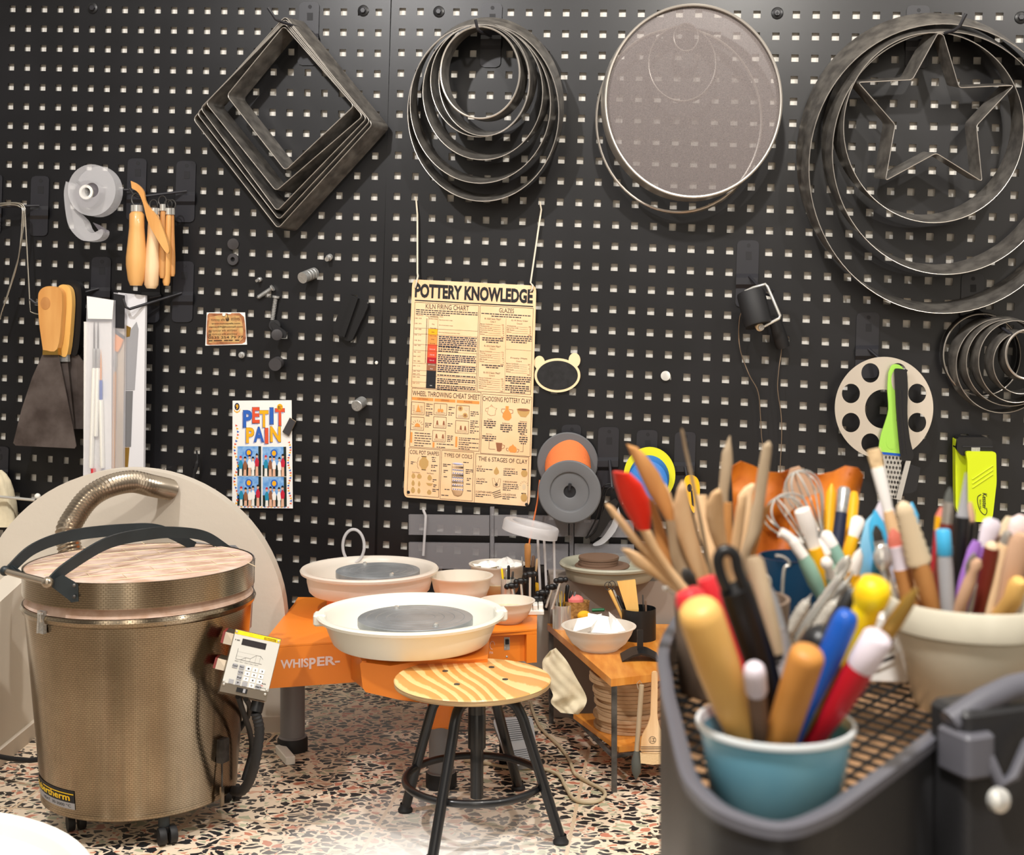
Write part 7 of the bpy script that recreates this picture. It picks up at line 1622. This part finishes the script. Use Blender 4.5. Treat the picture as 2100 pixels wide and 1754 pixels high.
tool('teal_handle_tool', 'teal handled tool behind the white cone tip', 'tool', OG, (1690, 1090, 1.02), (1728, 1165, 1.02), [('tip', 0, .4, [(.002, 0), (.005, .2), (.006, 1)], 'white_silicone', None), ('handle', .38, 1, [(.0058, 0), (.006, .6), (.005, 1)], 'teal_handle', None)], q6)
tool('pale_blue_rib', 'pale blue plastic blade left of the big paint brush', 'tool', OG, (1797, 1048, 1.0), (1776, 1180, 1.0), [('blade', 0, 1, [(.0008, 0), (.007, .18), (.0085, .5), (.007, 1)], 'pale_blue', .35)], q6)
tool('sky_blue_knife', 'sky blue pointed plastic knife behind the big paint brush', 'tool', OG, (1794, 1046, .97), (1806, 1140, .97), [('blade', 0, 1, [(.0006, 0), (.006, .3), (.007, .6), (.006, 1)], 'sky_blue', .4)], q6)
tool('blue_spike', 'sky blue pointed tip right of the bone comb', 'tool', OG, (1870, 1030, .99), (1872, 1160, .98), [('blade', 0, 1, [(.0006, 0), (.005, .2), (.006, 1)], 'sky_blue', .5)], q6)
tool('white_scoop', 'broad white plastic blade behind the big paint brush', 'tool', OG, (1812, 1020, 1.02), (1822, 1150, 1.02), [('blade', 0, 1, [(.002, 0), (.008, .2), (.010, .6), (.008, 1)], 'lilac_white', .4)], q6)
# silicone and steel tools in the patterned cup
PGp = 'tools in the patterned cup'
q5 = B5[0]
tt = tool('bent_silicone_tool', 'bent white silicone tip on a teal handle, leftmost in the patterned cup', 'tool', PGp, (1647, 1140, .93), (1684, 1217, .94), [('handle', 0, 1, [(.0042, 0), (.0055, .2), (.0062, .7), (.005, 1)], 'teal_handle', None)], q5)
b = MB(); b.tube([P(p.x, p.y, .93) for p in curve([(1600, 1092), (1612, 1098), (1626, 1110), (1636, 1125), (1648, 1142)], 5)], [.0036]*10+[.0042]*11, 'white_silicone', 12); b.build('tip', tt, 60)
tool('chisel_silicone_tool', 'white chisel-shaped silicone tip on a yellow handle', 'tool', PGp, (1645, 1046, .93), (1700, 1212, .94), [('tip', 0, .48, [(.0058, 0), (.0062, .05), (.0062, .5), (.0048, .65), (.0048, 1)], 'white_silicone', .7), ('handle', .46, 1, [(.005, 0), (.0058, .3), (.006, .7), (.005, 1)], 'golden', None)], q5)
tool('cone_silicone_tool', 'white cone-shaped silicone tip in the patterned cup', 'tool', PGp, (1680, 1104, .95), (1712, 1200, .95), [('tip', 0, .42, [(.0004, 0), (.0028, .35), (.0052, .75), (.0048, .92), (.003, 1)], 'white_silicone', None), ('handle', .4, 1, [(.0028, 0), (.0052, .4), (.005, 1)], 'teal_handle', None)], q5)
tool('ball_silicone_tool', 'white ball-shaped silicone tip on a teal handle', 'tool', PGp, (1692, 1144, .915), (1712, 1210, .93), [('tip', 0, .6, [(.001, 0), (.0036, .12), (.0047, .3), (.0036, .48), (.0024, .58), (.0036, .8), (.004, 1)], 'white_silicone', None), ('handle', .58, 1, [(.004, 0), (.0048, 1)], 'teal_handle', None)], q5)
tool('flame_silicone_tool', 'white flame-shaped silicone tip on a yellow handle at the right of the cup', 'tool', PGp, (1764, 1125, .93), (1740, 1215, .94), [('tip', 0, .58, [(.0004, 0), (.0034, .25), (.0044, .6), (.0044, .95), (.003, 1)], 'white_silicone', None), ('handle', .56, 1, [(.005, 0), (.0056, 1)], 'golden', None)], q5)
for p0, p1, m, r, nm, lab in (
    ((1664, 1219, .88), (1612, 1306, .89), 'silver_glitter', .0042, 'textured_stylus', 'white textured stylus with a fine metal point at the front of the patterned cup'),
    ((1741, 1158, .90), (1636, 1306, .91), 'chrome', .0036, 'steel_tool', 'long smooth steel tool with ring grooves leaning in the patterned cup'),
    ((1752, 1172, .91), (1650, 1310, .92), 'zinc', .0036, 'steel_tool', 'steel tool with a dull handle, just behind the grooved one'),
    ((1722, 1222, .89), (1670, 1300, .90), 'silver_glitter', .0046, 'glitter_tool', 'silver glitter covered handle among the steel tools'),
    ((1745, 1196, .92), (1680, 1300, .92), 'chrome', .0016, 'steel_needle', 'thin bright needle right of the steel tools'),
    ((1730, 1238, .90), (1694, 1300, .91), 'black_plastic', .0042, 'black_grip_tool', 'steel tool with a short black grip'),
    ((1756, 1190, .94), (1706, 1290, .94), 'zinc', .0024, 'steel_needle', 'dull needle farthest right of the steel tools')):
    tool(nm, lab, 'tool', PGp, p0, p1, [('point', 0, .2, [(.0004, 0), (.0008, .4), (r*.7, 1)], 'chrome', None), ('handle', .18, 1, [(r*.7, 0), (r, .15)]+[(r*(1.12 if k % 2 else .96), .2+.6*k/10) for k in range(11)]+[(r, 1)], m, None)], q5)
tool('steel_scalpel', 'flat steel blade rising from the patterned cup', 'tool', PGp, (1742, 1140, .925), (1700, 1215, .93), [('blade', 0, .6, [(.0006, 0), (.004, .2), (.0055, .8), (.003, 1)], 'chrome', .3), ('handle', .58, 1, [(.003, 0), (.0036, 1)], 'zinc', None)], q5)
for pts, lab in ((((1590, 1140), (1604, 1142), (1616, 1150), (1618, 1160), (1608, 1170)), 'thin wire hook tip beside the navy pot'), (((1566, 1176), (1576, 1184), (1580, 1196), (1576, 1212), (1574, 1230)), 'bent wire tip below the thin wire hook')):
    b = MB(); b.tube([P(p.x, p.y, .93) for p in curve([(*p,) for p in pts]+[(pts[-1][0]-6, pts[-1][1]+80)], 4)]+[V((q3.x+.028, q3.y, ZS+.02))], .0012, 'chrome', 6); one(b, 'wire_tool', lab, 'wire', 'wire tips by the navy pot', 60)
# ---- the flower pot
FG = 'brushes and tools in the white flower pot'
q2 = B2[0]
tool('paint_brush', 'large bristle paint brush with a white wrapped ferrule, tallest tool left of the flower pot', 'brush', FG, (1791, 922, .90), (1846, 1150, .90), [('bristles', 0, .17, [(.0048, 0), (.0050, .3), (.0046, 1)], 'bristle', .5), ('ferrule', .16, .56, [(.0046, 0), (.0048, .05), (.0042, .7), (.0036, 1)], 'paper_white', .7), ('handle', .55, 1, [(.0036, 0), (.0045, .2), (.004, 1)], 'pale_wood', None)], q2)
tool('rubber_shaper', 'paint shaper with a rose rubber tip and silver ferrule', 'brush', FG, (1830, 1084, .86), (1862, 1222, .86), [('tip', 0, .27, [(.0008, 0), (.004, .3), (.0055, .7), (.0055, 1)], 'rubber_rose', .6), ('ferrule', .26, .62, [(.0055, 0), (.0050, .5), (.0055, 1)], 'lilac_white', None), ('handle', .6, 1, [(.006, 0), (.0058, 1)], 'mid_wood', None)], q2)
tt = tool('measuring_spoon', 'shiny oval metal spoon left of the rose rubber tip', 'spoon', FG, (1818, 1165, .88), (1836, 1222, .88), [('handle', 0, 1, [(.002, 0), (.0024, 1)], 'chrome', None)], q2)
b = MB(); q = P(1812, 1143, .875); b.ball(q, .0072, 'chrome', 20, None, (.98, .35, 1.28)); b.build('bowl', tt, 60)
tool('bone_comb_tool', 'pale ridged bone-like tool right of the big paint brush', 'tool', FG, (1850, 1030, .84), (1908, 1235, .85), [('ridged_head', 0, .62, [(.002, 0), (.0045, .05)]+[(.0052+.003*k/14+.0009*(k % 2), .1+.88*k/14) for k in range(15)], 'bone_beige', .7), ('handle', .60, 1, [(.006, 0), (.0066, .3), (.006, 1)], 'mid_wood', None)], q2)
tool('blade_handle_tool', 'narrow silver tool with a chisel tip left of the rose rubber tip', 'tool', FG, (1796, 1078, .92), (1818, 1190, .92), [('blade', 0, .3, [(.001, 0), (.0035, .4), (.004, 1)], 'steel_dark', .5), ('handle', .28, 1, [(.004, 0), (.004, 1)], 'zinc', None)], q2)
tool('grey_tip_shaper', 'brown handled shaper with a dark grey rubber tip', 'brush', FG, (1948, 1000, .88), (1926, 1232, .88), [('tip', 0, .14, [(.0008, 0), (.0026, .4), (.0036, 1)], 'bristle_grey', .6), ('ferrule', .13, .33, [(.0036, 0), (.0038, 1)], 'tin', None), ('handle', .32, 1, [(.0044, 0), (.0054, .4), (.0058, .8), (.005, 1)], 'oxblood', None)], q2)
tool('capped_brush', 'clear barrelled brush with a sky blue cap', 'brush', FG, (1934, 1086, .84), (1943, 1236, .84), [('cap', 0, .36, [(.004, 0), (.0048, .06), (.0052, .95), (.0045, 1)], 'sky_blue', None), ('barrel', .34, 1, [(.0046, 0), (.005, .3), (.0048, 1)], 'key_grey', None)], q2)
tool('steel_point_pen', 'black pen-like tool with a long grey pointed blade', 'tool', FG, (1981, 970, .87), (1962, 1222, .87), [('blade', 0, .38, [(.0005, 0), (.003, .7), (.0048, 1)], 'key_grey', .6), ('handle', .36, 1, [(.0048, 0), (.0048, .2), (.0034, .8), (.0032, 1)], 'black_plastic', None)], q2)
tool('wood_point_tool', 'black handled tool with a slanted wooden point', 'tool', FG, (1990, 1030, .90), (1974, 1220, .90), [('point', 0, .22, [(.001, 0), (.004, .6), (.0046, 1)], 'tan_leaf', None), ('handle', .2, 1, [(.0046, 0), (.004, 1)], 'black_plastic', None)], q2)
tool('pink_point_pencil', 'pencil with a rose tip and golden band behind the brown handle', 'pencil', FG, (1930, 1040, .91), (1916, 1200, .91), [('tip', 0, .12, [(.0008, 0), (.0036, 1)], 'rubber_rose', None), ('band', .12, .3, [(.0036, 0), (.0036, 1)], 'golden', None), ('shaft', .3, 1, [(.0036, 0), (.0036, 1)], 'deep_red', None)], q2)
tool('purple_tool', 'flat purple plastic tool with a pale spatula end', 'tool', FG, (2004, 1110, .85), (1962, 1235, .85), [('handle', 0, 1, [(.003, 0), (.0044, .15), (.0038, .6), (.0024, 1)], 'purple', .5)], q2)
tool('white_paddle_tool', 'white rounded plastic paddle at the right of the flower pot', 'tool', FG, (2038, 1064, .86), (1992, 1200, .86), [('head', 0, .45, [(.003, 0), (.0062, .12), (.0066, .4), (.0045, 1)], 'lilac_white', .4), ('handle', .43, 1, [(.0045, 0), (.003, 1)], 'purple', .6)], q2)
tool('steel_spoon_tool', 'small grey steel spoon standing low in the flower pot', 'spoon', FG, (1998, 1134, .83), (1976, 1232, .84), [('bowl', 0, .55, [(.0006, 0), (.003, .2), (.0042, .5), (.002, 1)], 'tin', .4), ('handle', .53, 1, [(.002, 0), (.002, 1)], 'tin', None)], q2)
tool('wine_red_brush', 'wine red handle leaning right in the flower pot', 'brush', FG, (2036, 1112, .84), (2012, 1232, .85), [('end', 0, .1, [(.002, 0), (.004, .4), (.0045, 1)], 'bone_beige', None), ('handle', .09, 1, [(.0048, 0), (.0052, .4), (.004, 1)], 'oxblood', None)], q2)
tool('dark_wood_stick', 'dark brown stick beside the wine red handle', 'tool', FG, (2052, 1098, .87), (2020, 1215, .87), [('shaft', 0, 1, [(.0015, 0), (.004, .1), (.0042, 1)], 'bat_brown', None)], q2)
tool('silver_ferrule_brush', 'brush with tan handle and silver tip near the right edge', 'brush', FG, (2068, 1090, .84), (2036, 1230, .85), [('tip', 0, .2, [(.002, 0), (.0035, .3), (.004, 1)], 'tin', None), ('handle', .18, 1, [(.0045, 0), (.0055, .5), (.005, 1)], 'pale_wood', None)], q2)
tool('pink_spoon', 'rose plastic spoon with a red handle at the right edge', 'spoon', FG, (2096, 1056, .86), (2060, 1200, .86), [('head', 0, .45, [(.002, 0), (.0068, .18), (.0074, .45), (.004, 1)], 'rose_white', .5), ('handle', .43, 1, [(.004, 0), (.0035, 1)], 'crimson', None)], q2)
tool('tan_stick', 'broad tan wooden stick at the right edge of the flower pot', 'tool', FG, (2098, 1096, .83), (2064, 1228, .84), [('shaft', 0, 1, [(.005, 0), (.0075, .1), (.0075, .6), (.006, 1)], 'tan_leaf', .6)], q2)
tool('pink_paddle', 'small pale paddle behind the rose spoon', 'tool', FG, (2072, 1060, .90), (2048, 1200, .90), [('head', 0, 1, [(.003, 0), (.006, .12), (.006, .4), (.004, 1)], 'bone_beige', .5)], q2)
tool('wooden_ball_tool', 'wooden stick with a small rounded knob low in the flower pot', 'tool', FG, (2006, 1148, .82), (1972, 1235, .83), [('shaft', 0, 1, [(.002, 0), (.0038, .1), (.0026, .25), (.004, .5), (.004, 1)], 'tan_leaf', None)], q2)
tool('amber_short_stick', 'short golden wooden stick at the far right of the pot', 'tool', FG, (2090, 1190, .82), (2076, 1232, .83), [('shaft', 0, 1, [(.004, 0), (.006, .2), (.006, 1)], 'handle_yellow_wood', None)], q2)
# black bowl-shaped thing with an orange stripe behind the flower pot
b = MB(); q = P(1938, 1140, .96); b.lathe(q+V((0, 0, -.012)), V((0, -1, .1)), [(0, .012), (.010, .011), (.018, .006), (.0205, 0), (.0205, -.004), (0, -.006)], 'black_plastic', 36); b.tube([q+V((-.02, -.004, -.012)), q+V((-.02, 0, -.10)), V((q2.x-.01, q2.y+.02, ZS+.02))], .003, 'black_plastic', 8); b.box(q+V((.0, -.006, -.030)), .021, .004, .005, 'print_orange'); one(b, 'black_rib', 'round black rib with an orange band behind the brushes', 'tool', FG, 40)
